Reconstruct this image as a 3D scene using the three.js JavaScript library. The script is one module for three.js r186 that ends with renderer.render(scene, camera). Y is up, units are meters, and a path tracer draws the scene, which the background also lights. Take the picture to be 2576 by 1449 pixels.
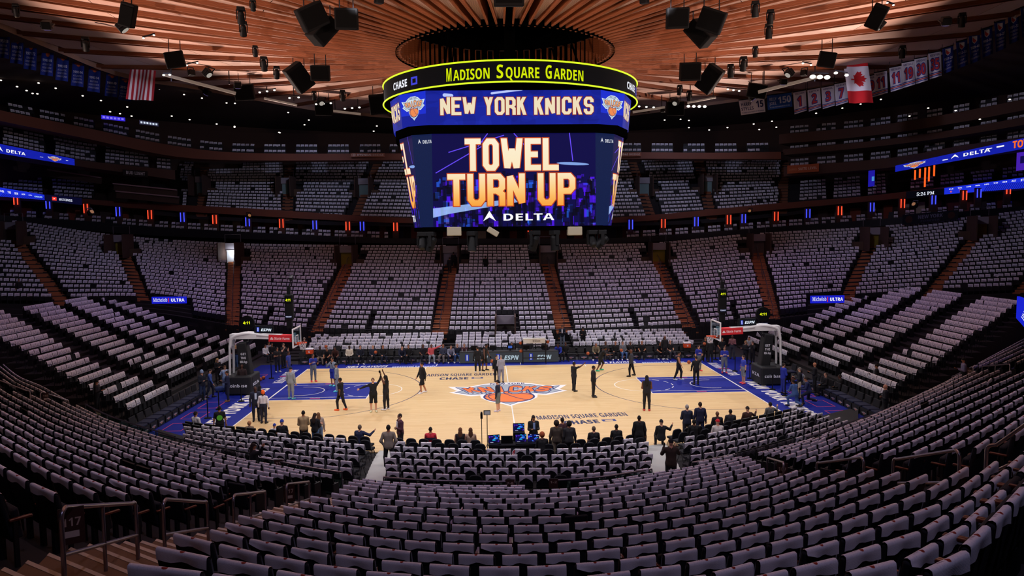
import * as THREE from 'three';
import { mergeGeometries } from 'three/addons/utils/BufferGeometryUtils.js';
import { RoundedBoxGeometry } from 'three/addons/geometries/RoundedBoxGeometry.js';
import { MarchingCubes } from 'three/addons/objects/MarchingCubes.js';
import { RectAreaLightUniformsLib } from 'three/addons/lights/RectAreaLightUniformsLib.js';

// ------------------------------------------------------------------ camera, light, exposure
const scene = new THREE.Scene();
scene.background = new THREE.Color(0x000000);
const W = 2576, H = 1449, F = 1849.6;
const camera = new THREE.PerspectiveCamera(2 * Math.atan(H / 2 / F) * 180 / Math.PI, W / H, 0.1, 500);
camera.rotation.order = 'YXZ';
camera.position.set(-1.335, 9.692, 45.586);
camera.rotation.set(-0.075, -0.035, -0.011);
camera.updateMatrixWorld(true);
const renderer = new THREE.WebGLRenderer({ antialias: true });
renderer.toneMapping = THREE.LinearToneMapping;
renderer.toneMappingExposure = 1.0;
renderer.shadowMap.enabled = true;
RectAreaLightUniformsLib.init();
const LIGHT = {
  court: 218, courtColor: 0xfaf8ff,          // banks of floodlights above the court
  house: 195, houseColor: 0xc0aef2,         // dimmed violet house lights above the stands
  near: 105, nearColor: 0xcfc8ff,
  up: 1500, upColor: 0xffdac8,               // amber washers on the balcony fronts that light the ceiling
};

// ------------------------------------------------------------------ helpers
const V = (x, y, z) => new THREE.Vector3(x, y, z);
function rng(seed) { let s = seed >>> 0; return () => { s = (s * 1664525 + 1013904223) >>> 0; return s / 4294967296; }; }
const rnd = rng(7);
const CAMQ = camera.quaternion.clone(), CAMP = camera.position.clone();
const ray = (px, py) => V((px - W / 2) / F, -(py - H / 2) / F, -1).applyQuaternion(CAMQ);
const atY = (px, py, y) => { const d = ray(px, py); return CAMP.clone().addScaledVector(d, (y - CAMP.y) / d.y); };
const atD = (px, py, D) => CAMP.clone().addScaledVector(ray(px, py), D);
const lerp = (a, b, t) => a + (b - a) * t;
const clamp = (x, a, b) => Math.min(b, Math.max(a, x));
function pl(pts, x, k = 1) {               // piecewise linear through [x, ..] lists, running on past the ends
  let i = 0;
  while (i < pts.length - 2 && x > pts[i + 1][0]) i++;
  const a = pts[i], b = pts[i + 1];
  return a[k] + (b[k] - a[k]) * (x - a[0]) / (b[0] - a[0]);
}
function smooth(pts, x, k = 1) {           // Catmull-Rom through [x, ..] lists with linear run-out
  const n = pts.length;
  if (x <= pts[0][0] || x >= pts[n - 1][0] || n < 4) return pl(pts, x, k);
  let i = 0;
  while (i < n - 2 && x > pts[i + 1][0]) i++;
  const p1 = pts[i], p2 = pts[i + 1], p0 = pts[Math.max(0, i - 1)], p3 = pts[Math.min(n - 1, i + 2)];
  const h = p2[0] - p1[0], t = (x - p1[0]) / h;
  const m1 = (i > 0) ? (p2[k] - p0[k]) / (p2[0] - p0[0]) : (p2[k] - p1[k]) / h;
  const m2 = (i < n - 2) ? (p3[k] - p1[k]) / (p3[0] - p1[0]) : (p2[k] - p1[k]) / h;
  const t2 = t * t, t3 = t2 * t;
  return (2 * t3 - 3 * t2 + 1) * p1[k] + (t3 - 2 * t2 + t) * h * m1 + (-2 * t3 + 3 * t2) * p2[k] + (t3 - t2) * h * m2;
}
const taken = new Map();
function numbered(name) { const n = taken.get(name) || 0; taken.set(name, n + 1); return n ? name + '_' + String(n).padStart(3, '0') : name; }
const ORD = ['zeroth', 'first', 'second', 'third', 'fourth', 'fifth', 'sixth', 'seventh', 'eighth', 'ninth', 'tenth', 'eleventh', 'twelfth', 'thirteenth', 'fourteenth', 'fifteenth', 'sixteenth', 'seventeenth', 'eighteenth', 'nineteenth', 'twentieth', 'twenty-first', 'twenty-second', 'twenty-third', 'twenty-fourth', 'twenty-fifth', 'twenty-sixth', 'twenty-seventh', 'twenty-eighth', 'twenty-ninth', 'thirtieth'];
const ord = (n) => ORD[n] || n + 'th';
function tag(o, label, category, group, kind) {
  if (label) o.userData.label = label;
  if (category) o.userData.category = category;
  if (group) o.userData.group = group;
  if (kind) o.userData.kind = kind;
  return o;
}
function shadowed(m) { m.castShadow = true; m.receiveShadow = true; return m; }
function thing(name, pos, turn, label, category, group) {
  const g = new THREE.Group(); g.name = numbered(name); scene.add(g);
  if (pos) g.position.copy(pos);
  g.rotation.y = turn || 0;
  return tag(g, label, category, group);
}
function part(name, geo, m, parent, label) {
  const o = shadowed(new THREE.Mesh(geo, m)); o.name = name;
  if (parent) parent.add(o);
  if (label) o.userData.label = label;
  return o;
}
function single(name, geo, m, label, category, group) { const o = part(numbered(name), geo, m, scene); return tag(o, label, category, group); }
function struct(name, geo, m, parent) {
  const o = geo ? shadowed(new THREE.Mesh(geo, m)) : new THREE.Group();
  if (parent) { o.name = name; parent.add(o); } else { o.name = numbered(name); scene.add(o); o.userData.kind = 'structure'; }
  return o;
}
const M4 = () => new THREE.Matrix4();
function place(g, x, y, z, rx = 0, ry = 0, rz = 0) {
  g.applyMatrix4(M4().compose(V(x, y, z), new THREE.Quaternion().setFromEuler(new THREE.Euler(rx, ry, rz)), V(1, 1, 1))); return g;
}
function plain(g) { const h = g.index ? g.toNonIndexed() : g; for (const k of Object.keys(h.attributes)) if (!['position', 'normal', 'uv'].includes(k)) h.deleteAttribute(k); return h; }
const merge = (list) => mergeGeometries(list.map(plain), false);
const box = (w, h, d, x = 0, y = 0, z = 0, rx = 0, ry = 0, rz = 0) => place(new THREE.BoxGeometry(w, h, d), x, y, z, rx, ry, rz);
const rbox = (w, h, d, r, x = 0, y = 0, z = 0, rx = 0, ry = 0, rz = 0) => place(new RoundedBoxGeometry(w, h, d, 2, r), x, y, z, rx, ry, rz);
const cyl = (r0, r1, h, n, x = 0, y = 0, z = 0, rx = 0, ry = 0, rz = 0) => place(new THREE.CylinderGeometry(r0, r1, h, n), x, y, z, rx, ry, rz);
function bar(a, b, r, n = 6, r2) {         // a rod between two points
  const d = b.clone().sub(a), g = new THREE.CylinderGeometry(r2 === undefined ? r : r2, r, d.length(), n);
  g.applyQuaternion(new THREE.Quaternion().setFromUnitVectors(V(0, 1, 0), d.normalize()));
  g.translate((a.x + b.x) / 2, (a.y + b.y) / 2, (a.z + b.z) / 2); return g;
}
function tube(pts, r, n = 6, seg) { return new THREE.TubeGeometry(new THREE.CatmullRomCurve3(pts, false, 'centripetal'), seg || pts.length * 4, r, n, false); }
function strip(A, B, uvScale) {            // ruled sheet between two polylines
  const n = A.length, p = [], uv = [], idx = []; let s = 0;
  for (let i = 0; i < n; i++) {
    if (i) s += A[i].distanceTo(A[i - 1]);
    p.push(A[i].x, A[i].y, A[i].z, B[i].x, B[i].y, B[i].z);
    const u = uvScale === 'unit' ? i / (n - 1) : s, v = uvScale === 'unit' ? 1 : A[i].distanceTo(B[i]);
    uv.push(u, v, u, 0);
    if (i) { const k = i * 2; idx.push(k - 2, k - 1, k, k, k - 1, k + 1); }
  }
  const g = new THREE.BufferGeometry();
  g.setAttribute('position', new THREE.Float32BufferAttribute(p, 3));
  g.setAttribute('uv', new THREE.Float32BufferAttribute(uv, 2));
  g.setIndex(idx); g.computeVertexNormals(); return g;
}
const mats = new Map();
function mat(color, rough = 0.7, o = {}) {
  const key = color + '|' + rough + '|' + JSON.stringify(o);
  if (!mats.has(key)) mats.set(key, new THREE.MeshPhysicalMaterial({ color, roughness: rough, side: THREE.DoubleSide, ...o }));
  return mats.get(key);
}
const glow = (color, k = 1) => mat(0x050505, 0.6, { emissive: color, emissiveIntensity: k });
function canvasTex(w, h, draw) {
  const c = document.createElement('canvas'); c.width = w; c.height = h;
  const x = c.getContext('2d'); draw(x, w, h);
  const t = new THREE.CanvasTexture(c); t.colorSpace = THREE.SRGBColorSpace; t.anisotropy = 8; t.magFilter = THREE.LinearFilter; return t;
}
function grainTex(w, h, seed, f) {         // grey noise used for cloth and wood relief
  const r = rng(seed), d = new Uint8Array(w * h * 4);
  for (let i = 0; i < w * h; i++) { const v = clamp(f(i % w, Math.floor(i / w), r), 0, 255); d[i * 4] = d[i * 4 + 1] = d[i * 4 + 2] = v; d[i * 4 + 3] = 255; }
  const t = new THREE.DataTexture(d, w, h); t.wrapS = t.wrapT = THREE.RepeatWrapping; t.magFilter = THREE.LinearFilter; t.minFilter = THREE.LinearMipmapLinearFilter; t.generateMipmaps = true; t.needsUpdate = true; return t;
}
function txt(x, s, px, py, size, color, { w = 0, weight = 'bold', align = 'center', stroke, lw = 0, family = 'sans-serif', italic = false } = {}) {
  x.font = `${italic ? 'italic ' : ''}${weight} ${size}px ${family}`; x.textAlign = 'left'; x.textBaseline = 'alphabetic';
  const nat = x.measureText(s).width, k = w ? w / nat : 1, full = nat * k;
  x.save(); x.translate(align === 'center' ? px - full / 2 : align === 'right' ? px - full : px, py); x.scale(k, 1);
  if (stroke) { x.lineJoin = 'miter'; x.miterLimit = 3; x.strokeStyle = stroke; x.lineWidth = lw; x.strokeText(s, 0, 0); }
  x.fillStyle = color; x.fillText(s, 0, 0); x.restore();
}
function poly(x, pts, fill, stroke, lw) {
  x.beginPath(); pts.forEach(([a, b], i) => (i ? x.lineTo(a, b) : x.moveTo(a, b))); x.closePath();
  if (stroke) { x.strokeStyle = stroke; x.lineWidth = lw; x.lineJoin = 'miter'; x.stroke(); }
  if (fill) { x.fillStyle = fill; x.fill(); }
}
const GLYPH = { T: [[[-0.3, 0], [1.3, 0]], [[0.5, 0], [0.5, 1.2]]], O: [[[0.25, 0], [0.75, 0], [1, 0.13], [1, 0.87], [0.75, 1], [0.25, 1], [0, 0.87], [0, 0.13], [0.25, 0], [0.5, 0]]], W: [[[0, -0.2], [0.22, 1], [0.5, 0.3], [0.78, 1], [1, -0.2]]], E: [[[1.3, 0], [0, 0], [0, 1], [1.3, 1]], [[0, 0.5], [1.0, 0.5]]], L: [[[0, -0.2], [0, 1], [1.3, 1]]], U: [[[0, -0.2], [0, 0.85], [0.25, 1], [0.75, 1], [1, 0.85], [1, -0.2]]], R: [[[0, 1.2], [0, 0], [0.75, 0], [1, 0.13], [1, 0.42], [0.75, 0.54], [0, 0.54]], [[0.55, 0.54], [1, 0.68], [1, 1.2]]], N: [[[0, 1.2], [0, 0], [1, 1], [1, -0.2]]], P: [[[0, 1.2], [0, 0], [0.75, 0], [1, 0.13], [1, 0.44], [0.75, 0.57], [0, 0.57]]], Y: [[[0, -0.2], [0.5, 0.5], [1, -0.2]], [[0.5, 0.4], [0.5, 1.2]]], K: [[[0, -0.2], [0, 1.2]], [[1, -0.2], [0.1, 0.55]], [[0.4, 0.35], [1, 1.2]]], I: [[[0.5, -0.2], [0.5, 1.2]]], C: [[[1, 0.3], [1, 0.13], [0.75, 0], [0.25, 0], [0, 0.13], [0, 0.87], [0.25, 1], [0.75, 1], [1, 0.87], [1, 0.7]]], S: [[[1, 0.28], [1, 0.13], [0.75, 0], [0.25, 0], [0, 0.13], [0, 0.38], [0.25, 0.5], [0.75, 0.5], [1, 0.62], [1, 0.87], [0.75, 1], [0.25, 1], [0, 0.87], [0, 0.72]]] };
function blocks(x, s, cx, top, width, h, st, fill, grow) {   // chamfered block capitals
  const adv = [...s].map((c) => (c === ' ' ? 0.55 : c === 'I' ? 0.5 : c === 'W' ? 1.35 : 1)), total = adv.reduce((a, b) => a + b, 0), u = width / total; let px = cx - width / 2;
  [...s].forEach((c, i) => {
    const w = adv[i] * u, gap = u * 0.1, x0 = px + gap / 2 + st / 2, x1 = px + w - gap / 2 - st / 2, y0 = top + st / 2, y1 = top + h - st / 2;
    if (GLYPH[c]) { x.save(); x.beginPath(); x.rect(px + gap / 2 - grow, top - grow, w - gap + grow * 2, h + grow * 2); x.clip(); x.strokeStyle = fill; x.lineWidth = st + grow * 2; x.lineJoin = 'miter'; x.miterLimit = 4; x.lineCap = 'butt';
      for (const ln of GLYPH[c]) { x.beginPath(); ln.forEach(([a, b], k) => { const q = lerp(x0, x1, a), r = lerp(y0, y1, b); if (k) x.lineTo(q, r); else x.moveTo(q, r); }); x.stroke(); } x.restore(); }
    px += w;
  });
}
// the club badge: winged lettering above a ball (units: 200 wide, 100 high, centre 0,0, y down)
function badge(x, cx, cy, s, o = {}) {
  const c = { white: '#f4f1ee', navy: '#1d2a6b', orange: '#ef7a35', grey: '#aab4bd', ball: '#ee7b38', ...o };
  x.save(); x.translate(cx, cy); x.scale(s, s * (o.squash || 1));
  const out = [[-100, -26], [-68, -24], [-42, -36], [-20, -42], [20, -42], [42, -36], [68, -24], [100, -26], [84, -8], [96, -2], [62, 13], [46, 10], [44, 22], [30, 36], [12, 44], [0, 52], [-12, 44], [-30, 36], [-44, 22], [-46, 10], [-62, 13], [-96, -2], [-84, -8]];
  poly(x, out, c.white, c.white, 3);
  poly(x, [[-88, -23], [-66, -20], [-40, -32], [40, -32], [66, -20], [88, -23], [76, -9], [88, -3], [61, 8], [42, 5], [0, 14], [-42, 5], [-61, 8], [-88, -3], [-76, -9]], c.grey, c.navy, 2.5);
  
  poly(x, [[0, 48], [-14, 38], [14, 38]], c.grey, c.navy, 2);
  x.beginPath(); x.ellipse(0, 18, 42, 23, 0, 0, 7); x.fillStyle = c.navy; x.fill();
  x.beginPath(); x.ellipse(0, 18, 39, 20.5, 0, 0, 7); x.fillStyle = c.ball; x.fill();
  x.strokeStyle = c.navy; x.lineWidth = 1.6;
  x.beginPath(); x.moveTo(-39, 18); x.bezierCurveTo(-20, 0, 20, 2, 37, 12); x.stroke();
  x.beginPath(); x.moveTo(-26, 3); x.bezierCurveTo(-40, 12, -32, 28, -18, 36); x.stroke();
  x.beginPath(); x.moveTo(-14, 0); x.bezierCurveTo(2, 12, 14, 30, 30, 31); x.stroke();
  const word = o.word || 'KNICKS', L = word.length;
  const stroke = (i, dy, lw, color) => {
    const u = (i + 0.5) / L * 2 - 1, h = 29 - 8 * Math.abs(u), w = word[i] === 'I' ? 6 : 15;
    x.save(); x.translate(u * 64, 0.5 - 1.5 * Math.abs(u) + dy); x.transform(1, 0.1 * u, -0.85 * u, 1, 0, 0); x.strokeStyle = color; x.lineWidth = lw; x.lineJoin = 'miter'; x.miterLimit = 3;
    for (const ln of GLYPH[word[i]] || []) { x.beginPath(); ln.forEach(([a, b], k) => { const q = (clamp(a, -0.1, 1.1) - 0.5) * w, r = (clamp(b, -0.08, 1.08) - 1) * (h - 6) - 3; if (k) x.lineTo(q, r); else x.moveTo(q, r); }); x.stroke(); }
    x.restore();
  };
  for (let i = 0; i < L; i++) stroke(i, 6, 9, c.navy); for (let i = 0; i < L; i++) stroke(i, 6, 5.5, c.grey);
  for (let i = 0; i < L; i++) stroke(i, 0, 9.5, c.navy); for (let i = 0; i < L; i++) stroke(i, 0, 6.2, c.orange);
  txt(x, 'NEW YORK', 0, -34, 9, c.navy, { w: 62 });
  x.restore();
}
function delta(x, px, py, s, color = '#ffffff', w) {     // triangle mark and wordmark
  poly(x, [[px, py], [px + s * 0.6, py - s], [px + s * 1.2, py], [px + s * 0.6, py - s * 0.36]], color);
  txt(x, 'DELTA', px + s * 1.75, py - 0.04 * s, s * 0.92, color, { align: 'left', w: w || s * 3.6 });
}
// ------------------------------------------------------------------ the arena floor and the court
const M = {
  concrete: mat(0x26262a, 0.9), darkWall: mat(0x46322a, 0.9), black: mat(0x08080a, 0.75), brown: mat(0x3a2118, 0.8), fascia: mat(0x6b3a26, 0.7),
  tread: mat(0x1d1a1c, 0.9), stair: mat(0x77573a, 0.85), nosing: mat(0xc8b49c, 0.85), riser: mat(0x4c3a2c, 0.85), lightStair: mat(0xb9bcb6, 0.8),
  seatCloth: mat(0x14151d, 0.9), seatShell: mat(0x0c0d12, 0.6), arm: mat(0x5a2415, 0.35, { clearcoat: 0.6 }), steel: mat(0x9b949c, 0.28, { metalness: 0.9 }), darkSteel: mat(0x24242a, 0.45, { metalness: 0.6 }),
  rail: mat(0x7d7580, 0.3, { metalness: 0.85 }), glass: mat(0xcfe8e0, 0.04, { transmission: 1, thickness: 0, ior: 1.45 }), white: mat(0xe9e6ea, 0.8), navy: mat(0x151b3a, 0.85), plastic: mat(0x0a0a0d, 0.6, { specularIntensity: 0.4 }),
  wood: mat(0xa8643a, 0.6), blackMatte: mat(0x020202, 1, { specularIntensity: 0 }),
};
function courtTex(x0) {
  const s = 2048 / 22.8, w = Math.round(18.3 * s);
  return canvasTex(w, 2048, (x) => {
    const r = rng(11 + x0);
    x.scale(s, s); x.translate(-x0, 9.6);
    x.fillStyle = '#dfbe88'; x.fillRect(x0, -9.6, 18.3, 22.8);
    for (let z = -9.6; z < 13.2; z += 0.057) {           // maple strips of slightly different tone
      let px = x0 - r() * 2;
      while (px < x0 + 18.3) { const l = 0.7 + r() * 2.2, v = r(); x.fillStyle = v < 0.5 ? `rgba(150,95,40,${0.10 * r()})` : `rgba(255,236,200,${0.14 * r()})`; x.fillRect(px, z, l, 0.057); px += l; }
    }
    const blue = '#13228a', white = '#f1eee6', navy = '#1b2350', red = '#d8466a';
    const L = (x0 < 0 ? -1 : 1);
    x.fillStyle = blue;
    x.fillRect(L < 0 ? -18.3 : 14.325, -9.6, 3.975, 22.8);
    x.fillRect(x0, -9.6, 18.3, 1.98);
    // key
    const line = (f) => { x.strokeStyle = white; x.lineWidth = 0.06; x.beginPath(); f(); x.stroke(); };
    x.fillStyle = blue; x.fillRect(L < 0 ? -14.325 : 8.534, -2.438, 5.791, 4.876);
    line(() => { x.rect(L < 0 ? -14.325 : 8.534, -2.438, 5.791, 4.876); });
    line(() => { for (const z of [-1.83, 1.83]) { x.moveTo(L * 14.325, z); x.lineTo(L * 8.534, z); } });
    line(() => { x.arc(L * 8.534, 0, 1.829, L < 0 ? -Math.PI / 2 : Math.PI / 2, L < 0 ? Math.PI / 2 : Math.PI * 1.5); });
    for (let i = 0; i < 7; i++) { const a0 = (L < 0 ? Math.PI / 2 : -Math.PI / 2) + (i + 0.15) / 7 * Math.PI; line(() => x.arc(L * 8.534, 0, 1.829, a0, a0 + 0.26)); }
    line(() => { x.moveTo(L * 13.1, -1.219); x.lineTo(L * 12.75, -1.219); x.arc(L * 12.75, 0, 1.219, -Math.PI / 2, Math.PI / 2, L < 0 ? false : true); x.lineTo(L * 13.1, 1.219); });
    x.fillStyle = red; for (const z of [-2.2, 2.08]) x.fillRect(L * 11.6 - 0.3, z, 0.6, 0.12);
    // outer lines
    x.fillStyle = white; x.fillRect(x0, -7.69, 18.3 * (Math.abs(L)), 0.07); if (L < 0) { x.fillStyle = blue; x.fillRect(-18.3, -7.75, 3.94, 0.2); } else { x.fillStyle = blue; x.fillRect(14.36, -7.75, 3.94, 0.2); }
    x.fillStyle = white; x.fillRect(L * 14.36 - 0.035, -7.69, 0.07, 20.9);
    x.fillRect(-0.03, -7.6, 0.06, 20.8);
    for (const q of [4.2, 5.75]) x.fillRect(L * (14.325 - 8.53) - 0.03, -7.69, 0.06, 0.9 * (q > 5 ? 0 : 1));
    for (const q of [1.1, 5.1]) x.fillRect(L * q, -8.9, 0.06, 0.9);
    // three point line
    x.strokeStyle = navy; x.lineWidth = 0.055; x.beginPath();
    const a = Math.asin(6.706 / 7.24);
    if (L < 0) { x.moveTo(-14.325, -6.706); x.lineTo(-12.75 + 7.24 * Math.cos(a), -6.706); x.arc(-12.75, 0, 7.24, -a, a); x.lineTo(-14.325, 6.706); }
    else { x.moveTo(14.325, -6.706); x.lineTo(12.75 - 7.24 * Math.cos(a), -6.706); x.arc(12.75, 0, 7.24, Math.PI + a, Math.PI - a, true); x.lineTo(14.325, 6.706); }
    x.stroke();
    // lettering on the boards
    const sets = (cx, cz, wd, k) => { txt(x, 'MADISON SQUARE GARDEN', cx, cz, 1.15 * k, navy, { w: wd }); txt(x, 'CHASE', cx - wd * 0.06, cz + 1.1 * k, 1.0 * k, navy, { w: wd * 0.38, weight: '900' }); x.save(); x.translate(cx + wd * 0.24, cz + 0.75 * k); x.scale(1, 0.55); x.strokeStyle = '#24377f'; x.lineWidth = 0.16 * k; x.strokeRect(-0.3 * k, -0.3 * k, 0.6 * k, 0.6 * k); x.restore(); };
    const p1 = atY(1155, 946, 0), p2 = atY(1468, 1051, 0);
    sets(p1.x, p1.z, 5.2, 1.0);
    x.save(); x.translate(p2.x, p2.z); x.rotate(-0.09); sets(0, 0, 4.9, 0.95); x.restore();
    for (const q of [-1, 1]) {
      txt(x, 'NBA PLAYOFFS', q * 9.2 - 1, -8.0, 0.95, white, { w: 3.0, italic: true });
      txt(x, 'presented by Google', q * 9.2 + 2.5, -8.0, 0.75, '#c9d2f2', { w: 3.2 });
    }
    x.save(); x.translate(L * 15.35, L < 0 ? 8.4 : -0.6); x.rotate(L < 0 ? -Math.PI / 2 : Math.PI / 2);
    txt(x, 'NEW YORK KNICKS', 0, 0.25, 1.15, white, { w: 9.6, align: 'left', weight: '900' }); x.restore();
    x.save(); x.translate(L * 15.25, L < 0 ? -2.6 : -7.4); x.rotate(L < 0 ? -Math.PI / 2 : Math.PI / 2);
    txt(x, 'Michelob', 0, 0.25, 0.9, white, { w: 2.2, align: 'left', family: 'serif', italic: true }); x.fillStyle = '#d2293c'; x.fillRect(2.35, -0.4, 0.14, 0.75); txt(x, 'ULTRA', 2.65, 0.25, 1.0, white, { w: 2.2, align: 'left' }); x.restore();
    x.strokeStyle = red; x.lineWidth = 0.05;
    for (const z of [-5.8, -3.4, 2.6, 5.0, 7.4]) x.strokeRect(L * 17.2 - 0.5, z, 1.0, 1.5);
    // centre badge
    const c = atY(1279, 985, 0); x.save(); x.translate(c.x, c.z); badge(x, 0, 0.15, 0.0365, { squash: 1.85, orange: '#e8732f' }); x.restore();
  });
}
const floorBase = struct('floor', box(150, 0.2, 150, 0, -0.14, 0), M.concrete);
{
  const slab = struct('floor_court');
  for (const x0 of [-18.3, 0]) {
    const g = new THREE.BoxGeometry(18.3, 0.04, 22.8); g.translate(x0 + 9.15, -0.02, 1.8);
    const p = g.attributes.position, uv = g.attributes.uv;
    for (let i = 0; i < p.count; i++) uv.setXY(i, (p.getX(i) - x0) / 18.3, 1 - (p.getZ(i) + 9.6) / 22.8);
    const t = courtTex(x0);
    part('hardwood_floor', g, new THREE.MeshPhysicalMaterial({ map: t, roughness: 0.55, specularIntensity: 0.35, clearcoat: 0.09, clearcoatRoughness: 0.06 }), slab);
  }
}

// ------------------------------------------------------------------ seating bowls
const CENTRE = V(0, 0, 0);
class PxRows {                              // rows given by their courses in the picture at known heights
  constructor(ctrl, h0, dh, lo, hi) { Object.assign(this, { ctrl, h0, dh, lo, hi }); }
  y(k, px) {
    const c = this.ctrl, v = c.map((q) => smooth(q.pts, px));
    if (c.length === 2) { const t = Math.sign(k) * Math.pow(Math.abs(k) / c[1].k, this.pow || 1.25); return lerp(v[0], v[1], t); }
    const [a, b, d] = c.map((q) => q.k), low = k > 12 && px < 650 ? 29 * Math.pow(k - 12, 1.35) * (1 - px / 650) : 0;   // the lowest rows on the left lie deeper in the picture
    return low + v[0] * (k - b) * (k - d) / ((a - b) * (a - d)) + v[1] * (k - a) * (k - d) / ((b - a) * (b - d)) + v[2] * (k - a) * (k - b) / ((d - a) * (d - b));
  }
  raw(k, px) { const h = this.h0 + this.dh * k, p = atY(px, this.y(k, px), h + 0.93); p.y = h; return p; }
  point(k, px) {
    const e = px < this.lo ? this.lo : px > this.hi ? this.hi : px;
    const p = this.raw(k, e);
    if (e !== px) { const q = this.raw(k, e + (px < e ? 1.5 : -1.5)); p.add(p.clone().sub(q).setY(0).normalize().multiplyScalar(Math.abs(px - e) / 45)); }
    return p;
  }
}
class ColRows {                             // rows ruled between a lower and an upper course, given column by column
  constructor(cols, n, lift = 0.93) { this.n = n; this.A = cols.map((c, i) => [i, ...atD(c[0], c[1], c[2]).toArray()]); this.B = cols.map((c, i) => [i, ...atD(c[3], c[4], c[5]).toArray()]); this.lift = lift; this.lo = 0; this.hi = cols.length - 1; }
  point(k, t) { const f = k / (this.n - 1), g = (L, j) => smooth(L, t, j); return V(lerp(g(this.A, 1), g(this.B, 1), f), lerp(g(this.A, 2), g(this.B, 2), f) - this.lift, lerp(g(this.A, 3), g(this.B, 3), f)); }
}
function polyline(R, k, t0, t1, n) { const o = []; for (let i = 0; i <= n; i++) o.push(R.point(k, lerp(t0, t1, i / n))); return o; }
function steps(R, k0, k1, t0, t1, n, m, name, parent) {   // treads and risers of a block of rows
  const list = [], E = (k) => polyline(R, k - 0.5, t0, t1, n), Y = (P, k) => P.map((p, i) => V(p.x, R.point(k, lerp(t0, t1, i / n)).y, p.z));
  for (let k = k0; k <= k1; k++) {
    list.push(strip(Y(E(k + 1), k), Y(E(k), k)));
    list.push(strip(Y(E(k), k), Y(E(k), k === k0 ? k - 1 : k - 1)));
  }
  return struct(name, merge(list), m, parent);
}
function seatsAlong(R, k, t0, t1, pitch, cb, max = 3) {
  if (t1 <= t0) return;
  const n = Math.max(8, Math.ceil(Math.abs(R.point(k, t1).distanceTo(R.point(k, t0))) * 2)), P = polyline(R, k, t0, t1, n), s = [0];
  for (let i = 1; i <= n; i++) s.push(s[i - 1] + P[i].distanceTo(P[i - 1]));
  const pm = typeof pitch === 'function' ? pitch : () => pitch;
  let at = 0; const total = s[n], list = [];
  while (true) { const t = lerp(t0, t1, clamp(at / total, 0, 1)), p = pm(k, t); if (at + p > total + 0.05) break; list.push([at + p / 2, p]); at += p; }
  const slack = (total - at) / 2;
  list.forEach(([u, p], j) => {
    u += slack; let i = 1; while (i < n && s[i] < u) i++;
    const f = clamp((u - s[i - 1]) / (s[i] - s[i - 1] || 1), 0, 1), q = P[i - 1].clone().lerp(P[i], f), d = P[i].clone().sub(P[i - 1]);
    let yaw = Math.atan2(-d.z, d.x);       // local +x along the row
    const front = V(Math.sin(yaw), 0, Math.cos(yaw));
    if (front.dot(V(-q.x, 0, -q.z)) < 0) yaw += Math.PI;
    cb(q, yaw, p, j, list.length, lerp(t0, t1, u / total));
  });
}
// near lower bowl: three courses of towel tops read from the picture
const NEAR = new PxRows([
  { k: 0, pts: [[0, 905], [50, 945], [112, 972], [178, 1008], [266, 1051], [338, 1077], [409, 1099], [468, 1117], [540, 1135], [610, 1152], [700, 1169], [774, 1183], [850, 1195], [1000, 1212], [1150, 1219], [1280, 1220], [1400, 1217], [1520, 1207], [1600, 1195], [1740, 1172], [1866, 1146], [1960, 1123], [2043, 1100], [2130, 1067], [2245, 1023], [2360, 968], [2441, 922], [2548, 865]] },
  { k: 6, pts: [[0, 990], [31, 1008], [79, 1033], [131, 1061], [194, 1088], [261, 1114], [337, 1144], [425, 1171], [518, 1196], [614, 1215], [789, 1246], [876, 1259], [986, 1271], [1150, 1280], [1280, 1282], [1400, 1279], [1491, 1271], [1613, 1256], [1728, 1236], [1832, 1214], [1933, 1187], [2000, 1163], [2083, 1131], [2160, 1098], [2240, 1063], [2400, 992], [2560, 922]] },
  { k: 12, pts: [[0, 1107], [66, 1145], [113, 1171], [171, 1198], [235, 1228], [360, 1274], [505, 1317], [600, 1342], [700, 1364], [800, 1383], [955, 1403], [1150, 1418], [1280, 1421], [1422, 1416], [1640, 1393], [1753, 1374], [1850, 1351], [1947, 1325], [2033, 1299], [2110, 1272], [2188, 1242], [2262, 1215], [2322, 1188], [2400, 1146], [2470, 1104], [2576, 1036]] },
], 0.87, 0.342, -40, 2616);
const AISLE = {
  l0: [[0, 850], [2, 775], [4, 705], [6, 632], [8, 545], [9, 492], [10, 425], [11, 352], [12, 265], [13, 170], [14, 60], [15, -60], [16, -200]],
  l1: [[0, 905], [2, 875], [4, 845], [6, 789], [7, 755], [8, 715], [9, 668], [10, 606], [11, 559], [12, 505], [13, 445], [14, 358], [15, 272], [16, 180]],
  r0: [[0, 1868], [3, 1900], [6, 1945], [9, 2110], [12, 2335], [14, 2500], [16, 2700]],
  r1: [[0, 1893], [3, 1940], [6, 1998], [9, 2190], [12, 2430], [14, 2620], [16, 2830]],
  L0: [[0, 178], [2, 95], [4, 5], [6, -100], [16, -700]], L1: [[0, 197], [2, 125], [4, 40], [6, -60], [16, -600]],
  R0: [[0, 2372], [3, 2450], [6, 2540], [16, 2900]], R1: [[0, 2396], [3, 2480], [6, 2580], [16, 3000]],
};
const NK = 17;                              // last near row in view
steps(NEAR, 0, NK + 1, -420, 3000, 90, M.tread, 'floor_near_stand');
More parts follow.
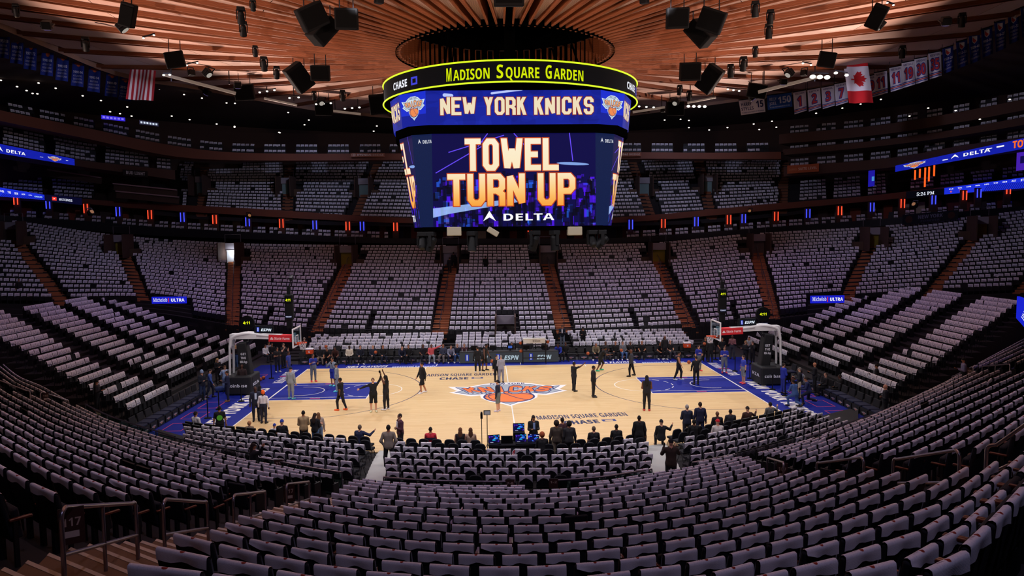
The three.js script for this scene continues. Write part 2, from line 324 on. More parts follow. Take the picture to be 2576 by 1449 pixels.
// near courtside chairs on low risers
const FLOORROWS = new PxRows([
  { k: 0, pts: [[380, 1030], [480, 1054], [630, 1069], [780, 1082], [950, 1093], [1130, 1099], [1280, 1101], [1450, 1099], [1560, 1090], [1700, 1073], [1830, 1053], [1950, 1029], [2040, 1008], [2140, 985]] },
  { k: 6, pts: [[360, 1078], [470, 1105], [600, 1130], [760, 1153], [850, 1165], [970, 1177], [1150, 1185], [1280, 1187], [1400, 1186], [1540, 1178], [1640, 1168], [1760, 1152], [1860, 1130], [1980, 1098], [2080, 1065], [2160, 1035]] },
], -0.06, 0.13, 380, 2160);
steps(FLOORROWS, 1, 6, 395, 2160, 70, M.tread, 'floor_courtside_risers');
// far lower bowl
const FAR = new ColRows([
  [-230, 770, 62, -420, 500, 74], [-30, 778, 64, -200, 528, 77], [185, 778, 66, 10, 552, 80], [375, 770, 66, 297, 592, 82], [583, 800, 63, 590, 612, 83], [797, 817, 62, 890, 617, 83], [1104, 822, 62, 1140, 617, 83], [1422, 820, 62, 1370, 616, 83],
  [1735, 806, 62, 1640, 611, 83], [1948, 785, 63, 1895, 588, 82], [2115, 768, 66, 2205, 570, 80], [2315, 756, 66, 2490, 540, 78], [2540, 750, 64, 2760, 505, 75], [2760, 740, 62, 3000, 470, 72]], 22);
steps(FAR, 0, 21, 0, 13, 80, M.tread, 'floor_far_stand');
// second deck
const UPPER = new ColRows([[380, 514, 86, 376, 402, 101], [440, 520, 86.5, 436, 408, 101], [505, 526, 86.8, 515, 410, 101], [722, 536, 87, 728, 404, 101], [893, 541, 87, 950, 402, 101], [1280, 545, 87, 1280, 400, 101], [1640, 540, 87, 1590, 398, 101], [1790, 533, 87, 1758, 395, 101], [1968, 518, 86.5, 1975, 398, 101], [2030, 510, 86, 2035, 392, 101]], 18, 0.8);
steps(UPPER, 0, 17, 0, 9, 60, M.tread, 'floor_second_deck');
// end stands behind the baskets: rows run along the baseline
class EndRows {
  constructor(s) { this.s = s; this.lo = -30; this.hi = 12; }
  point(k, z) { return V(this.s * (20.0 + 1.05 * k), 0.1 + 0.19 * k, z); }
}
const ENDB = [ // block limits along the row at rows 0, 5 and 17
  [[0, 2.4], [5, -0.2], [17, -11.4]], [[0, 7.4], [5, 3.4], [17, -7]],
  [[0, -3.8], [5, -6.1], [17, -17.6]], [[0, 0.6], [5, -2.3], [17, -13.6]],
  [[0, -9.6], [5, -11.4], [17, -23]], [[0, -5.6], [5, -7.6], [17, -19.2]],
  [[0, -14.0], [5, -15.6], [17, -27]], [[0, -11], [5, -12.8], [17, -24.4]]];
const ENDS = [new EndRows(-1), new EndRows(1)];
for (const R of ENDS) {
  const list = [];
  for (let k = 0; k < 18; k++) { const z1 = pl(ENDB[1], k) + 0.6, z0 = pl(ENDB[6], k) - 0.5, y = R.point(k, 0).y; list.push(box(1.03, y + 0.05, z1 - z0, R.s * (20.0 + 1.05 * k), (y - 0.05) / 2, (z0 + z1) / 2)); }
  struct('floor_end_stand', merge(list), M.tread);
}
// courtside rows on the far side
class LineRows { constructor(z0, dz, y0, dy) { Object.assign(this, { z0, dz, y0, dy }); } point(k, x) { return V(x, this.y0 + this.dy * k, this.z0 + this.dz * k - 0.0006 * x * x); } }
const FARFLOOR = new LineRows(-10.9, -0.72, 0.0, 0.13);
steps(FARFLOOR, 1, 5, -17, 17, 8, M.tread, 'floor_far_risers');
struct('wall_bowl_front', merge([strip(polyline(FAR, -0.5, 2, 11, 60).map((p) => V(p.x, p.y + 0.5, p.z)), polyline(FAR, -0.5, 2, 11, 60).map((p) => V(p.x, 0, p.z)))]), M.black);
// ------------------------------------------------------------------ stairs in the stands
function prism(c, y0, y1) {                 // upright block on four plan corners (a, b at the front; c, d at the back)
  const g = new THREE.BoxGeometry(1, 1, 1), p = g.attributes.position;
  for (let i = 0; i < p.count; i++) { const q = p.getZ(i) > 0 ? (p.getX(i) < 0 ? c[0] : c[1]) : (p.getX(i) < 0 ? c[3] : c[2]); p.setXYZ(i, q.x, p.getY(i) > 0 ? y1 : y0, q.z); }
  g.computeVertexNormals(); return g;
}
function farStairs(R, t, k0, k1, width, m) {
  const list = [];
  for (let k = k0; k <= k1; k++) {
    const a = R.point(k, t - 0.02), b = R.point(k, t + 0.02), w = width / 2 * 0.04 / a.distanceTo(b), y = R.point(k, t).y, r = (R.point(k + 1, t).y - y);
    const c = (q) => [R.point(q, t - w), R.point(q, t + w)];
    const [f0, f1] = c(k - 0.5), [m0, m1] = c(k), [e0, e1] = c(k + 0.5);
    list.push(prism([f0, f1, m1, m0], y - 0.1, y + 0.02), prism([m0, m1, e1, e0], y - 0.1, y + 0.02 + r * 0.5));
  }
  return struct('floor_aisle_stairs', merge(list), m);
}
const FAISLES = [1, 2, 3, 4, 5, 6, 7, 8, 9, 10, 11, 12];
const FSTART = (t) => (t < 3 ? 3 : t < 3.55 ? 4 : t < 4 ? 1 : t < 9 ? 0 : t < 9.5 ? 1 : t < 10 ? 4 : 3);
for (const t of FAISLES) farStairs(FAR, t, FSTART(t + 0.01), 20, 1.35, mat(0xa0623c, 0.85));
for (const t of [2, 3, 4, 6, 7, 8]) farStairs(UPPER, t, 0, 17, 1.3, mat(0x7a4c32, 0.85));
for (const t of [4, 5, 6, 7, 8, 9]) {
  const g = [];
  for (let k = 1; k < 17; k += 5) { const a = FAR.point(k, t), b = FAR.point(k + 4, t); a.y += 0.9; b.y += 0.9; g.push(bar(a, b, 0.03), bar(a, a.clone().setY(a.y - 0.9), 0.03), bar(b, b.clone().setY(b.y - 0.9), 0.03)); }
  tag(single('handrail', merge(g), M.rail, `steel handrail down the ${['', '', '', '', 'second', 'third', 'fourth', 'fifth', 'sixth', 'seventh'][t]} far aisle from the left`, 'handrail', 'handrails of the far aisles'));
}
function nearStairs(a0, a1, k0, k1) {
  const g = struct('floor_near_stairs');
  for (let k = k0; k <= k1; k++) for (const half of [0, 1]) {
    const q0 = k - 0.5 + half * 0.5, q1 = q0 + 0.5, y = NEAR.point(k, 1288).y + (half ? NEAR.dh * 0.5 : 0) + 0.015;
    const c = (q) => [NEAR.point(q, pl(a0, q)), NEAR.point(q, pl(a1, q))];
    const [f0, f1] = c(q0), [e0, e1] = c(q1), n = f0.clone().lerp(f1, 0.5).sub(e0.clone().lerp(e1, 0.5)).setY(0).normalize().multiplyScalar(0.07);
    const st = part('step', prism([f0, f1, e1, e0], y - NEAR.dh * 0.5 - 0.05, y), M.stair, g);
    const b0 = f0.clone().addScaledVector(n, -1), b1 = f1.clone().addScaledVector(n, -1);
    part('nosing', prism([f0.clone().addScaledVector(n, 0.15), f1.clone().addScaledVector(n, 0.15), b1, b0], y - 0.04, y + 0.006), M.nosing, st);
  }
}
nearStairs(AISLE.l0, AISLE.l1, 0, 16); nearStairs(AISLE.r0, AISLE.r1, 0, 16); nearStairs(AISLE.L0, AISLE.L1, 0, 5); nearStairs(AISLE.R0, AISLE.R1, 0, 6);
for (const [a, b] of [[[[0, 950], [6, 908]], [[0, 985], [6, 958]]], [[[0, 1627], [6, 1642]], [[0, 1678], [6, 1726]]]]) {   // pale stairs between the courtside blocks
  const g = struct('floor_courtside_stairs');
  for (let k = 0; k <= 7; k++) for (const half of [0, 1]) {
    const q0 = k - 0.5 + half * 0.5, q1 = q0 + 0.5, y = FLOORROWS.point(k, 1288).y + half * 0.065 + 0.075;
    const c = (q) => [FLOORROWS.point(q, pl(a, q)), FLOORROWS.point(q, pl(b, q))];
    const [f0, f1] = c(q0), [e0, e1] = c(q1);
    part('step', prism([f0, f1, e1, e0], y - 0.15, y), M.lightStair, g);
  }
}
// tunnel mouths in the far stand
function tunnel(R, k, t, wide, inner, dy = 0) {
  const p = R.point(k, t), a = R.point(k, t - 0.03), b = R.point(k, t + 0.03), d = b.clone().sub(a);
  const g = struct('door'); g.position.copy(p); g.rotation.y = Math.atan2(-d.z, d.x); g.position.y += dy; g.updateMatrixWorld(true);
  part('lintel', box(wide, 0.75, 0.25, 0, 2.0, 0.1), mat(0x8d8890, 0.8), g);
  part('opening', box(wide - 0.1, 1.65, 0.1, 0, 0.8, -0.1), inner, g);
  part('parapet', merge([box(0.12, 2.5, 2.6, -wide / 2 - 0.06, 1.2, 0.9), box(0.12, 2.5, 2.6, wide / 2 + 0.06, 1.2, 0.9)]), M.darkWall, g);
  part('side_stair', merge([box(0.9, 0.9, 1.2, -wide / 2 - 0.6, 0.45, 0.2), box(0.9, 0.9, 1.2, wide / 2 + 0.6, 0.45, 0.2)]), M.riser, g);
  if (inner === litHall) { part('hall_lamp', box(wide * 0.8, 0.06, 0.12, 0, 1.55, 0.3), glow(0xf4f8ff, 1), g); const l = new THREE.PointLight(0xeef4ff, 5, 0, 2); l.position.copy(g.localToWorld(V(0, 1.35, 0.55))); l.castShadow = true; scene.add(l); }
  part('guard', merge([bar(V(-wide / 2, 2.5, 0.2), V(-wide / 2, 3.3, 0.2), 0.03), bar(V(wide / 2, 2.5, 0.2), V(wide / 2, 3.3, 0.2), 0.03), bar(V(-wide / 2, 3.3, 0.2), V(wide / 2, 3.3, 0.2), 0.03)]), M.rail, g);
}
const litHall = mat(0xc9cdd0, 0.8), ochre = mat(0x8a7a22, 0.8), dim = mat(0x5a524c, 0.9);
for (const [t, m] of [[2, dim], [3, ochre], [4, litHall], [5, ochre], [6, mat(0x9a939c, 0.8)], [7, dim], [8, ochre], [9, dim], [10, ochre], [11, ochre]]) tunnel(FAR, 17, t, 1.7, m, -0.2);
tunnel(FAR, 0.6, 6.53, 1.5, dim, -0.7);
for (const t of [2, 3, 4, 6, 7]) tunnel(UPPER, 7, t, 1.6, mat(0x6f8a8a, 0.8), -0.1);

// ------------------------------------------------------------------ balcony fronts, suites and back walls
function bandPts(pts, n = 48) {
  const x0 = pts[0][0], x1 = pts[pts.length - 1][0], T = [], B = [];
  for (let i = 0; i <= n; i++) { const px = lerp(x0, x1, i / n), D = smooth(pts, px, 3), a = atD(px, smooth(pts, px, 1), D), b = atD(px, smooth(pts, px, 2), D); b.x = a.x; b.z = a.z; T.push(a); B.push(b); }
  return [T, B];
}
const outward = (p, d) => { const v = V(p.x, 0, p.z).normalize(); return V(p.x + v.x * d, p.y, p.z + v.z * d); };
function band(pts, depth, n) {
  const [T, B] = bandPts(pts, n), T2 = T.map((p) => outward(p, depth)), B2 = B.map((p) => outward(p, depth));
  return merge([strip(T, B), strip(T2, T), strip(B, B2)]);
}
const B1 = [[-260, 515, 532, 76], [-60, 534, 551, 79], [0, 541, 557, 80.5], [228, 557, 580, 83], [380, 570, 592, 84], [640, 585, 602, 84.7], [980, 599, 613, 84.8], [1280, 600, 614, 84.8], [1560, 598, 612, 84.8], [1936, 572, 588, 83.5], [2180, 554, 572, 82], [2330, 540, 556, 80], [2576, 518, 534, 78.5], [2800, 495, 512, 75]];
struct('wall_suite_front', band(B1, 1.2, 70), mat(0x0c0d18, 0.6));
const B2 = [[-260, 470, 490, 78], [0, 485, 503, 82.5], [207, 500, 512, 85], [330, 509, 523, 86], [640, 525, 543, 86.3], [980, 546, 560, 86.3], [1280, 549, 563, 86.3], [1560, 546, 560, 86.3], [1936, 513, 529, 85.8], [2170, 494, 508, 84], [2376, 470, 489, 82.5], [2576, 447, 478, 80.5], [2800, 420, 450, 77]];
struct('wall_balcony_front', band(B2, 2.5, 70), M.fascia);
// suites between the two: back wall with doorways and ceiling
{
  const back = B1.map((q) => [q[0], smooth(B2, q[0], 2) - 3, q[1] + 6, q[3] + 5.5]);
  struct('wall_suite_back', band(back, 0.3, 70), M.brown);
  const [T1] = bandPts(B1, 70), [T2] = bandPts(back, 70);
  struct('floor_suites', strip(T1.map((p) => V(p.x, p.y - 0.55, p.z)), bandPts(back, 70)[1].map((p) => V(p.x, p.y, p.z))), M.tread);
  const [, C1] = bandPts(B2, 70);
  struct('ceiling_suites', strip(C1.map((p) => outward(p, 0.1)), T2.map((p) => V(p.x, p.y, p.z))), M.darkWall);
  const r = rng(5);
  for (let px = 20; px < 2560; px += 41) {
    const D = smooth(back, px, 3) - 0.35, yb = smooth(back, px, 2), yt = smooth(back, px, 1), k = Math.floor(r() * 6);
    const a = atD(px, yt + 5, D), b = atD(px, yb, D), h = clamp(a.y - b.y, 0.9, 2.1), w = 0.7 + r() * 0.8;
    const m = [mat(0x8a3a22, 0.7), mat(0x6b1d16, 0.7), mat(0x4d3a33, 0.8), mat(0xbfae90, 0.8), mat(0x2c2430, 0.7), mat(0x7a4a2a, 0.7)][k];
    const d = struct('door'); d.position.set(a.x, b.y, a.z); d.rotation.y = Math.atan2(-a.x * 0.4, 60);
    part('panel', box(w, h * 0.86, 0.06, 0, h * 0.43, 0.06), m, d); part('frame', merge([box(0.07, h * 0.9, 0.1, -w / 2 - 0.03, h * 0.45, 0), box(0.07, h * 0.9, 0.1, w / 2 + 0.03, h * 0.45, 0), box(w + 0.2, 0.08, 0.1, 0, h * 0.9, 0)]), M.darkWall, d);
  }
}
// bridge hung in front of the upper seats
const B3 = [[-260, 215, 250, 62], [-60, 262, 290, 68], [0, 277, 304, 70], [200, 318, 345, 77], [435, 366, 393, 83], [600, 384, 403, 85], [1000, 386, 402, 86], [1280, 386, 402, 86], [1560, 383, 399, 86], [1800, 384, 400, 85], [1965, 382, 400, 84]];
struct('wall_bridge_front', band(B3, 2.2, 60), M.fascia);
// right hand tiers of suites
const RT = [
  [[1960, 338, 362, 84], [2200, 316, 340, 79], [2400, 284, 310, 74], [2620, 240, 268, 68], [2800, 200, 228, 64]],
  [[1970, 376, 390, 84.5], [2200, 354, 369, 79.5], [2400, 326, 343, 74.5], [2620, 286, 306, 68.5], [2800, 250, 272, 64.5]],
  [[1972, 420, 444, 84.5], [2250, 396, 420, 79], [2420, 366, 392, 75], [2620, 338, 366, 69.5], [2800, 305, 335, 65]]];
for (const q of RT) struct('wall_tier_front', band(q, 3.5, 30), mat(0x4a2a1c, 0.75));
// left hand tiers
const LT = [[[-260, 305, 335, 64], [-60, 352, 376, 71], [0, 361, 385, 73], [188, 400, 417, 79], [300, 414, 432, 82], [440, 428, 452, 85.4]]];
struct('wall_tier_front', band(LT[0], 3.5, 30), mat(0x4a2a1c, 0.75));
// back walls, soffit and outer shell
{
  const ring = (y, rx, rz, n = 72) => Array.from({ length: n + 1 }, (_, i) => { const a = i / n * Math.PI * 2; return V(Math.sin(a) * rx, y, Math.cos(a) * rz); });
  struct('wall_outer', merge([strip(ring(32, 72, 72), ring(-0.2, 72, 72))]), M.darkWall);
  struct('ceiling_roof', box(150, 0.4, 150, 0, 32, 0), M.darkWall);
  const up = [[-300, 255, 300, 92], [200, 300, 345, 96], [600, 332, 384, 104], [1000, 336, 388, 106], [1280, 337, 389, 106], [1600, 334, 386, 106], [1960, 318, 380, 104], [2300, 240, 300, 92], [2800, 120, 200, 80]];
  struct('wall_upper_back', band(up.map((q) => [q[0], q[1], q[2] + 60, q[3]]), 0.5, 50), M.darkWall);
}
// ------------------------------------------------------------------ the ribbed ceiling
const EDGE = [[-120, 15], [0, 60], [160, 128], [330, 192], [480, 215], [640, 245], [840, 278], [1000, 292], [1280, 300], [1560, 288], [1700, 270], [1860, 248], [2000, 230], [2130, 203], [2360, 132], [2576, 22], [2700, -45]].map(([a, b]) => atY(a, b, 24.3));
const edgePolar = EDGE.map((p) => [Math.atan2(p.x, -p.z), Math.hypot(p.x, p.z)]).sort((a, b) => a[0] - b[0]);
edgePolar.unshift([-Math.PI, 52], [-2.4, 44]); edgePolar.push([2.4, 44], [Math.PI, 52]);
const HUB = 6.6;
const ceilR = (a) => { while (a > Math.PI) a -= 2 * Math.PI; while (a < -Math.PI) a += 2 * Math.PI; return smooth(edgePolar, a); };
const ceilH = (a, r) => 20.75 + 3.6 * Math.pow(clamp((r - HUB) / (ceilR(a) - HUB), 0, 1.2), 1.15);
const ceilP = (a, r, dy = 0) => V(Math.sin(a) * r, ceilH(a, r) + dy, -Math.cos(a) * r);
{
  const C = struct('ceiling'), NS = 48;
  const woodT = grainTex(256, 256, 3, (i, j, r) => 205 + 28 * Math.sin(j * 0.22 + 3 * Math.sin(i * 0.02)) + 22 * (r() - 0.5));
  const panelM = [0xe6c2b2, 0xdfb6a4, 0xeaccbf, 0xd9ae9d].map((c) => new THREE.MeshPhysicalMaterial({ color: c, roughness: 0.75, map: woodT, side: THREE.DoubleSide }));
  const finM = new THREE.MeshPhysicalMaterial({ color: 0x96522c, roughness: 0.6, map: woodT, side: THREE.DoubleSide }), r = rng(21);
  for (let s = 0; s < NS; s++) {
    const a = (s + 0.5) / NS * Math.PI * 2 - Math.PI, da = Math.PI / NS, R0 = HUB, R1 = ceilR(a);
    const wid = (rr) => lerp(0.19, 0.24, clamp((rr - R0) / 34, 0, 1)), dep = (rr) => lerp(0.3, 0.22, clamp((rr - R0) / 34, 0, 1));
    // beam at the start of the segment: two boards with a dark slot between
    const b = a - da, Rb = ceilR(b), radial = [];
    for (let i = 0; i <= 8; i++) radial.push(lerp(R0 - 0.3, Rb, i / 8));
    const off = (rr, o, dy) => { const p = ceilP(b, Math.max(rr, R0), dy); p.x = Math.sin(b) * rr + Math.cos(b) * o; p.z = -Math.cos(b) * rr + Math.sin(b) * o; return p; };
    const line = (o, dy) => radial.map((rr) => off(rr, o(rr), dy(rr)));
    const fins = [];
    for (const sd of [-1, 1]) {
      const i0 = (rr) => sd * wid(rr), i1 = (rr) => sd * (wid(rr) + 0.09);
      fins.push(strip(line(i0, () => 1.5), line(i0, (q) => -dep(q))), strip(line(i0, (q) => -dep(q)), line(i1, (q) => -dep(q))), strip(line(i1, (q) => -dep(q)), line(i1, () => 0.05)));
    }
    const beam = part('beam', merge(fins), finM, C);
    part('slot_deck', strip(line((q) => -wid(q), () => 1.5), line((q) => wid(q), () => 1.5)), M.darkWall, beam);   // roof deck at the top of the open slot
    // panels between the beams
    const cuts = [R0 - 0.3, 14, 23, 32, R1];
    for (let k = 0; k < 4; k++) {
      const q0 = Math.min(cuts[k] + (k ? 0.04 : 0), R1), q1 = Math.min(cuts[k + 1], R1); if (q1 - q0 < 0.5) continue;
      const A = [], B = [];
      for (let i = 0; i <= 4; i++) { const rr = lerp(q0, q1, i / 4), g = (wid(rr) + 0.05) / rr; A.push(ceilP(b + g, rr)); B.push(ceilP(b + 2 * da - g, rr)); }
      part('ceiling_panel', strip(A, B), panelM[Math.floor(r() * 4)], C);
    }
  }
  // dark hub above the scoreboard
  const hub = struct('ceiling_hub', merge([new THREE.CylinderGeometry(HUB, HUB, 4, 48, 1, true).translate(0, 22.4, 0), cyl(HUB, HUB, 0.1, 48, 0, 24.3, 0)]), M.blackMatte);
  // lip at the ceiling's edge and the soffit beyond it
  const N = 120, E = [], E2 = [], O = [];
  for (let i = 0; i <= N; i++) { const a = lerp(-Math.PI, Math.PI, i / N), q = ceilP(a, ceilR(a)); E.push(q.clone().setY(q.y + 0.3)); E2.push(q.clone().setY(q.y - 0.35)); O.push(V(Math.sin(a) * 72, Math.cos(a) > 0.3 ? 25.2 : 27, -Math.cos(a) * 72)); }
  struct('trim_1', strip(E, E2), mat(0x8a6a58, 0.7));
  struct('ceiling_soffit', strip(O, E), M.darkWall);
}
// ------------------------------------------------------------------ lights that hang in the place
function spot(pos, to, color, I, angle, pen = 1, rad = 6) {
  const l = new THREE.SpotLight(color, I, 0, angle, pen, 2); l.position.copy(pos); l.target.position.copy(to); l.castShadow = true; l.shadow.radius = rad; scene.add(l); scene.add(l.target);
  l.target.name = 'aim'; return l;
}
const lampGlow = glow(0xfff4e6, 0.35), violetGlow = glow(0x9a86e0, 0.15), amberGlow = glow(0xffb070, 0.25);
function lampHead(name, pos, to, size, m, label, group) {
  const g = thing(name, pos, 0, label, 'light', group); g.lookAt(to);
  part('housing', rbox(size, size, size * 0.9, size * 0.1, 0, 0, -size * 0.5), M.plastic, g);
  part('lens', cyl(size * 0.4, size * 0.4, 0.03, 16, 0, 0, 0, Math.PI / 2), m, g);
  part('yoke', merge([box(0.04, size * 1.4, 0.06, -size * 0.56, size * 0.3, -size * 0.4), box(0.04, size * 1.4, 0.06, size * 0.56, size * 0.3, -size * 0.4), box(size * 1.16, 0.05, 0.06, 0, size, -size * 0.4)]), M.darkSteel, g);
  return g;
}
const around = ['far left', 'left', 'near left', 'near right', 'right', 'far right'];
for (let i = 0; i < 12; i++) {
  const a = (i + 0.5) / 12 * Math.PI * 2, p = V(Math.sin(a) * 21, 0, -Math.cos(a) * 23 - 1); p.y = ceilH(Math.atan2(p.x, -p.z), Math.hypot(p.x, p.z)) - 1.6;
  const to = V(Math.sin(a) * 3.5, 0, -Math.cos(a) * 2);
  lampHead('court_floodlight', p, to, 0.5, lampGlow, `court floodlight hung from the ceiling ring, ${ord(i + 1)} clockwise from the far middle`, 'court floodlights');
  const d = to.clone().sub(p).normalize();
  spot(p.clone().addScaledVector(d, 0.25), to, LIGHT.courtColor, LIGHT.court * 1.75, 0.82, 1, 10);
}
const HOUSE = [[-25, -19, -36, -22], [-20, -12, -22, -19], [-6, -12, -7, -18], [8, -12, 8, -18], [22, -12, 22, -19], [23, -21, 36, -20], [-26, 2, -28, -6], [26, 2, 28, -6]];
HOUSE.forEach(([x, z, tx, tz], i) => {
  const p = V(x, 0, z); p.y = ceilH(Math.atan2(x, -z), Math.hypot(x, z)) - 1.5; const to = V(tx, 5, tz);
  lampHead('house_light', p, to, 0.5, violetGlow, `dimmed violet house light over the far stands, ${ord(i + 1)} from the left`, 'violet house lights');
  spot(p.clone().addScaledVector(to.clone().sub(p).normalize(), 0.2), to, LIGHT.houseColor, LIGHT.house, 0.75, 1, 15);
});
[[-16, -26, -26, -46, 16], [-4, -28, -6, -47, 16], [6, -28, 8, -47, 16], [16, -26, 26, -46, 16], [-22, -8, -44, -26, 15], [22, -8, 44, -26, 15]].forEach(([x, z, tx, tz, ty], i) => {
  const p = V(x, 0, z); p.y = ceilH(Math.atan2(x, -z), Math.hypot(x, z)) - 1.5; const to = V(tx, ty, tz);
  lampHead('deck_light', p, to, 0.4, violetGlow, `dimmed light aimed at the upper decks, ${ord(i + 1)} of six`, 'upper deck lights');
  spot(p.clone().addScaledVector(to.clone().sub(p).normalize(), 0.2), to, 0xc4c8ee, LIGHT.house * 1.5, 0.62, 1, 15);
});
[[-6, 12, 357, 190, 'striped'], [6, 12, 2158, 198, 'maple leaf']].forEach(([x, z, px, py, n]) => {
  const p = V(x, 0, z); p.y = ceilH(Math.atan2(x, -z), Math.hypot(x, z)) - 1.2; const to = atD(px, py, 62);
  lampHead('flag_light', p, to, 0.35, lampGlow, `small spotlight aimed at the ${n} flag`, 'flag spotlights');
  spot(p.clone().addScaledVector(to.clone().sub(p).normalize(), 0.2), to, LIGHT.courtColor, 190, 0.16, 1, 6);
});
[[-10, 30, -9, 25], [2, 46, 0, 33], [12, 30, 11, 24], [-2, 24, -2, 20]].forEach(([x, z, tx, tz], i) => {
  const p = V(x, 0, z); p.y = ceilH(Math.atan2(x, -z), Math.hypot(x, z)) - 1.5; const to = V(tx, 3, tz);
  lampHead('house_light', p, to, 0.5, violetGlow, `dimmed house light over the near stand, ${ord(i + 1)} of four`, 'near house lights');
  spot(p.clone().addScaledVector(to.clone().sub(p).normalize(), 0.2), to, LIGHT.nearColor, LIGHT.near, 0.8, 1, 15);
});
for (let i = 0; i < 14; i++) {
  const a = (i + 0.5) / 14 * Math.PI * 2 - Math.PI, R = ceilR(a) * 0.98, p = V(Math.sin(a) * R, 11.8, -Math.cos(a) * R), to = V(Math.sin(a) * R * 0.45, 23.5, -Math.cos(a) * R * 0.45);
  lampHead('ceiling_washer', p, to, 0.4, amberGlow, `amber washer aimed at the ceiling, ${ord(i + 1)} clockwise from behind the camera`, 'amber ceiling washers');
  spot(p.clone().addScaledVector(to.clone().sub(p).normalize(), 0.2), to, LIGHT.upColor, LIGHT.up, 0.52, 1, 15);
}
// ------------------------------------------------------------------ seats, chairs and the towels laid over them
const _m = camera.matrixWorldInverse.copy(camera.matrixWorld).invert();
const project = (p) => { const q = p.clone().applyMatrix4(_m); return [W / 2 - F * q.x / q.z, H / 2 + F * q.y / q.z, -q.z]; };
const inFrame = (p, m = 30) => { const [x, y, d] = project(p); return d > 0 && x > -m && x < W + m && y > -m && y < H + m; };
const TILT = Math.tan(0.2);
const clothBump = grainTex(128, 128, 9, (i, j, r) => 128 + 60 * (r() - 0.5) + 40 * Math.sin(i * 0.7) * Math.sin(j * 0.7));
const towelTex = canvasTex(256, 256, (x) => {
  const r = rng(3); x.fillStyle = '#e6e3ea'; x.fillRect(0, 0, 256, 256);
  for (let i = 0; i < 2600; i++) { x.fillStyle = `rgba(${r() < 0.5 ? '180,176,190' : '255,255,255'},0.25)`; x.fillRect(r() * 256, r() * 256, 3, 2); }
  // canvas bottom is the front hem, top is the back hem
  x.strokeStyle = '#5b5f86'; x.lineWidth = 4; x.strokeRect(26, 122, 204, 108);
  txt(x, 'NEW YORK', 128, 158, 26, '#2b3266', { w: 110 }); txt(x, 'KNICKS', 128, 212, 58, '#232b63', { w: 184, weight: '900' });
  x.fillStyle = '#d4622e'; x.beginPath(); x.arc(128, 226, 9, 0, 7); x.fill();
  x.fillStyle = '#8c2f22'; x.beginPath(); x.ellipse(128, 84, 11, 5.5, 0, 0, 7); x.fill();
  x.strokeStyle = '#5a4a62'; x.lineWidth = 3; for (const q of [150, 166, 182]) { x.beginPath(); x.moveTo(q, 90); x.lineTo(q + 7, 85); x.stroke(); }
});
const towelM = new THREE.MeshPhysicalMaterial({ map: towelTex, roughness: 0.95, side: THREE.DoubleSide, bumpMap: clothBump, bumpScale: 0.0012, sheen: 0.2 });
function towelGeo(seed, { w = 0.44, front = 0.26, back = 0.085, ridge = 0.965, arch = 0, nx = 10, fold = 0, half = 0.034, z0 = 0.4, zoff = 0 } = {}) {
  const r = rng(seed), ph = r() * 6, ph2 = r() * 6, skew = (r() - 0.5) * 0.03, pos = [], uv = [], idx = [], nyF = 3, nyR = 4, nyB = 3, ny = nyF + nyR + nyB;
  for (let j = 0; j <= ny; j++) for (let i = 0; i <= nx; i++) {
    const u = i / nx, x = (u - 0.5) * w, wob = 0.012 * Math.sin(u * 7 + ph) + 0.008 * Math.sin(u * 15 + ph2) + skew * (u - 0.5) * 2;
    let y, z, v;
    if (j <= nyF) { const f = j / nyF, dr = front * (1 - f); y = ridge - half - dr - wob * (1 - f); z = half + 0.010 * Math.sin(u * 9 + ph2) * (1 - f); v = 0.62 * f; }
    else if (j <= nyF + nyR) { const a = (j - nyF) / nyR * Math.PI; y = ridge - half + Math.sin(a) * half; z = Math.cos(a) * half; v = 0.62 + 0.1 * (j - nyF) / nyR; }
    else {
      const f = (j - nyF - nyR) / nyB, c = Math.abs(u - 0.5) * 2; let dr = (back + wob) * f * (1 + arch * (c * c - 0.45));
      if (fold && u > 0.55) dr *= 1 - fold * (u - 0.55) / 0.45;
      y = ridge - half - dr; z = -half - (0.012 + 0.01 * Math.sin(u * 8 + ph)) * f; v = 0.72 + 0.28 * f;
    }
    z += zoff - (y - z0) * TILT; pos.push(x, y, z); uv.push(u, v);
  }
  for (let j = 0; j < ny; j++) for (let i = 0; i < nx; i++) { const a = j * (nx + 1) + i, b = a + 1, c = a + nx + 1, d = c + 1; idx.push(a, b, c, b, d, c); }
  const g = new THREE.BufferGeometry(); g.setAttribute('position', new THREE.Float32BufferAttribute(pos, 3)); g.setAttribute('uv', new THREE.Float32BufferAttribute(uv, 2)); g.setIndex(idx); g.computeVertexNormals(); return g;
}
const seatTowels = [1, 2, 3, 4].map((s) => towelGeo(s)).concat([towelGeo(5, { fold: 0.8 })]);
const chairTowels = [11, 12, 13, 14].map((s) => towelGeo(s, { w: 0.44, back: 0.125, arch: 1.0, ridge: 0.915, half: 0.04, z0: 0.52, zoff: -0.2 }));
const endTowels = [31, 32].map((s) => towelGeo(s, { w: 0.46, front: 0.34, nx: 4, half: 0.06 }));
const farTowels = [21, 22].map((s) => towelGeo(s, { w: 0.4, front: 0.2, nx: 3, half: 0.045 }));
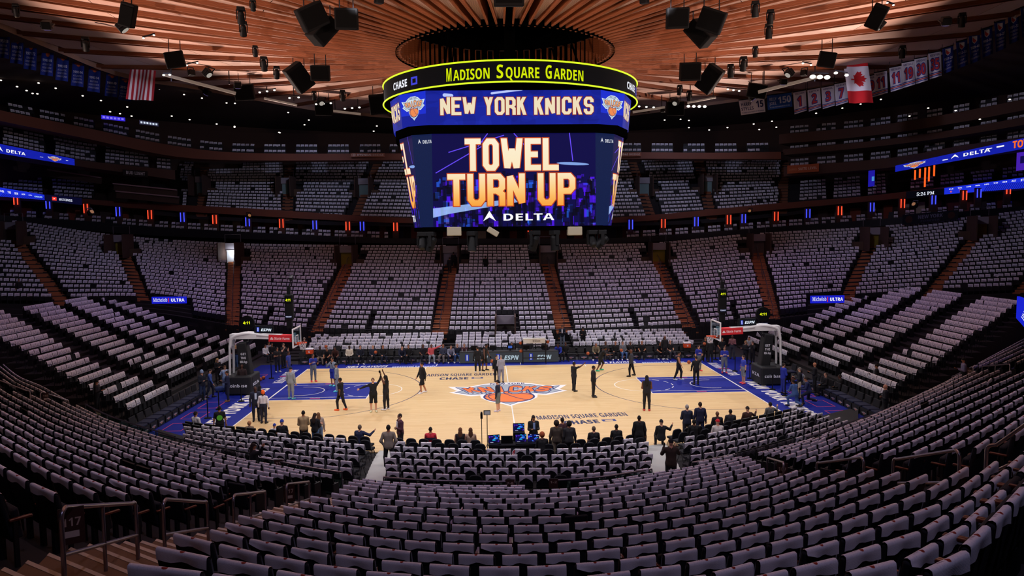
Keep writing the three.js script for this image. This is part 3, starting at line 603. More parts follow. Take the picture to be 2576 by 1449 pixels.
// upholstered tip-up seat: local +z faces the court
const SG = {
  back: rbox(0.46, 0.62, 0.06, 0.028, 0, 0.64, -0.05, -0.2), pan: rbox(0.43, 0.40, 0.09, 0.035, 0, 0.52, 0.07, -0.12),
  arm: rbox(0.042, 0.035, 0.26, 0.012, 0, 0.6, 0.08), post: box(0.03, 0.6, 0.05, 0, 0.3, 0.02),
  hinge: merge([box(0.42, 0.05, 0.05, 0, 0.33, 0.02), box(0.06, 0.33, 0.06, 0, 0.165, 0)]),
};
function seatThing() {
  const g = new THREE.Group();
  part('backrest', SG.back, M.seatCloth, g); part('seat_pan', SG.pan, M.seatCloth, g);
  part('armrest', SG.arm, M.arm, g).position.x = -0.245; part('armrest', SG.arm, M.arm, g).position.x = 0.245;
  for (const q of [-0.245, 0.245]) part('armrest_post', SG.post, M.seatShell, g).position.x = q;
  part('support', SG.hinge, M.darkSteel, g);
  return g;
}
const seatProto = seatThing();
const farSeatGeo = merge([box(0.46, 0.6, 0.045, 0, 0.64, -0.05, -0.2), box(0.44, 0.34, 0.07, 0, 0.48, 0.05, -0.12), box(0.05, 0.62, 0.28, -0.25, 0.33, 0), box(0.05, 0.62, 0.28, 0.25, 0.33, 0)]);
// padded folding chair
const CG = {
  back: (() => { const s = new THREE.Shape(); s.moveTo(-0.22, 0); s.lineTo(0.22, 0); s.lineTo(0.21, 0.24); s.bezierCurveTo(0.2, 0.36, 0.1, 0.37, 0, 0.37); s.bezierCurveTo(-0.1, 0.37, -0.2, 0.36, -0.21, 0.24); const g = new THREE.ExtrudeGeometry(s, { depth: 0.05, bevelEnabled: true, bevelSize: 0.012, bevelThickness: 0.012, bevelSegments: 1, curveSegments: 5 }); g.translate(0, 0, -0.025); return place(g, 0, 0.52, -0.2, -0.2); })(),
  seat: rbox(0.45, 0.07, 0.42, 0.03, 0, 0.45, 0.02), leg: cyl(0.012, 0.012, 0.55, 6), frame: merge([box(0.02, 0.02, 0.4, -0.22, 0.41, 0), box(0.02, 0.02, 0.4, 0.22, 0.41, 0), cyl(0.01, 0.01, 0.44, 5, 0, 0.15, -0.2, 0, 0, Math.PI / 2)]),
};
function chairThing() {
  const g = new THREE.Group();
  part('backrest', CG.back, M.seatCloth, g); part('seat', CG.seat, M.seatCloth, g); part('frame', CG.frame, M.darkSteel, g);
  for (const sx of [-1, 1]) for (const sz of [-1, 1]) { const l = part('leg', CG.leg, M.darkSteel, g); l.position.set(sx * 0.22, 0.25, sz * 0.12); l.rotation.x = sz * -0.45; }
  return g;
}
const chairProto = chairThing();
const farChairGeo = merge([box(0.45, 0.36, 0.06, 0, 0.7, -0.235, -0.2), box(0.45, 0.07, 0.42, 0, 0.45, 0.02), box(0.03, 0.42, 0.03, -0.2, 0.21, 0.15), box(0.03, 0.42, 0.03, 0.2, 0.21, 0.15), box(0.03, 0.42, 0.03, -0.2, 0.21, -0.15), box(0.03, 0.42, 0.03, 0.2, 0.21, -0.15)]);
const seatList = [], chairList = [];        // every seat: { p, yaw, sx, tone, label, far }
// near bowl
const nearPitch = (k, px) => { const u = (px - 1288) / 1288; return 0.53 * clamp(1 + 0.8 * u * u * (0.35 + 0.65 * k / 12), 1, 1.7); };
for (let k = 0; k <= NK; k++) {
  const L0 = pl(AISLE.L0, k), L1 = pl(AISLE.L1, k), l0 = pl(AISLE.l0, k), l1 = pl(AISLE.l1, k), r0 = pl(AISLE.r0, k), r1 = pl(AISLE.r1, k), R0 = pl(AISLE.R0, k), R1 = pl(AISLE.R1, k);
  const row = ord(NK + 1 - k), put = (a, b, name, fromRight) => seatsAlong(NEAR, k, a, b, nearPitch, (p, yaw, w, j, n, px) => {
    if (k <= 1 && px > 1290 && px < 1388) return;
    seatList.push({ p, yaw, sx: w / 0.53, near: true, where: `${ord((fromRight ? n - j : j + 1))} ${name}, ${row} row from the camera`, towel: rnd() > 0.012 });
  });
  put(Math.max(-420, L1), l0, 'left of the left stairs', true); put(l1, r0, 'right of the left stairs', false); put(r1, Math.min(3000, R0), 'right of the right stairs', false);
  if (k < 6) { put(-420, L0, 'left of the outer left stairs', true); put(R1, 2990, 'right of the outer right stairs', false); }
}
// far bowl
for (let k = 0; k < 22; k++) for (let i = 0; i < 13; i++) {
  const a = FAR.point(k, i + 0.48), b = FAR.point(k, i + 0.52), w = 0.72 * 0.04 / a.distanceTo(b), t0 = i + w, t1 = i + 1 - w;
  seatsAlong(FAR, k, t0, t1, 0.5, (p, yaw, wd, j, n, t) => {
    if (k < FSTART(t)) return;
    const f = t - Math.floor(t), near0 = Math.min(f, 1 - f) * a.distanceTo(b) / 0.04;
    if (k >= 16 && k <= 19 && near0 < 1.9) return;                   // the tunnel mouths
    if (k < 4 && Math.abs(t - 6.53) * a.distanceTo(b) / 0.04 < 1.0) return;
    if (k < 4 && i > 3 && i < 9 && Math.abs(f - (i < 6 ? 0.42 : 0.55)) < 0.025) return;
    if (k === 21 && (i < 1 || i > 11)) return;
    seatList.push({ p, yaw, sx: 1, towel: rnd() > 0.014 });
  });
}
// second deck
for (let k = 0; k < 18; k++) for (let i = 1; i < 8; i++) {
  const cuts = { 1: [1, 2], 2: [2, 3], 3: [3, 4], 4: [4, 5], 5: [5, 6], 6: [6, 7], 7: [7, 8] }[i], a = UPPER.point(k, i + 0.4), b = UPPER.point(k, i + 0.5), w = 0.75 * 0.1 / a.distanceTo(b);
  const t0 = cuts[0] + (i === 5 ? 0 : w), t1 = cuts[1] - (i === 4 ? 0 : w);
  seatsAlong(UPPER, k, t0, t1, 0.5, (p, yaw, wd, j, n, t) => {
    const f = t - Math.floor(t), e = Math.min(i === 5 ? 1 : f, i === 4 ? 1 : 1 - f) * a.distanceTo(b) / 0.1;
    if (k >= 7 && k <= 9 && e < 1.7) return;
    if (k > 14 && i === 2 && f < 0.45) return;
    seatList.push({ p, yaw, sx: 1, towel: rnd() > 0.03 });
  });
}
// end stands
for (const R of ENDS) for (let k = 0; k < 18; k++) for (let q = 0; q < 8; q += 2) seatsAlong(R, k, pl(ENDB[q], k), pl(ENDB[q + 1], k), 0.5, (p, yaw) => {
  if (k < 1 && q >= 2 && q < 4) return;
  seatList.push({ p, yaw, sx: 1, towel: rnd() > 0.02, end: true });
});
// suites, bridge and side tiers
function tierRows(pts, rows, dy, dD, lift, gap, x0, x1) {
  for (let k = 0; k < rows; k++) {
    const R = { point: (kk, px) => { const q = atD(px, smooth(pts, px, 1) - lift - dy * k, smooth(pts, px, 3) + 0.9 + dD * k); q.y -= 0.95; return q; } };
    for (let px = x0; px < x1; px += gap[0] + gap[1]) seatsAlong(R, k, px, Math.min(x1, px + gap[0]), 0.5, (p, yaw) => seatList.push({ p, yaw, sx: 1, towel: rnd() > 0.05 }));
  }
}
tierRows(B1, 2, 9, 1.0, 6, [34, 7], 20, 980); tierRows(B1, 2, 9, 1.0, 6, [34, 7], 1575, 2570);
tierRows(B3, 2, 14, 1.4, 9, [62, 18], 20, 1000); tierRows(B3, 2, 14, 1.4, 9, [62, 18], 1555, 1950);
for (const q of RT) tierRows(q, 2, 11, 1.2, 7, [52, 16], 1985, 2600);
tierRows(LT[0], 6, 9, 1.0, 8, [110, 20], 4, 430);
tierRows(B2, 5, 9, 1.0, 9, [105, 22], 4, 260);
tierRows(B2, 6, 8.5, 1.0, 9, [70, 16], 2010, 2230); tierRows(B2, 3, 9, 1.0, 12, [60, 16], 2290, 2580);
// near courtside chairs
for (let k = 0; k <= 6; k++) {
  const e = [lerp(470, 470, k / 6), lerp(948, 905, k / 6), lerp(988, 962, k / 6), lerp(1625, 1640, k / 6), lerp(1681, 1730, k / 6), lerp(1995, 2120, k / 6)];
  const put = (a, b, name) => seatsAlong(FLOORROWS, k, a, b, (kk, px) => 0.56 * (1 + 0.25 * Math.pow((px - 1288) / 1288, 2)), (p, yaw, w, j, n, px) => {
    if (k < 2 && px > 1222 && px < 1362) return;
    chairList.push({ p, yaw, sx: w / 0.56, near: true, where: `${ord(j + 1)} from left, ${ord(k + 1)} row off the court, ${name} block`, towel: rnd() < (k === 0 ? 0.04 : k === 1 ? 0.4 : 0.93) });
  });
  put(e[0], e[1], 'left'); put(e[2], e[3], 'middle'); put(e[4], e[5], 'right');
}
// courtside chairs across the floor
for (let k = 1; k <= 5; k++) for (const [a, b] of [[-15.6, -4.7], [-4.0, 4.2], [5.2, 15.2]]) seatsAlong(FARFLOOR, k, a, b, 0.53, (p, yaw) => chairList.push({ p, yaw, sx: 1, towel: rnd() > 0.05, askew: rnd() < 0.3 ? (rnd() - 0.5) * 0.5 : 0 }));
for (let x = -15.3; x < 14.8; x += 0.66) if (x < -3.5 || x > 3.9) chairList.push({ p: V(x, 0, -9.75), yaw: 0, sx: 1.1, towel: false, bench: true });
// ---- build: the largest 300 of each kind as things, the rest as stuff
function matrixOf(s, dy = 0, turn = 0) { return M4().compose(V(s.p.x, s.p.y + dy, s.p.z), new THREE.Quaternion().setFromEuler(new THREE.Euler(0, s.yaw, turn)), V(s.sx, 1, 1)); }
function instanced(name, geo, m, list, parent) {
  const o = new THREE.InstancedMesh(geo, m, list.length); o.name = name; list.forEach((q, i) => o.setMatrixAt(i, q)); o.instanceMatrix.needsUpdate = true; shadowed(o); parent.add(o); return o;
}
function stuff(name, label, category) { const g = new THREE.Group(); g.name = name; scene.add(g); return tag(g, label, category, null, 'stuff'); }
const byNear = (a, b) => a.p.distanceTo(CAMP) - b.p.distanceTo(CAMP);
const bigSeats = new Set(seatList.filter((s) => s.near && inFrame(s.p.clone().setY(s.p.y + 0.9), 20)).sort(byNear).slice(0, 300));
const bigChairs = new Set(chairList.filter((s) => s.near && inFrame(s.p)).sort(byNear).slice(0, 300));
const pose = (o, s) => { o.position.copy(s.p); o.rotation.y = s.yaw; o.scale.x = s.sx; };
for (const s of bigSeats) {
  const o = seatProto.clone(); o.name = numbered('stadium_seat'); pose(o, s); scene.add(o);
  tag(o, `black stadium seat, ${s.where}`, 'seat', 'seats of the near stand');
  if (s.towel) { const t = single('rally_towel', seatTowels[rnd() < 0.07 ? 4 : Math.floor(rnd() * 4)], towelM, `white towel over the seat ${s.where}`, 'towel', 'towels on the near stand'); pose(t, s); t.rotation.z = (rnd() - 0.5) * 0.03; }
}
for (const s of bigChairs) {
  const o = chairProto.clone(); o.name = numbered('folding_chair'); pose(o, s); scene.add(o);
  tag(o, `black padded folding chair, ${s.where}`, 'chair', 'courtside folding chairs');
}
{
  const rest = seatList.filter((s) => !bigSeats.has(s)), restC = chairList.filter((s) => !bigChairs.has(s));
  const g = stuff('arena_seats', 'rows of dark seats filling the stands all round', 'seats');
  instanced('seat_bodies', farSeatGeo, M.seatShell, rest.map((s) => matrixOf(s)), g);
  const h = stuff('courtside_chairs', 'rows of black chairs along the far sideline', 'chairs');
  instanced('chair_bodies', farChairGeo, M.seatShell, restC.map((s) => matrixOf(s)), h);
  const t = stuff('rally_towels', 'white printed towels laid over the backs of the empty seats', 'towels');
  const sets = farTowels.map(() => []), setE = endTowels.map(() => []), setN = seatTowels.map(() => []), setC = chairTowels.map(() => []);
  rest.forEach((s) => { if (s.towel) (s.near ? setN[Math.floor(rnd() * 4)] : s.end ? setE[Math.floor(rnd() * 2)] : sets[Math.floor(rnd() * 2)]).push(matrixOf(s, 0, (rnd() - 0.5) * (rnd() < 0.05 ? 0.4 : 0.05))); });
  chairList.forEach((s) => { if (s.towel) setC[Math.floor(rnd() * 4)].push(matrixOf(s, 0, (s.askew || 0) + (rnd() - 0.5) * 0.06)); });
  sets.forEach((q, i) => instanced('towels_far', farTowels[i], towelM, q, t));
  setE.forEach((q, i) => instanced('towels_end', endTowels[i], towelM, q, t));
  setN.forEach((q, i) => q.length && instanced('towels_near', seatTowels[i], towelM, q, t));
  setC.forEach((q, i) => q.length && instanced('towels_chairs', chairTowels[i], towelM, q, t));
}
// ------------------------------------------------------------------ the scoreboard over centre court
function quadPanel(a, b, c, d, thick, uv = [0, 0, 1, 1]) {   // a lower left, b lower right, c upper right, d upper left (seen from the front)
  const n = b.clone().sub(a).cross(d.clone().sub(a)).normalize().multiplyScalar(-thick), q = [a, b, c, d], k = q.map((p) => p.clone().add(n)), pos = [], uvs = [], idx = [];
  const add = (p4, u4) => { const s = pos.length / 3; p4.forEach((p, i) => { pos.push(p.x, p.y, p.z); uvs.push(u4[i][0], u4[i][1]); }); idx.push(s, s + 1, s + 2, s, s + 2, s + 3); };
  const U = [[uv[0], uv[1]], [uv[2], uv[1]], [uv[2], uv[3]], [uv[0], uv[3]]], Z = [[0, 0], [0, 0], [0, 0], [0, 0]];
  add(q, U); add([k[1], k[0], k[3], k[2]], Z); for (let i = 0; i < 4; i++) { const j = (i + 1) % 4; add([q[i], k[i], k[j], q[j]], Z); }
  const g = new THREE.BufferGeometry(); g.setAttribute('position', new THREE.Float32BufferAttribute(pos, 3)); g.setAttribute('uv', new THREE.Float32BufferAttribute(uvs, 2)); g.setIndex(idx); g.computeVertexNormals(); return g;
}
const screenMat = (t, k = 1) => new THREE.MeshPhysicalMaterial({ color: 0x000000, roughness: 0.7, specularIntensity: 0.1, emissive: 0xffffff, emissiveMap: t, emissiveIntensity: k });
function cityBg(x, w, h, seed, dense = 1) {
  const r = rng(seed); x.fillStyle = '#0d0a46'; x.fillRect(0, 0, w, h);
  for (let i = 0; i < 420 * dense; i++) { const q = r(); x.fillStyle = q < 0.45 ? `rgba(86,24,255,${0.3 + 0.55 * r()})` : q < 0.6 ? `rgba(40,110,255,${0.3 + 0.4 * r()})` : q < 0.9 ? 'rgba(6,4,20,0.75)' : `rgba(190,150,255,${0.5 * r()})`; const bw = 2 + r() * w * 0.035, y = h * (0.42 + 0.6 * r()); x.fillRect(r() * w, y, bw, 3 + r() * h * 0.09); }
  for (let i = 0; i < 50; i++) { x.fillStyle = 'rgba(5,4,25,0.6)'; x.fillRect(r() * w, h * (0.4 + r() * 0.5), w * 0.02, h * 0.3); }
  x.strokeStyle = '#6a4bff'; x.lineWidth = h * 0.01; for (const [a, b, c, d] of [[0.02, 0.42, 0.3, 0.14], [0.28, 0.14, 0.34, 0], [0.1, 0.2, 0.44, 0.02], [0.5, 0.0, 0.6, 0.2], [0.84, 0.0, 0.86, 0.3]]) { x.beginPath(); x.moveTo(a * w, b * h); x.lineTo(c * w, d * h); x.stroke(); }
  x.fillStyle = 'rgba(150,190,255,0.85)'; x.beginPath(); x.ellipse(w * 0.86, h * 0.33, w * 0.1, h * 0.016, 0.05, 0, 7); x.fill();
  poly(x, [[0, h * 0.8], [w * 0.5, h * 0.7], [w * 0.52, h * 0.74], [w * 0.1, h * 0.86], [0, h * 0.9]], 'rgba(165,200,255,0.85)');
}
const mainTex = canvasTex(1024, 600, (x, w, h) => {
  cityBg(x, w, h, 31);
  const g = x.createLinearGradient(0, 30, 0, 460); g.addColorStop(0, '#fdf0d4'); g.addColorStop(0.55, '#fbe6be'); g.addColorStop(0.8, '#fdc878'); g.addColorStop(1, '#f9a440');
  for (const [s, yy, wd, cx] of [['TOWEL', 32, 600, 498], ['TURN UP', 258, 816, 494]]) { blocks(x, s, cx, yy, wd, 208, 37, '#c2461c', 6); blocks(x, s, cx, yy, wd, 208, 37, g, 0); }
  delta(x, 312, 566, 68, '#ffffff', 330);
});
const upperTex = canvasTex(1024, 256, (x, w, h) => {
  const r = rng(8); x.fillStyle = '#15239a'; x.fillRect(0, 0, w, h); for (let i = 0; i < 60; i++) { x.fillStyle = `rgba(${r() < 0.5 ? '8,10,70' : '50,70,220'},0.12)`; x.beginPath(); x.ellipse(r() * w, r() * h, 90 * r(), 60 * r(), 0, 0, 7); x.fill(); }
  x.strokeStyle = '#b9c8ff'; x.lineCap = 'round'; x.lineWidth = 14; x.beginPath(); x.moveTo(385, 52); x.lineTo(560, 28); x.stroke(); x.lineWidth = 22; x.beginPath(); x.moveTo(110, 62); x.lineTo(150, 66); x.stroke();
  blocks(x, 'NEW YORK KNICKS', w * 0.52, 76, 905, 116, 20, '#8a2418', 4); blocks(x, 'NEW YORK KNICKS', w * 0.52, 76, 905, 116, 20, '#efdfbd', 0);
});
const cornerTex = canvasTex(256, 300, (x, w, h) => { x.fillStyle = '#1a2fd0'; x.fillRect(0, 0, w, h); x.fillStyle = 'rgba(10,14,90,0.5)'; x.fillRect(0, h * 0.7, w, h * 0.3); badge(x, w / 2, h * 0.5, 1.12, { squash: 1.7, orange: '#f0a468', ball: '#f08a50', white: '#dfeef4', grey: '#cfe0ea' }); });
const navyTex = canvasTex(256, 640, (x, w, h) => { x.fillStyle = '#14224f'; x.fillRect(0, 0, w, h); const r = rng(4); for (let i = 0; i < 900; i++) { x.fillStyle = 'rgba(30,50,110,0.4)'; x.fillRect(r() * w, r() * h, 3, 3); } delta(x, 70, 64, 34, '#f4f6ff', 120); });
const ringTex = canvasTex(2048, 110, (x, w, h) => {
  x.fillStyle = '#07070a'; x.fillRect(0, 0, w, h); const P = (deg) => (deg + 90) / 180 * w;
  [['M', 'ADISON', -28, 18.5], ['S', 'QUARE', -7.4, 17], ['G', 'ARDEN', 11.6, 17]].forEach(([a, b, at, wd]) => { const full = P(wd) - P(0), u = full / (b.length + 1.25); txt(x, a, P(at), 92, 98, '#d6ea00', { align: 'left', w: u * 1.12, weight: 'bold' }); txt(x, b, P(at) + u * 1.3, 92, 78, '#d6ea00', { align: 'left', w: full - u * 1.3, weight: 'bold' }); });
  for (const a of [-61, 57]) { txt(x, 'CHASE', P(a), 78, 56, '#f2f4ff', { w: P(12) - P(0), align: 'left', weight: '900' }); x.strokeStyle = '#3f43d8'; x.lineWidth = 11; x.save(); x.translate(P(a + 16.5), 58); x.strokeRect(-17, -17, 34, 34); x.restore(); }
});
{
  const g = thing('scoreboard', V(0, 0, 0), 0, 'four-sided hanging scoreboard with bright screens and a lettered ring', 'scoreboard');
  const cx = 0.28, P = (x, y, z) => V(x + cx, y, z);
  const lower = { main: screenMat(mainTex, 1.0), navy: screenMat(navyTex, 0.8) }, up = screenMat(upperTex, 1.0), corner = screenMat(cornerTex, 1.0);
  // plan corners of the lower and the upper tier (front quarter, mirrored round)
  const loT = [[-4.47, 5.0], [-5.6, 4.45], [-6.5, 2.6], [-6.75, 0]], loB = [[-4.42, 5.05], [-5.2, 4.7], [-5.75, 2.6], [-5.95, 0]];
  const upT = [[-4.75, 5.15], [-6.3, 3.95], [-7.1, 1.8], [-7.2, 0]], upB = [[-4.7, 5.1], [-6.15, 3.95], [-6.9, 1.8], [-7.0, 0]];
  const yl0 = 10.05, yl1 = 15.1, yu0 = 15.55, yu1 = 17.65;
  for (const f of [1, -1]) {                                        // front and back
    const S = (q, y, sx) => P(q[0] * sx * f, y, q[1] * f), pan = (A, B, y0, y1, i, j, sx, m, name, uv) => {
      const l = f * sx; const a = [S(B[i], y0, sx), S(B[j], y0, sx), S(A[j], y1, sx), S(A[i], y1, sx)];
      part(name, sx > 0 ? quadPanel(a[1], a[0], a[3], a[2], 0.3, uv) : quadPanel(a[0], a[1], a[2], a[3], 0.3, uv), m, g);
    };
    const full = (A, B, y0, y1, m, name) => { const q = [P(A[0][0] * f, y0, B[0][1] * f), P(-A[0][0] * f, y0, B[0][1] * f), P(-A[0][0] * f, y1, A[0][1] * f), P(A[0][0] * f, y1, A[0][1] * f)]; part(name, quadPanel(q[0], q[1], q[2], q[3], 0.3), m, g); };
    full(loT, loB, yl0, yl1, lower.main, 'main_screen'); full(upT, upB, yu0, yu1, up, 'upper_screen');
    for (const sx of [1, -1]) {
      pan(loT, loB, yl0, yl1, 0, 1, sx, lower.navy, 'corner_screen'); pan(loT, loB, yl0, yl1, 1, 2, sx, lower.main, 'side_screen', sx > 0 ? [0.62, 0, 0.96, 1] : [0.04, 0, 0.38, 1]); pan(loT, loB, yl0, yl1, 2, 3, sx, lower.main, 'side_screen', [0.35, 0, 0.62, 1]);
      pan(upT, upB, yu0, yu1, 0, 1, sx, corner, 'corner_screen'); pan(upT, upB, yu0, yu1, 1, 2, sx, up, 'side_screen', sx > 0 ? [0.7, 0, 1, 1] : [0.7, 0, 1, 1]); pan(upT, upB, yu0, yu1, 2, 3, sx, up, 'side_screen', [0.3, 0, 0.6, 1]);
    }
  }
  const ringShape = (k, y, hh, sc) => { const s = new THREE.Shape(), q = k.concat(k.slice(0, -1).reverse().map(([a, b]) => [a, -b]), k.map(([a, b]) => [-a, -b]), k.slice(0, -1).reverse().map(([a, b]) => [-a, b])); q.forEach(([a, b], i) => (i ? s.lineTo(a * sc, b * sc) : s.moveTo(a * sc, b * sc))); const e = new THREE.ExtrudeGeometry(s, { depth: hh, bevelEnabled: false }); e.rotateX(-Math.PI / 2); e.translate(cx, y, 0); return e; };
  part('frame', merge([ringShape(loT, yl1, yu0 - yl1, 1.03), ringShape(upT, yu1, 0.2, 1.0), ringShape(loB, yl0 - 0.22, 0.2, 1.0), ringShape(loB, yl0, yl1 - yl0, 0.92), ringShape(upT, yu0, yu1 - yu0, 0.92)]), M.blackMatte, g);
  for (const f of [0, 1]) {
    const c = new THREE.CylinderGeometry(7.6, 7.6, 1.05, 48, 1, true, -Math.PI / 2, Math.PI); c.rotateY(f * Math.PI); c.translate(cx, 17.88, 0);
    part('ring_sign', c, screenMat(ringTex, 1.0), g);
  }
  part('ring_frame', merge([cyl(7.54, 7.54, 1.0, 48, cx, 17.88, 0), cyl(0.35, 0.35, 4, 10, cx, 20.3, 0), ...[0, 1, 2, 3].map((i) => bar(V(cx + Math.sin(i * 1.57 + 0.8) * 5.5, 18.3, Math.cos(i * 1.57 + 0.8) * 5.5), V(Math.sin(i * 1.57 + 0.8) * 4.5, 21.7, Math.cos(i * 1.57 + 0.8) * 4.5), 0.06))]), M.blackMatte, g);
  const neon = glow(0xd7ee10, 1.1);
  for (const y of [18.42, 17.34]) { const t = new THREE.TorusGeometry(7.64, 0.045, 6, 96); t.rotateX(Math.PI / 2); t.translate(cx, y, 0); part('neon_tube', t, neon, g); }
  // light of the screens
  const face = (x, y, z, w, h, to, c, I) => { const l = new THREE.RectAreaLight(c, I, w, h); l.position.set(x, y, z); l.lookAt(to); scene.add(l); };
  face(cx, 12.6, 5.5, 8.8, 5, V(cx, 12.4, 60), 0x8f7cff, 0.5); face(cx, 12.6, -5.5, 8.8, 5, V(cx, 12.4, -60), 0x8f7cff, 0.5);
  face(cx - 7.6, 12.6, 0, 5, 5, V(-60, 12.4, 0), 0x8f7cff, 0.4); face(cx + 7.6, 12.6, 0, 5, 5, V(60, 12.4, 0), 0x8f7cff, 0.4);
}
// ------------------------------------------------------------------ moving lights, speakers and projectors
function movingLight(name, pos, yaw, tilt, s, label, group, lens) {
  const g = thing(name, pos, yaw, label, 'stage light', group);
  part('base', rbox(0.42 * s, 0.2 * s, 0.34 * s, 0.04, 0, -0.1 * s, 0), M.plastic, g);
  part('yoke', merge([box(0.05 * s, 0.5 * s, 0.14 * s, -0.22 * s, -0.4 * s, 0), box(0.05 * s, 0.5 * s, 0.14 * s, 0.22 * s, -0.4 * s, 0)]), M.plastic, g);
  const h = part('head', merge([cyl(0.17 * s, 0.2 * s, 0.55 * s, 12, 0, -0.1 * s, 0), cyl(0.12 * s, 0.17 * s, 0.12 * s, 12, 0, 0.23 * s, 0)]), M.plastic, g); h.position.y = -0.5 * s; h.rotation.x = tilt;
  const l = part('lens', cyl(0.16 * s, 0.16 * s, 0.03, 12, 0, -0.38 * s, 0), lens || mat(0x8a8070, 0.15), h); return g;
}
[[1062, 590, 'far left corner'], [1085, 590, 'left corner'], [1188, 590, 'left of the middle'], [1345, 588, 'right of the middle'], [1395, 590, 'between two projectors on the right'], [1490, 590, 'right corner'], [1515, 592, 'far right corner']].forEach(([px, py, w], i) => movingLight('moving_light', atD(px, py - 13, 40.4).setY(9.8), i * 1.3, [2.6, 0.5, 0.15, -0.5, 0.1, 2.4, 0.9][i], 1.25, `grey moving light under the scoreboard, ${w}`, 'moving lights under the scoreboard'));
[[1143, 582, 36, 22, 'left'], [1240, 583, 30, 14, 'middle, tilted'], [1445, 581, 36, 22, 'right']].forEach(([px, py, w, h, n], i) => {
  const D = 40.6, s = D / F, p = atD(px, py, D); const g = thing('projector', p, 0, `pale boxy projector under the scoreboard, ${n} one of three`, 'projector', 'projectors under the scoreboard');
  part('body', rbox(w * s, h * s, 0.7, 0.05, 0, 0, 0, 0, 0, i === 1 ? -0.55 : 0), mat(0x9a917c, 0.5), g); part('bracket', merge([box(0.06, 0.4, 0.06, -0.2, 0.35, 0), box(0.06, 0.4, 0.06, 0.2, 0.35, 0)]), M.darkSteel, g);
});
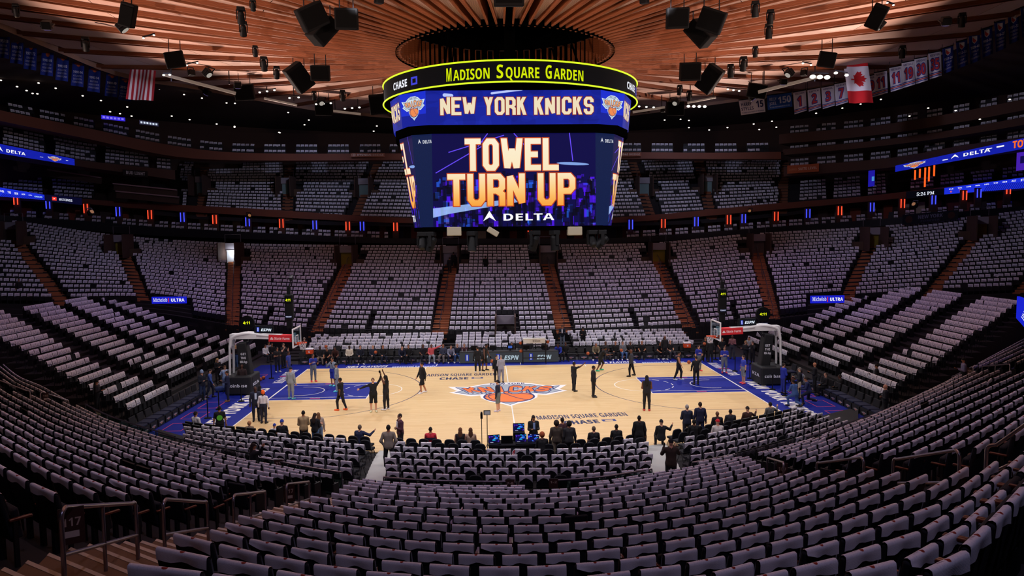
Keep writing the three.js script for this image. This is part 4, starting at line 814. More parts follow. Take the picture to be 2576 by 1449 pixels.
function ceilBox(px, py, wpx, hpx, roll, kind, where) {       // a box hung from the ceiling, sized by what it covers
  const d = ray(px, py); let lo = 8, hi = 110;                 // find where the sight line meets the ceiling, hang 1.3 m below
  for (let i = 0; i < 40; i++) { const m = (lo + hi) / 2, p = CAMP.clone().addScaledVector(d, m), c = ceilH(Math.atan2(p.x, -p.z), Math.hypot(p.x, p.z)) - 1.4; if (p.y < c) lo = m; else hi = m; }
  const D = lo, s = D / F, p = CAMP.clone().addScaledVector(d, D), yaw = Math.atan2(CAMP.x - p.x, CAMP.z - p.z) * 0.5 + roll * 0.6;
  const w = wpx * s, h = hpx * s, top = 1.6;
  if (kind === 'speaker') {
    const g = thing('loudspeaker', p, yaw, `black box loudspeaker hung from the ceiling, ${where}`, 'loudspeaker', 'ceiling loudspeakers');
    part('cabinet', rbox(w, h, w * 0.8, 0.06, 0, 0, 0, 0.25, 0, roll), mat(0x0b0b0d, 0.8, { specularIntensity: 0.3 }), g); part('grille', box(w * 0.86, h * 0.8, 0.05, 0, -h * 0.1, w * 0.4, 0.25, 0, roll), mat(0x060607, 0.9, { specularIntensity: 0.2 }), g);
    part('hanger', merge([bar(V(-w * 0.3, h * 0.3, 0), V(-w * 0.3, top + h * 0.3, 0), 0.03), bar(V(w * 0.3, h * 0.3, 0), V(w * 0.3, top + h * 0.3, 0), 0.03)]), M.darkSteel, g);
  } else if (kind === 'moving') movingLight('ceiling_moving_light', p.setY(p.y + h / 2), yaw, 0.5 + roll, h / 0.85, `black moving light hung from the ceiling, ${where}`, 'ceiling moving lights');
  else if (kind === 'strip') {
    const g = thing('light_strip', p, yaw, `pale lit rail of fittings along the ceiling edge, ${where}`, 'light', 'pale rails at the ceiling edge');
    part('rail', box(w, h * 0.3, 0.25, 0, 0, 0, 0, 0, -roll), glow(0xd9b8a4, 0.22), g); part('bracket', merge([box(0.08, 1.2, 0.08, -w * 0.4, 0.7, 0), box(0.08, 1.2, 0.08, w * 0.4, 0.7, 0)]), M.darkSteel, g);
  } else if (kind === 'lamps') {
    const g = thing('spotlight_bar', p, yaw, `row of small bright spotlights on a ceiling bar, ${where}`, 'light', 'bars of small ceiling spotlights'), n = Math.max(2, Math.round(wpx / 11));
    part('bar', box(w * 1.2, 0.07, 0.1, 0, h * 0.8, 0, 0, 0, roll), M.darkSteel, g);
    for (let i = 0; i < n; i++) { const f = n === 1 ? 0 : i / (n - 1) - 0.5; const l = part('spotlight', new THREE.SphereGeometry(h * 0.42, 10, 8), glow(0xfffaf0, 1.6), g); l.position.set(f * w * Math.cos(roll), f * w * Math.sin(roll) + h * 0.1, 0.1); l.scale.set(1.2, 0.8, 1); }
  }
}
[[785, 42, 66, 58, 0.5, 'speaker', 'big upper one left of the hub'], [812, 78, 70, 40, 0.9, 'speaker', 'lower tilted one left of the hub'], [872, 48, 56, 52, 0, 'speaker', 'next to the hub on the left'], [322, 38, 34, 58, -0.3, 'speaker', 'top left above the striped flag'], [440, 150, 44, 40, 0.2, 'speaker', 'right of the striped flag'], [615, 232, 46, 38, 0.1, 'speaker', 'above the pale rail on the left'], [752, 195, 46, 66, 0.7, 'speaker', 'long tilted one on the left'], [806, 184, 46, 38, 0, 'speaker', 'square one left of the scoreboard'], [815, 272, 42, 34, 0, 'speaker', 'at the far edge on the left'], [952, 262, 44, 48, 0.1, 'speaker', 'beside the scoreboard on the left'],
  [1790, 52, 62, 56, -0.4, 'speaker', 'big upper one right of the hub'], [1762, 84, 66, 40, -0.9, 'speaker', 'lower tilted one right of the hub'], [1704, 46, 54, 50, 0, 'speaker', 'next to the hub on the right'], [2206, 42, 36, 60, -0.5, 'speaker', 'top right above the maple leaf flag'], [2080, 150, 40, 38, -0.2, 'speaker', 'left of the maple leaf flag'], [1904, 228, 46, 34, -0.2, 'speaker', 'above the blue name banner'], [1786, 198, 42, 66, -0.7, 'speaker', 'long tilted one on the right'], [1736, 180, 50, 44, 0, 'speaker', 'square one right of the scoreboard'], [1698, 272, 42, 34, 0, 'speaker', 'at the far edge on the right'], [1280, 4, 76, 24, 0, 'speaker', 'flat one at the top of the hub'],
  [606, 38, 22, 40, 0.2, 'moving', 'high on the left'], [636, 12, 24, 28, 0.1, 'moving', 'top left by the frame edge'], [612, 72, 22, 36, 0.3, 'moving', 'left, above the middle rail'], [642, 128, 26, 26, 0.2, 'moving', 'left, mid height'], [664, 160, 22, 34, 0, 'moving', 'left, lower of a pair'], [696, 182, 20, 30, 0.3, 'moving', 'left, beside the long speaker'], [862, 240, 22, 26, 0, 'moving', 'left of the scoreboard, near the edge'], [790, 240, 18, 22, 0.2, 'moving', 'left, low by the far edge'], [215, 110, 40, 34, 0.2, 'moving', 'far left above the blue banners'], [40, 25, 34, 30, 0, 'moving', 'far left corner'],
  [1900, 22, 24, 38, -0.2, 'moving', 'high on the right'], [1938, 42, 22, 34, -0.1, 'moving', 'right, top pair'], [1934, 78, 22, 36, -0.3, 'moving', 'right, above the middle rail'], [1900, 130, 26, 26, -0.2, 'moving', 'right, mid height'], [1870, 160, 22, 34, 0, 'moving', 'right, lower of a pair'], [1838, 178, 20, 32, -0.3, 'moving', 'right, beside the long speaker'], [1734, 240, 20, 24, 0, 'moving', 'right of the scoreboard, near the edge'], [1710, 226, 20, 24, 0.2, 'moving', 'right, close to the scoreboard'], [2270, 130, 46, 30, -0.2, 'moving', 'far right above the jersey banners'], [2420, 50, 44, 34, -0.2, 'moving', 'far right above the blue banners'],
  [505, 212, 168, 22, 0.22, 'strip', 'left of middle'], [706, 256, 80, 14, 0.18, 'strip', 'left, shorter one'], [872, 283, 70, 16, 0.1, 'strip', 'beside the scoreboard on the left'], [1632, 276, 80, 16, -0.12, 'strip', 'beside the scoreboard on the right'], [1765, 252, 70, 12, -0.15, 'strip', 'right, shorter one'], [1985, 212, 150, 24, -0.2, 'strip', 'right of middle'],
  [374, 94, 26, 6, 0.4, 'lamps', 'above the striped flag'], [420, 190, 14, 7, 0.1, 'lamps', 'at the foot of the striped flag'], [483, 163, 26, 6, 0.3, 'lamps', 'left, over the long rail'], [672, 231, 36, 6, 0.2, 'lamps', 'left, under the middle rail'], [740, 247, 22, 6, 0.1, 'lamps', 'left, two together'], [814, 262, 36, 6, 0.1, 'lamps', 'over the far left speaker'], [886, 273, 36, 6, 0.1, 'lamps', 'left of the scoreboard'], [1626, 270, 36, 6, -0.1, 'lamps', 'right of the scoreboard'], [1752, 269, 40, 9, -0.05, 'lamps', 'four bright ones on the right'], [2062, 196, 34, 15, -0.1, 'lamps', 'brightest group on the right'], [2116, 188, 26, 10, -0.3, 'lamps', 'beside the maple leaf flag'], [1845, 228, 28, 6, -0.2, 'lamps', 'right, under the rail'], [2030, 163, 20, 6, -0.3, 'lamps', 'right, over the bright group'], [2240, 12, 16, 6, -0.5, 'lamps', 'top right corner'],
].forEach((q) => ceilBox(...q));
// small downlights in the dark soffit
[[30, 186], [97, 209], [2, 202], [43, 218], [67, 228], [82, 235], [94, 236], [140, 222], [208, 241], [254, 253], [320, 269], [401, 224], [463, 238], [508, 247], [570, 259], [277, 281], [302, 286], [331, 292], [432, 292], [477, 301], [545, 312], [590, 318], [702, 333], [591, 260], [725, 283], [590, 320], [777, 302], [766, 314], [704, 334], [948, 317], [940, 330], [1672, 302], [1712, 300], [1733, 321], [1784, 327], [1830, 321], [1896, 312], [1942, 305], [1953, 320], [1910, 326], [1733, 303], [2053, 285], [2165, 262], [2119, 272], [2216, 250], [2288, 292], [2335, 272], [2404, 278], [2540, 250], [2465, 300]].forEach(([px, py], i) => {
  const p = atD(px, py, 88 - Math.abs(px - 1288) * 0.014); const o = single('downlight', new THREE.SphereGeometry(0.11, 8, 6), glow(0xfff6ea, 1.3), `tiny round downlight in the dark soffit, ${ord(i + 1)} counted from the left side`, 'light', 'downlights of the soffit'); o.position.copy(p); o.scale.y = 0.6;
});
// ------------------------------------------------------------------ signs, LED boards, flags and banners
function board(name, c, D, tex, emis, label, category, group, thick = 0.12) {   // c: four picture corners ll, lr, ur, ul; D: depth left, right
  const q = [atD(c[0][0], c[0][1], D[0]), atD(c[1][0], c[1][1], D[1]), atD(c[2][0], c[2][1], D[1]), atD(c[3][0], c[3][1], D[0])];
  q[3].x = q[0].x; q[3].z = q[0].z; q[2].x = q[1].x; q[2].z = q[1].z;
  const m = emis ? screenMat(tex, emis) : new THREE.MeshPhysicalMaterial({ map: tex, roughness: 0.85, side: THREE.DoubleSide });
  const b = q[0].clone().add(q[1]).add(q[2]).add(q[3]).multiplyScalar(0.25), g = quadPanel(...q.map((p) => p.clone().sub(b)), thick);
  const o = single(name, g, m, label, category, group); o.position.copy(b); return o;
}
const plate = (w, h, bg, f) => canvasTex(w, h, (x) => { x.fillStyle = bg; x.fillRect(0, 0, w, h); f(x, w, h); });
const speck = (x, w, h, n, seed, c) => { const r = rng(seed); x.fillStyle = c; for (let i = 0; i < n; i++) x.fillRect(r() * w, r() * h, 2 + r() * 18, 2); };
board('led_board', [[-60, 376], [188, 416], [188, 400], [-60, 350]], [70.5, 78.5], plate(1024, 100, '#1520a8', (x, w, h) => { speck(x, w, h, 40, 2, 'rgba(60,80,255,0.5)'); delta(x, 200, 72, 50, '#ffffff', 200); badge(x, 800, 50, 0.75, { orange: '#f07a40' }); x.fillStyle = '#fff'; x.fillRect(640, 52, 34, 6); x.fillRect(925, 40, 26, 6); }), 1.0, 'blue LED fascia board with airline lettering, upper left tier', 'LED board');
board('led_board', [[2252, 432], [2620, 366], [2620, 338], [2252, 417]], [78.3, 68.8], plate(1024, 90, '#1520a8', (x, w, h) => { speck(x, w, h, 40, 5, 'rgba(60,80,255,0.5)'); badge(x, 150, 46, 0.85, { orange: '#f07a40' }); delta(x, 420, 66, 48, '#ffffff', 190); x.fillStyle = '#fff'; x.fillRect(360, 60, 40, 7); x.fillRect(680, 34, 26, 6); x.fillRect(735, 30, 50, 12); txt(x, 'TOWEL', 840, 72, 80, '#ff6a20', { align: 'left', w: 180, weight: '900' }); }), 1.0, 'blue LED fascia board with airline lettering, upper right tier', 'LED board');
const stats = (seed) => plate(1024, 128, '#1c2fd8', (x, w, h) => { x.fillStyle = 'rgba(10,14,120,0.8)'; for (let i = 0; i < 30; i++) poly(x, [[420 + i * 22, 128], [430 + i * 22, 128], [470 + i * 22, 60], [460 + i * 22, 60]], 'rgba(10,14,120,0.7)'); ['FLS', 'TOL', '0-0%', '00%', '0-0%', 'TO', 'REB', 'AST', 'STL'].forEach((s, i) => txt(x, s, 70 + i * 95, 50, 34, '#ffffff', { w: 50 })); txt(x, '0', 70, 105, 44, '#ff6a40'); txt(x, '7', 165, 105, 44, '#ff6a40'); txt(x, 'KNICKS', 940, 80, 50, '#bfe8ff', { w: 110 }); });
board('led_ribbon', [[-80, 488], [112, 503], [112, 490], [-80, 458]], [80, 83.2], stats(1), 1.0, 'blue LED ribbon with white statistics, left balcony front', 'LED board');
board('led_ribbon', [[2376, 489], [2620, 470], [2620, 440], [2376, 473]], [81.6, 79.3], stats(2), 1.0, 'blue LED ribbon with white statistics, right balcony front', 'LED board');
board('led_sign', [[114, 506], [206, 516], [206, 498], [114, 489]], [83, 84.3], plate(512, 96, '#0a0a2a', (x) => { x.fillStyle = '#ff3b30'; x.fillRect(96, 24, 62, 50); poly(x, [[118, 36], [118, 62], [140, 49]], '#fff'); txt(x, '@STEINOS', 190, 66, 42, '#e8ecff', { align: 'left', w: 190 }); }), 0.9, 'dark LED panel with red play button and white handle', 'LED board');
board('clock_sign', [[2280, 500], [2376, 489], [2376, 474], [2280, 482]], [82.5, 81.7], plate(512, 96, '#05050c', (x) => { txt(x, '5:24 PM', 256, 72, 66, '#eaf0ff', { w: 240, family: 'serif' }); }), 1.0, 'black LED clock reading 5:24 PM on the right balcony', 'clock');
for (const [c, D, l] of [[[[382, 764], [468, 763], [467, 746], [382, 747]], [62.5, 62], 'left'], [[[2040, 763], [2124, 762], [2124, 743], [2040, 744]], [62, 62.5], 'right']]) board('led_advert', c, D, plate(512, 100, '#1a1fc8', (x) => { txt(x, 'Michelob', 20, 70, 70, '#ffffff', { align: 'left', w: 215, family: 'serif', italic: true, weight: 'normal' }); x.fillStyle = '#d2293c'; x.fillRect(246, 18, 14, 64); txt(x, 'ULTRA', 285, 72, 62, '#ffffff', { align: 'left', w: 205 }); }), 0.95, `blue LED beer advert low in the ${l} corner of the far stand`, 'LED board');
board('led_advert', [[2556, 800], [2600, 850], [2600, 760], [2556, 745]], [40, 38], plate(128, 256, '#1a25d8', (x) => { x.save(); x.translate(70, 220); x.rotate(-1.3); txt(x, 'ULTRA', 0, 0, 50, '#fff', { align: 'left', w: 150 }); x.restore(); }), 0.9, 'blue LED advert cut off by the right edge of the photo', 'LED board');
for (const [c, D, l, cut] of [[[[882, 395], [968, 395], [968, 385], [882, 385]], [85.2, 85.6], 'left'], [[[1528, 394], [1613, 393], [1613, 383], [1528, 384]], [85.6, 85.3], 'right']]) board('bridge_sign', c, D, plate(512, 64, '#8f5a44', (x) => { x.strokeStyle = '#d8cfc8'; x.lineWidth = 4; x.beginPath(); x.ellipse(48, 32, 32, 18, 0, 0, 7); x.stroke(); txt(x, 'H', 48, 44, 34, '#e2dcd6', { italic: true }); txt(x, 'HYUNDAI', 98, 46, 42, '#ebe5e0', { align: 'left', w: 215 }); txt(x, 'BRIDGE', 326, 46, 42, '#d8cdc6', { align: 'left', w: 170, weight: 'normal' }); }), 0, `brown plaque with car maker lettering on the bridge, ${l} of the scoreboard`, 'sign');
board('deck_sign', [[310, 441], [372, 446], [372, 431], [310, 426]], [81.3, 82.9], plate(256, 64, '#1c1210', (x) => { txt(x, 'BUD LIGHT', 128, 46, 44, '#b9b4b4', { w: 200, weight: '900' }); }), 0, 'dark sign with pale beer lettering on the left balcony', 'sign');
board('suite_sign', [[1980, 437], [2060, 431], [2060, 411], [1980, 417]], [83.6, 82], plate(512, 128, '#a8552e', (x) => { txt(x, 'Loews', 90, 84, 60, '#c08a68', { w: 130, family: 'serif', weight: 'normal' }); txt(x, 'SUITE LEVEL', 330, 84, 52, '#e6d8cc', { w: 300, weight: 'normal' }); }), 0, 'orange plaque reading SUITE LEVEL on the right tier', 'sign');
board('stand_banner', [[2270, 566], [2410, 552], [2410, 528], [2270, 540]], [79.3, 78], plate(512, 96, '#0c0d1e', (x) => { x.fillStyle = '#3a1a16'; x.beginPath(); x.arc(60, 50, 34, 0, 7); x.fill(); x.beginPath(); x.arc(450, 46, 34, 0, 7); x.fill(); txt(x, 'NEW YORK', 256, 52, 46, '#6a6a86', { w: 230, weight: '900' }); txt(x, 'FOREVER', 256, 86, 26, '#3c3c58', { w: 180 }); }), 0, 'dark navy banner reading NEW YORK on the right suite front', 'banner');
// pairs of neon tubes on the suite pillars
const NEON = [[40, 492, 515, 0], [121, 504, 525, 1], [216, 513, 536, 0], [297, 521, 544, 1], [377, 529, 551, 0], [459, 535, 558, 1], [540, 541, 563, 0], [623, 547, 569, 1], [708, 551, 573, 0], [792, 555, 577, 1], [875, 558, 579, 0], [911, 558, 580, 1], [995, 560, 581, 0], [1130, 575, 584, 1], [1333, 574, 583, 0], [1587, 553, 577, 1], [1669, 551, 573, 0], [1752, 546, 569, 1], [1834, 541, 564, 0], [1871, 539, 561, 1], [1953, 533, 555, 0], [2033, 526, 548, 1], [2113, 519, 541, 0], [2194, 510, 532, 1], [2271, 501, 523, 0], [2349, 492, 514, 1], [2427, 480, 503, 0], [2463, 475, 497, 1], [2537, 465, 488, 0]];
const nTube = [[glow(0xff4a2c, 1.5), glow(0x3a44ff, 1.7)], ['red', 'blue'], [0, 0]];
NEON.forEach(([px, y0, y1, c]) => {
  const D = smooth(B1, px, 3) + 1.35, a = atD(px, y0, D), b = atD(px, y1, D), h = a.y - b.y, n = ++nTube[2][c];
  const g = thing('neon_lamp', b, 0, `pair of upright ${nTube[1][c]} neon tubes on a suite pillar, ${ord(n)} ${nTube[1][c]} pair from the left`, 'light', 'neon pairs along the suites');
  part('tube', cyl(0.055, 0.055, h, 8, -0.2, h / 2, 0), nTube[0][c], g); part('tube', cyl(0.055, 0.055, h, 8, 0.2, h / 2, 0), nTube[0][c], g);
  part('pillar', box(0.7, h + 1.2, 0.25, 0, h / 2 - 0.5, -0.25), M.darkWall, g);
});
// glowing orange rods and violet screens in the right hand lounge
[[2302, 428, 452], [2314, 425, 447], [2327, 422, 470], [2337, 420, 456], [2350, 416, 443]].forEach(([px, y0, y1], i) => { const D = 80.2, a = atD(px, y0, D), b = atD(px, y1, D); const o = single('glow_rod', cyl(0.09, 0.09, a.y - b.y, 8), glow(0xff5a1c, 1.3), `glowing orange rod hung in the right lounge, ${ord(i + 1)} from the left`, 'light', 'orange rods of the lounge'); o.position.copy(a.lerp(b, 0.5)); });
board('lounge_screen', [[2184, 470], [2200, 468], [2200, 428], [2184, 430]], [80.6, 80.4], plate(64, 256, '#2a22c8', (x) => { x.fillStyle = '#5ab0ff'; x.fillRect(34, 100, 26, 70); }), 0.6, 'violet lit doorway column in the right lounge', 'screen');
board('lounge_screen', [[2556, 430], [2600, 424], [2600, 378], [2556, 384]], [75.5, 74.6], plate(64, 128, '#5a2ad8', (x) => { x.fillStyle = '#1a1060'; x.fillRect(14, 30, 30, 50); }), 0.6, 'violet lit wall panel at the right edge lounge', 'screen');
for (const [px, py, s, l] of [[285, 289, 60, 'left'], [375, 302, 48, 'right']]) board('concourse_sign', [[px - s / 2, py + 10], [px + s / 2, py + 16], [px + s / 2, py + 7], [px - s / 2, py]], [79.5, 80.5], plate(256, 48, l === 'left' ? '#3a2be0' : '#2b2a40', (x) => { for (let i = 0; i < 6; i++) { x.fillStyle = l === 'left' ? '#8f80ff' : '#e0ecff'; x.fillRect(14 + i * 40, 12, 26, 24); } }), 0.9, `small lit concourse sign at the upper left, ${l} one`, 'sign');
// flags
const cloth = (name, c, top, tex, label, cat, group, wave = 0.1) => {
  const q = c.map(([a, b]) => atD(a, b, top)), nx = 12, ny = 10, pos = [], uv = [], idx = [], o = q[0].clone().add(q[1]).multiplyScalar(0.5);
  for (let j = 0; j <= ny; j++) for (let i = 0; i <= nx; i++) { const u = i / nx, v = j / ny, a = q[3].clone().lerp(q[2], u), b = q[0].clone().lerp(q[1], u), p = a.lerp(b, v); p.z += wave * Math.sin(u * 9 + v * 2) * (0.3 + v); pos.push(p.x - o.x, p.y - o.y, p.z - o.z); uv.push(u, 1 - v); }
  for (let j = 0; j < ny; j++) for (let i = 0; i < nx; i++) { const a = j * (nx + 1) + i; idx.push(a, a + nx + 1, a + 1, a + 1, a + nx + 1, a + nx + 2); }
  const g = new THREE.BufferGeometry(); g.setAttribute('position', new THREE.Float32BufferAttribute(pos, 3)); g.setAttribute('uv', new THREE.Float32BufferAttribute(uv, 2)); g.setIndex(idx); g.computeVertexNormals();
  const t = thing(name, o, 0, label, cat, group);
  part('cloth', g, new THREE.MeshPhysicalMaterial({ map: tex, roughness: 0.9, side: THREE.DoubleSide }), t);
  const d0 = q[3].clone().sub(o), d1 = q[2].clone().sub(o); part('pole', bar(d0, d1, 0.05), M.darkSteel, t); part('cord', merge([bar(d0, d0.clone().setY(d0.y + 2), 0.02), bar(d1, d1.clone().setY(d1.y + 2), 0.02)]), M.darkSteel, t); return t;
};
cloth('national_flag', [[318, 250], [384, 253], [398, 123], [335, 122]], 62, canvasTex(256, 512, (x) => { for (let i = 0; i < 13; i++) { x.fillStyle = i % 2 ? '#e8dcd8' : '#b3252f'; x.fillRect(i * 256 / 13, 0, 20, 512); } x.fillStyle = '#1c2452'; x.fillRect(0, 0, 138, 205); x.fillStyle = '#c9c9d8'; for (let i = 0; i < 5; i++) for (let j = 0; j < 8; j++) { x.beginPath(); x.arc(16 + i * 26, 16 + j * 25, 4, 0, 7); x.fill(); } }), 'striped flag with starred blue canton hanging upright at the left', 'flag');
cloth('national_flag', [[2134, 260], [2199, 258], [2179, 135], [2118, 137]], 62, canvasTex(256, 512, (x) => { x.fillStyle = '#ece4e4'; x.fillRect(0, 0, 256, 512); x.fillStyle = '#d01e24'; x.fillRect(0, 0, 256, 130); x.fillRect(0, 385, 256, 127); x.save(); x.translate(140, 262); x.rotate(Math.PI / 2); const L = [[0, -78], [14, -50], [34, -60], [26, -20], [48, -42], [54, -28], [78, -34], [70, -10], [82, 0], [40, 34], [46, 48], [6, 42], [6, 78], [-6, 78], [-6, 42], [-46, 48], [-40, 34], [-82, 0], [-70, -10], [-78, -34], [-54, -28], [-48, -42], [-26, -20], [-34, -60], [-14, -50]]; poly(x, L, '#d01e24'); x.restore(); }), 'red and white maple leaf flag hanging upright at the right', 'flag');
// club banners
function banner(c, D, tex, label) { cloth('club_banner', c, D, tex, label, 'banner', 'club banners under the ceiling edge', 0.04); }
const yearTex = (year, lines, logo) => canvasTex(128, 256, (x, w, h) => { x.fillStyle = '#1b2f86'; x.fillRect(0, 0, w, h); if (logo === 'badge') badge(x, 64, 44, 0.5, { orange: '#d8622f', ball: '#d8622f', white: '#8a4a50', grey: '#7a4a58' }); else if (logo === 'shield') { poly(x, [[34, 14], [96, 22], [92, 66], [64, 88], [38, 66]], '#d8d8e0'); poly(x, [[44, 24], [86, 62], [66, 80], [44, 60]], '#c4423c'); } else { x.fillStyle = '#c85a34'; x.beginPath(); x.ellipse(64, 60, 22, 26, 0, 0, 7); x.fill(); x.fillRect(46, 16, 36, 30); } txt(x, year, 64, 130, 34, '#dcd8e4', { w: 104 }); lines.forEach((s, i) => txt(x, s, 64, 164 + i * 30, 24, '#a9a6bd', { w: Math.min(108, s.length * 12) })); });
[[9, 64, 148, '1952-53', 'EASTERN'], [43, 82, 162, '1970-71', 'ATLANTIC'], [77, 98, 177, '1971-72', 'EASTERN'], [119, 117, 192, '1988-89', 'ATLANTIC'], [157, 133, 205, '1992-93', 'ATLANTIC'], [196, 149, 219, '1993-94', 'ATLANTIC'], [237, 163, 233, '1993-94', 'EASTERN'], [281, 178, 245, '1998-99', 'EASTERN'], [315, 190, 255, '2012-13', 'ATLANTIC']].forEach(([x, y0, y1, yr, w], i) => banner([[x - 17, y1 - 4], [x + 13, y1], [x + 17, y0 + 4], [x - 13, y0]], 55 + i * 1.6, yearTex(yr, [w, i % 2 && w === 'ATLANTIC' ? 'DIVISION' : w === 'EASTERN' && i ? 'CONFERENCE' : 'DIVISION', 'CHAMPIONS'], i > 3 ? 'badge' : 'old'), `blue championship banner reading ${yr}, ${ord(i + 1)} from the left edge`));
[[1995, 232, 288, 'GIACOMIN', '1'], [2031, 226, 281, 'LEETCH', '2'], [2066, 220, 275, 'HOWELL', '3'], [2099, 211, 267, 'GILBERT', '7'], [2176, 192, 250, 'BATHGATE', '9'], [2199, 183, 243, 'HADFIELD', '11'], [2237, 170, 232, 'MESSIER', '11'], [2268, 158, 222, 'RATELLE', '19'], [2300, 148, 212, 'LUNDQVIST', '30'], [2335, 134, 200, 'RICHTER', '35']].forEach(([x, y0, y1, nm, no], i) => banner([[x + 3, y1], [x + 35, y1 - 10], [x + 32, y0 - 6], [x, y0]], 71 - i * 1.3, canvasTex(128, 220, (c, w, h) => { c.fillStyle = '#d9d4dc'; c.fillRect(0, 0, w, h); txt(c, nm, 64, 34, 24, '#4a3a6a', { w: 96 }); txt(c, no, 64, 150, 130, '#c0363a', { w: no.length > 1 ? 88 : 50, weight: '900', stroke: '#2a3a90', lw: 16 }); c.fillStyle = '#c0363a'; c.fillRect(0, 186, w, 9); c.fillStyle = '#2a3a90'; c.fillRect(0, 174, w, 8); c.fillRect(0, 200, w, 8); }), `white jersey banner with the number ${no}, ${ord(i + 1)} of the row`));
[[2370, 122, 187, '1927-28', 'STANLEY', 'CUP'], [2405, 106, 174, '1932-33', 'STANLEY', 'CUP'], [2437, 90, 162, '1939-40', 'STANLEY', 'CUP'], [2468, 74, 146, '1993-94', 'STANLEY', 'CUP'], [2501, 57, 132, '1926-27', 'AMERICAN', 'DIVISION'], [2535, 38, 112, '1931-32', 'AMERICAN', 'DIVISION'], [2567, 20, 95, '1989-90', 'PATRICK', 'DIVISION']].forEach(([x, y0, y1, yr, a, b], i) => banner([[x + 3, y1], [x + 31, y1 - 12], [x + 28, y0 - 8], [x, y0]], 58 - i * 1.5, yearTex(yr, [a, b, 'CHAMPIONS'], 'shield'), `blue cup banner reading ${yr} at the upper right`));
banner([[1864, 290], [1926, 281], [1922, 245], [1858, 252]], 76, plate(256, 160, '#d9d4dc', (x) => { txt(x, 'HARRY', 70, 70, 52, '#232a5a', { w: 110 }); txt(x, 'STYLES', 76, 116, 46, '#232a5a', { w: 130 }); txt(x, '15', 205, 100, 100, '#232a5a', { w: 76, weight: '900' }); txt(x, '15 CONSECUTIVE NIGHTS AT THE GARDEN', 128, 146, 18, '#3a4070', { w: 230 }); }), 'wide white banner with a large blue 15');
banner([[1931, 277], [1994, 268], [1991, 232], [1929, 240]], 74.5, plate(256, 160, '#2456a8', (x) => { txt(x, 'BILLY', 60, 66, 46, '#d6dcec', { w: 76 }); txt(x, 'JOEL', 60, 112, 46, '#d6dcec', { w: 76 }); txt(x, '150', 178, 104, 98, '#dfe4ee', { w: 134, weight: '900' }); txt(x, 'RECORD PERFORMANCES AT MSG', 128, 144, 18, '#c0cae4', { w: 210 }); }), 'wide blue banner with a large white 150');

// pale ledges of the left hand deck bars
[[120, 427, 255, 447, 'upper, beside the lettered board'], [285, 462, 445, 478, 'upper of the two right ones'], [292, 481, 450, 496, 'lower of the two right ones']].forEach(([x0, y0, x1, y1, l]) => { const a = atD(x0, y0, 83.6), b = atD(x1, y1, 85), o = a.clone().lerp(b, 0.5), d = b.clone().sub(a), g = thing('bar_counter', o, Math.atan2(-d.z, d.x), `mauve bar ledge on the left balcony deck, ${l}`, 'counter', 'bar ledges of the left deck'); part('worktop', box(d.length(), 0.14, 0.5, 0, 0, 0, 0, 0, Math.atan2(d.y, Math.hypot(d.x, d.z))), mat(0x9c7c80, 0.6), g); part('front', box(d.length(), 0.7, 0.1, 0, -0.4, -0.1, 0, 0, Math.atan2(d.y, Math.hypot(d.x, d.z))), M.darkWall, g); });
// ------------------------------------------------------------------ baskets, shot clocks
const clockTex = plate(128, 128, '#08080a', (x) => { txt(x, '4:11', 64, 84, 62, '#e6f01a', { w: 100, weight: '900' }); });
const espnTex = plate(256, 110, '#14161c', (x) => { x.fillStyle = '#2a3fd0'; x.fillRect(28, 18, 34, 74); x.fillStyle = '#e8ecff'; x.fillRect(40, 24, 10, 62); txt(x, 'ESPN', 158, 82, 62, '#e8f2ff', { w: 150, italic: true, weight: '900' }); });
const farmTex = plate(256, 72, '#d8232e', (x) => { for (const [a, b] of [[30, 30], [22, 44], [40, 44]]) { x.beginPath(); x.ellipse(a, b, 11, 7, 0, 0, 7); x.fillStyle = '#f6eaea'; x.fill(); } txt(x, 'State Farm', 60, 50, 40, '#f8eeee', { align: 'left', w: 180 }); });
const memo = new Map(), once = (k, f) => { if (!memo.has(k)) memo.set(k, f()); return memo.get(k); };
const padTex = (a, b) => once('pad' + a, () => plate(512, 220, '#101116', (x) => { txt(x, a, 250, 150, 92, '#eceef4', { w: 430 }); if (b) txt(x, b, 250, 205, 30, '#c0c2cc', { w: 120 }); }));
const appTex = plate(128, 256, '#0e0f14', (x) => { ['GET', 'THE', 'NBA App'].forEach((s, i) => txt(x, s, 64, 70 + i * 62, 50, '#e8eaf2', { w: i === 2 ? 116 : 84 })); });
function facePlate(w, h, t, tex, em) { const b = new THREE.BoxGeometry(w, h, t); return b; }
const boxMat = (tex, side, em) => { const d = M.plastic, f = em ? screenMat(tex, em) : new THREE.MeshPhysicalMaterial({ map: tex, roughness: 0.7 }); return [0, 1, 2, 3, 4, 5].map((i) => (side.includes(i) ? f : d)); };
const tissot = plate(128, 48, '#101028', (x) => { txt(x, 'TISSOT', 64, 36, 34, '#dfe4ff', { w: 110 }); });
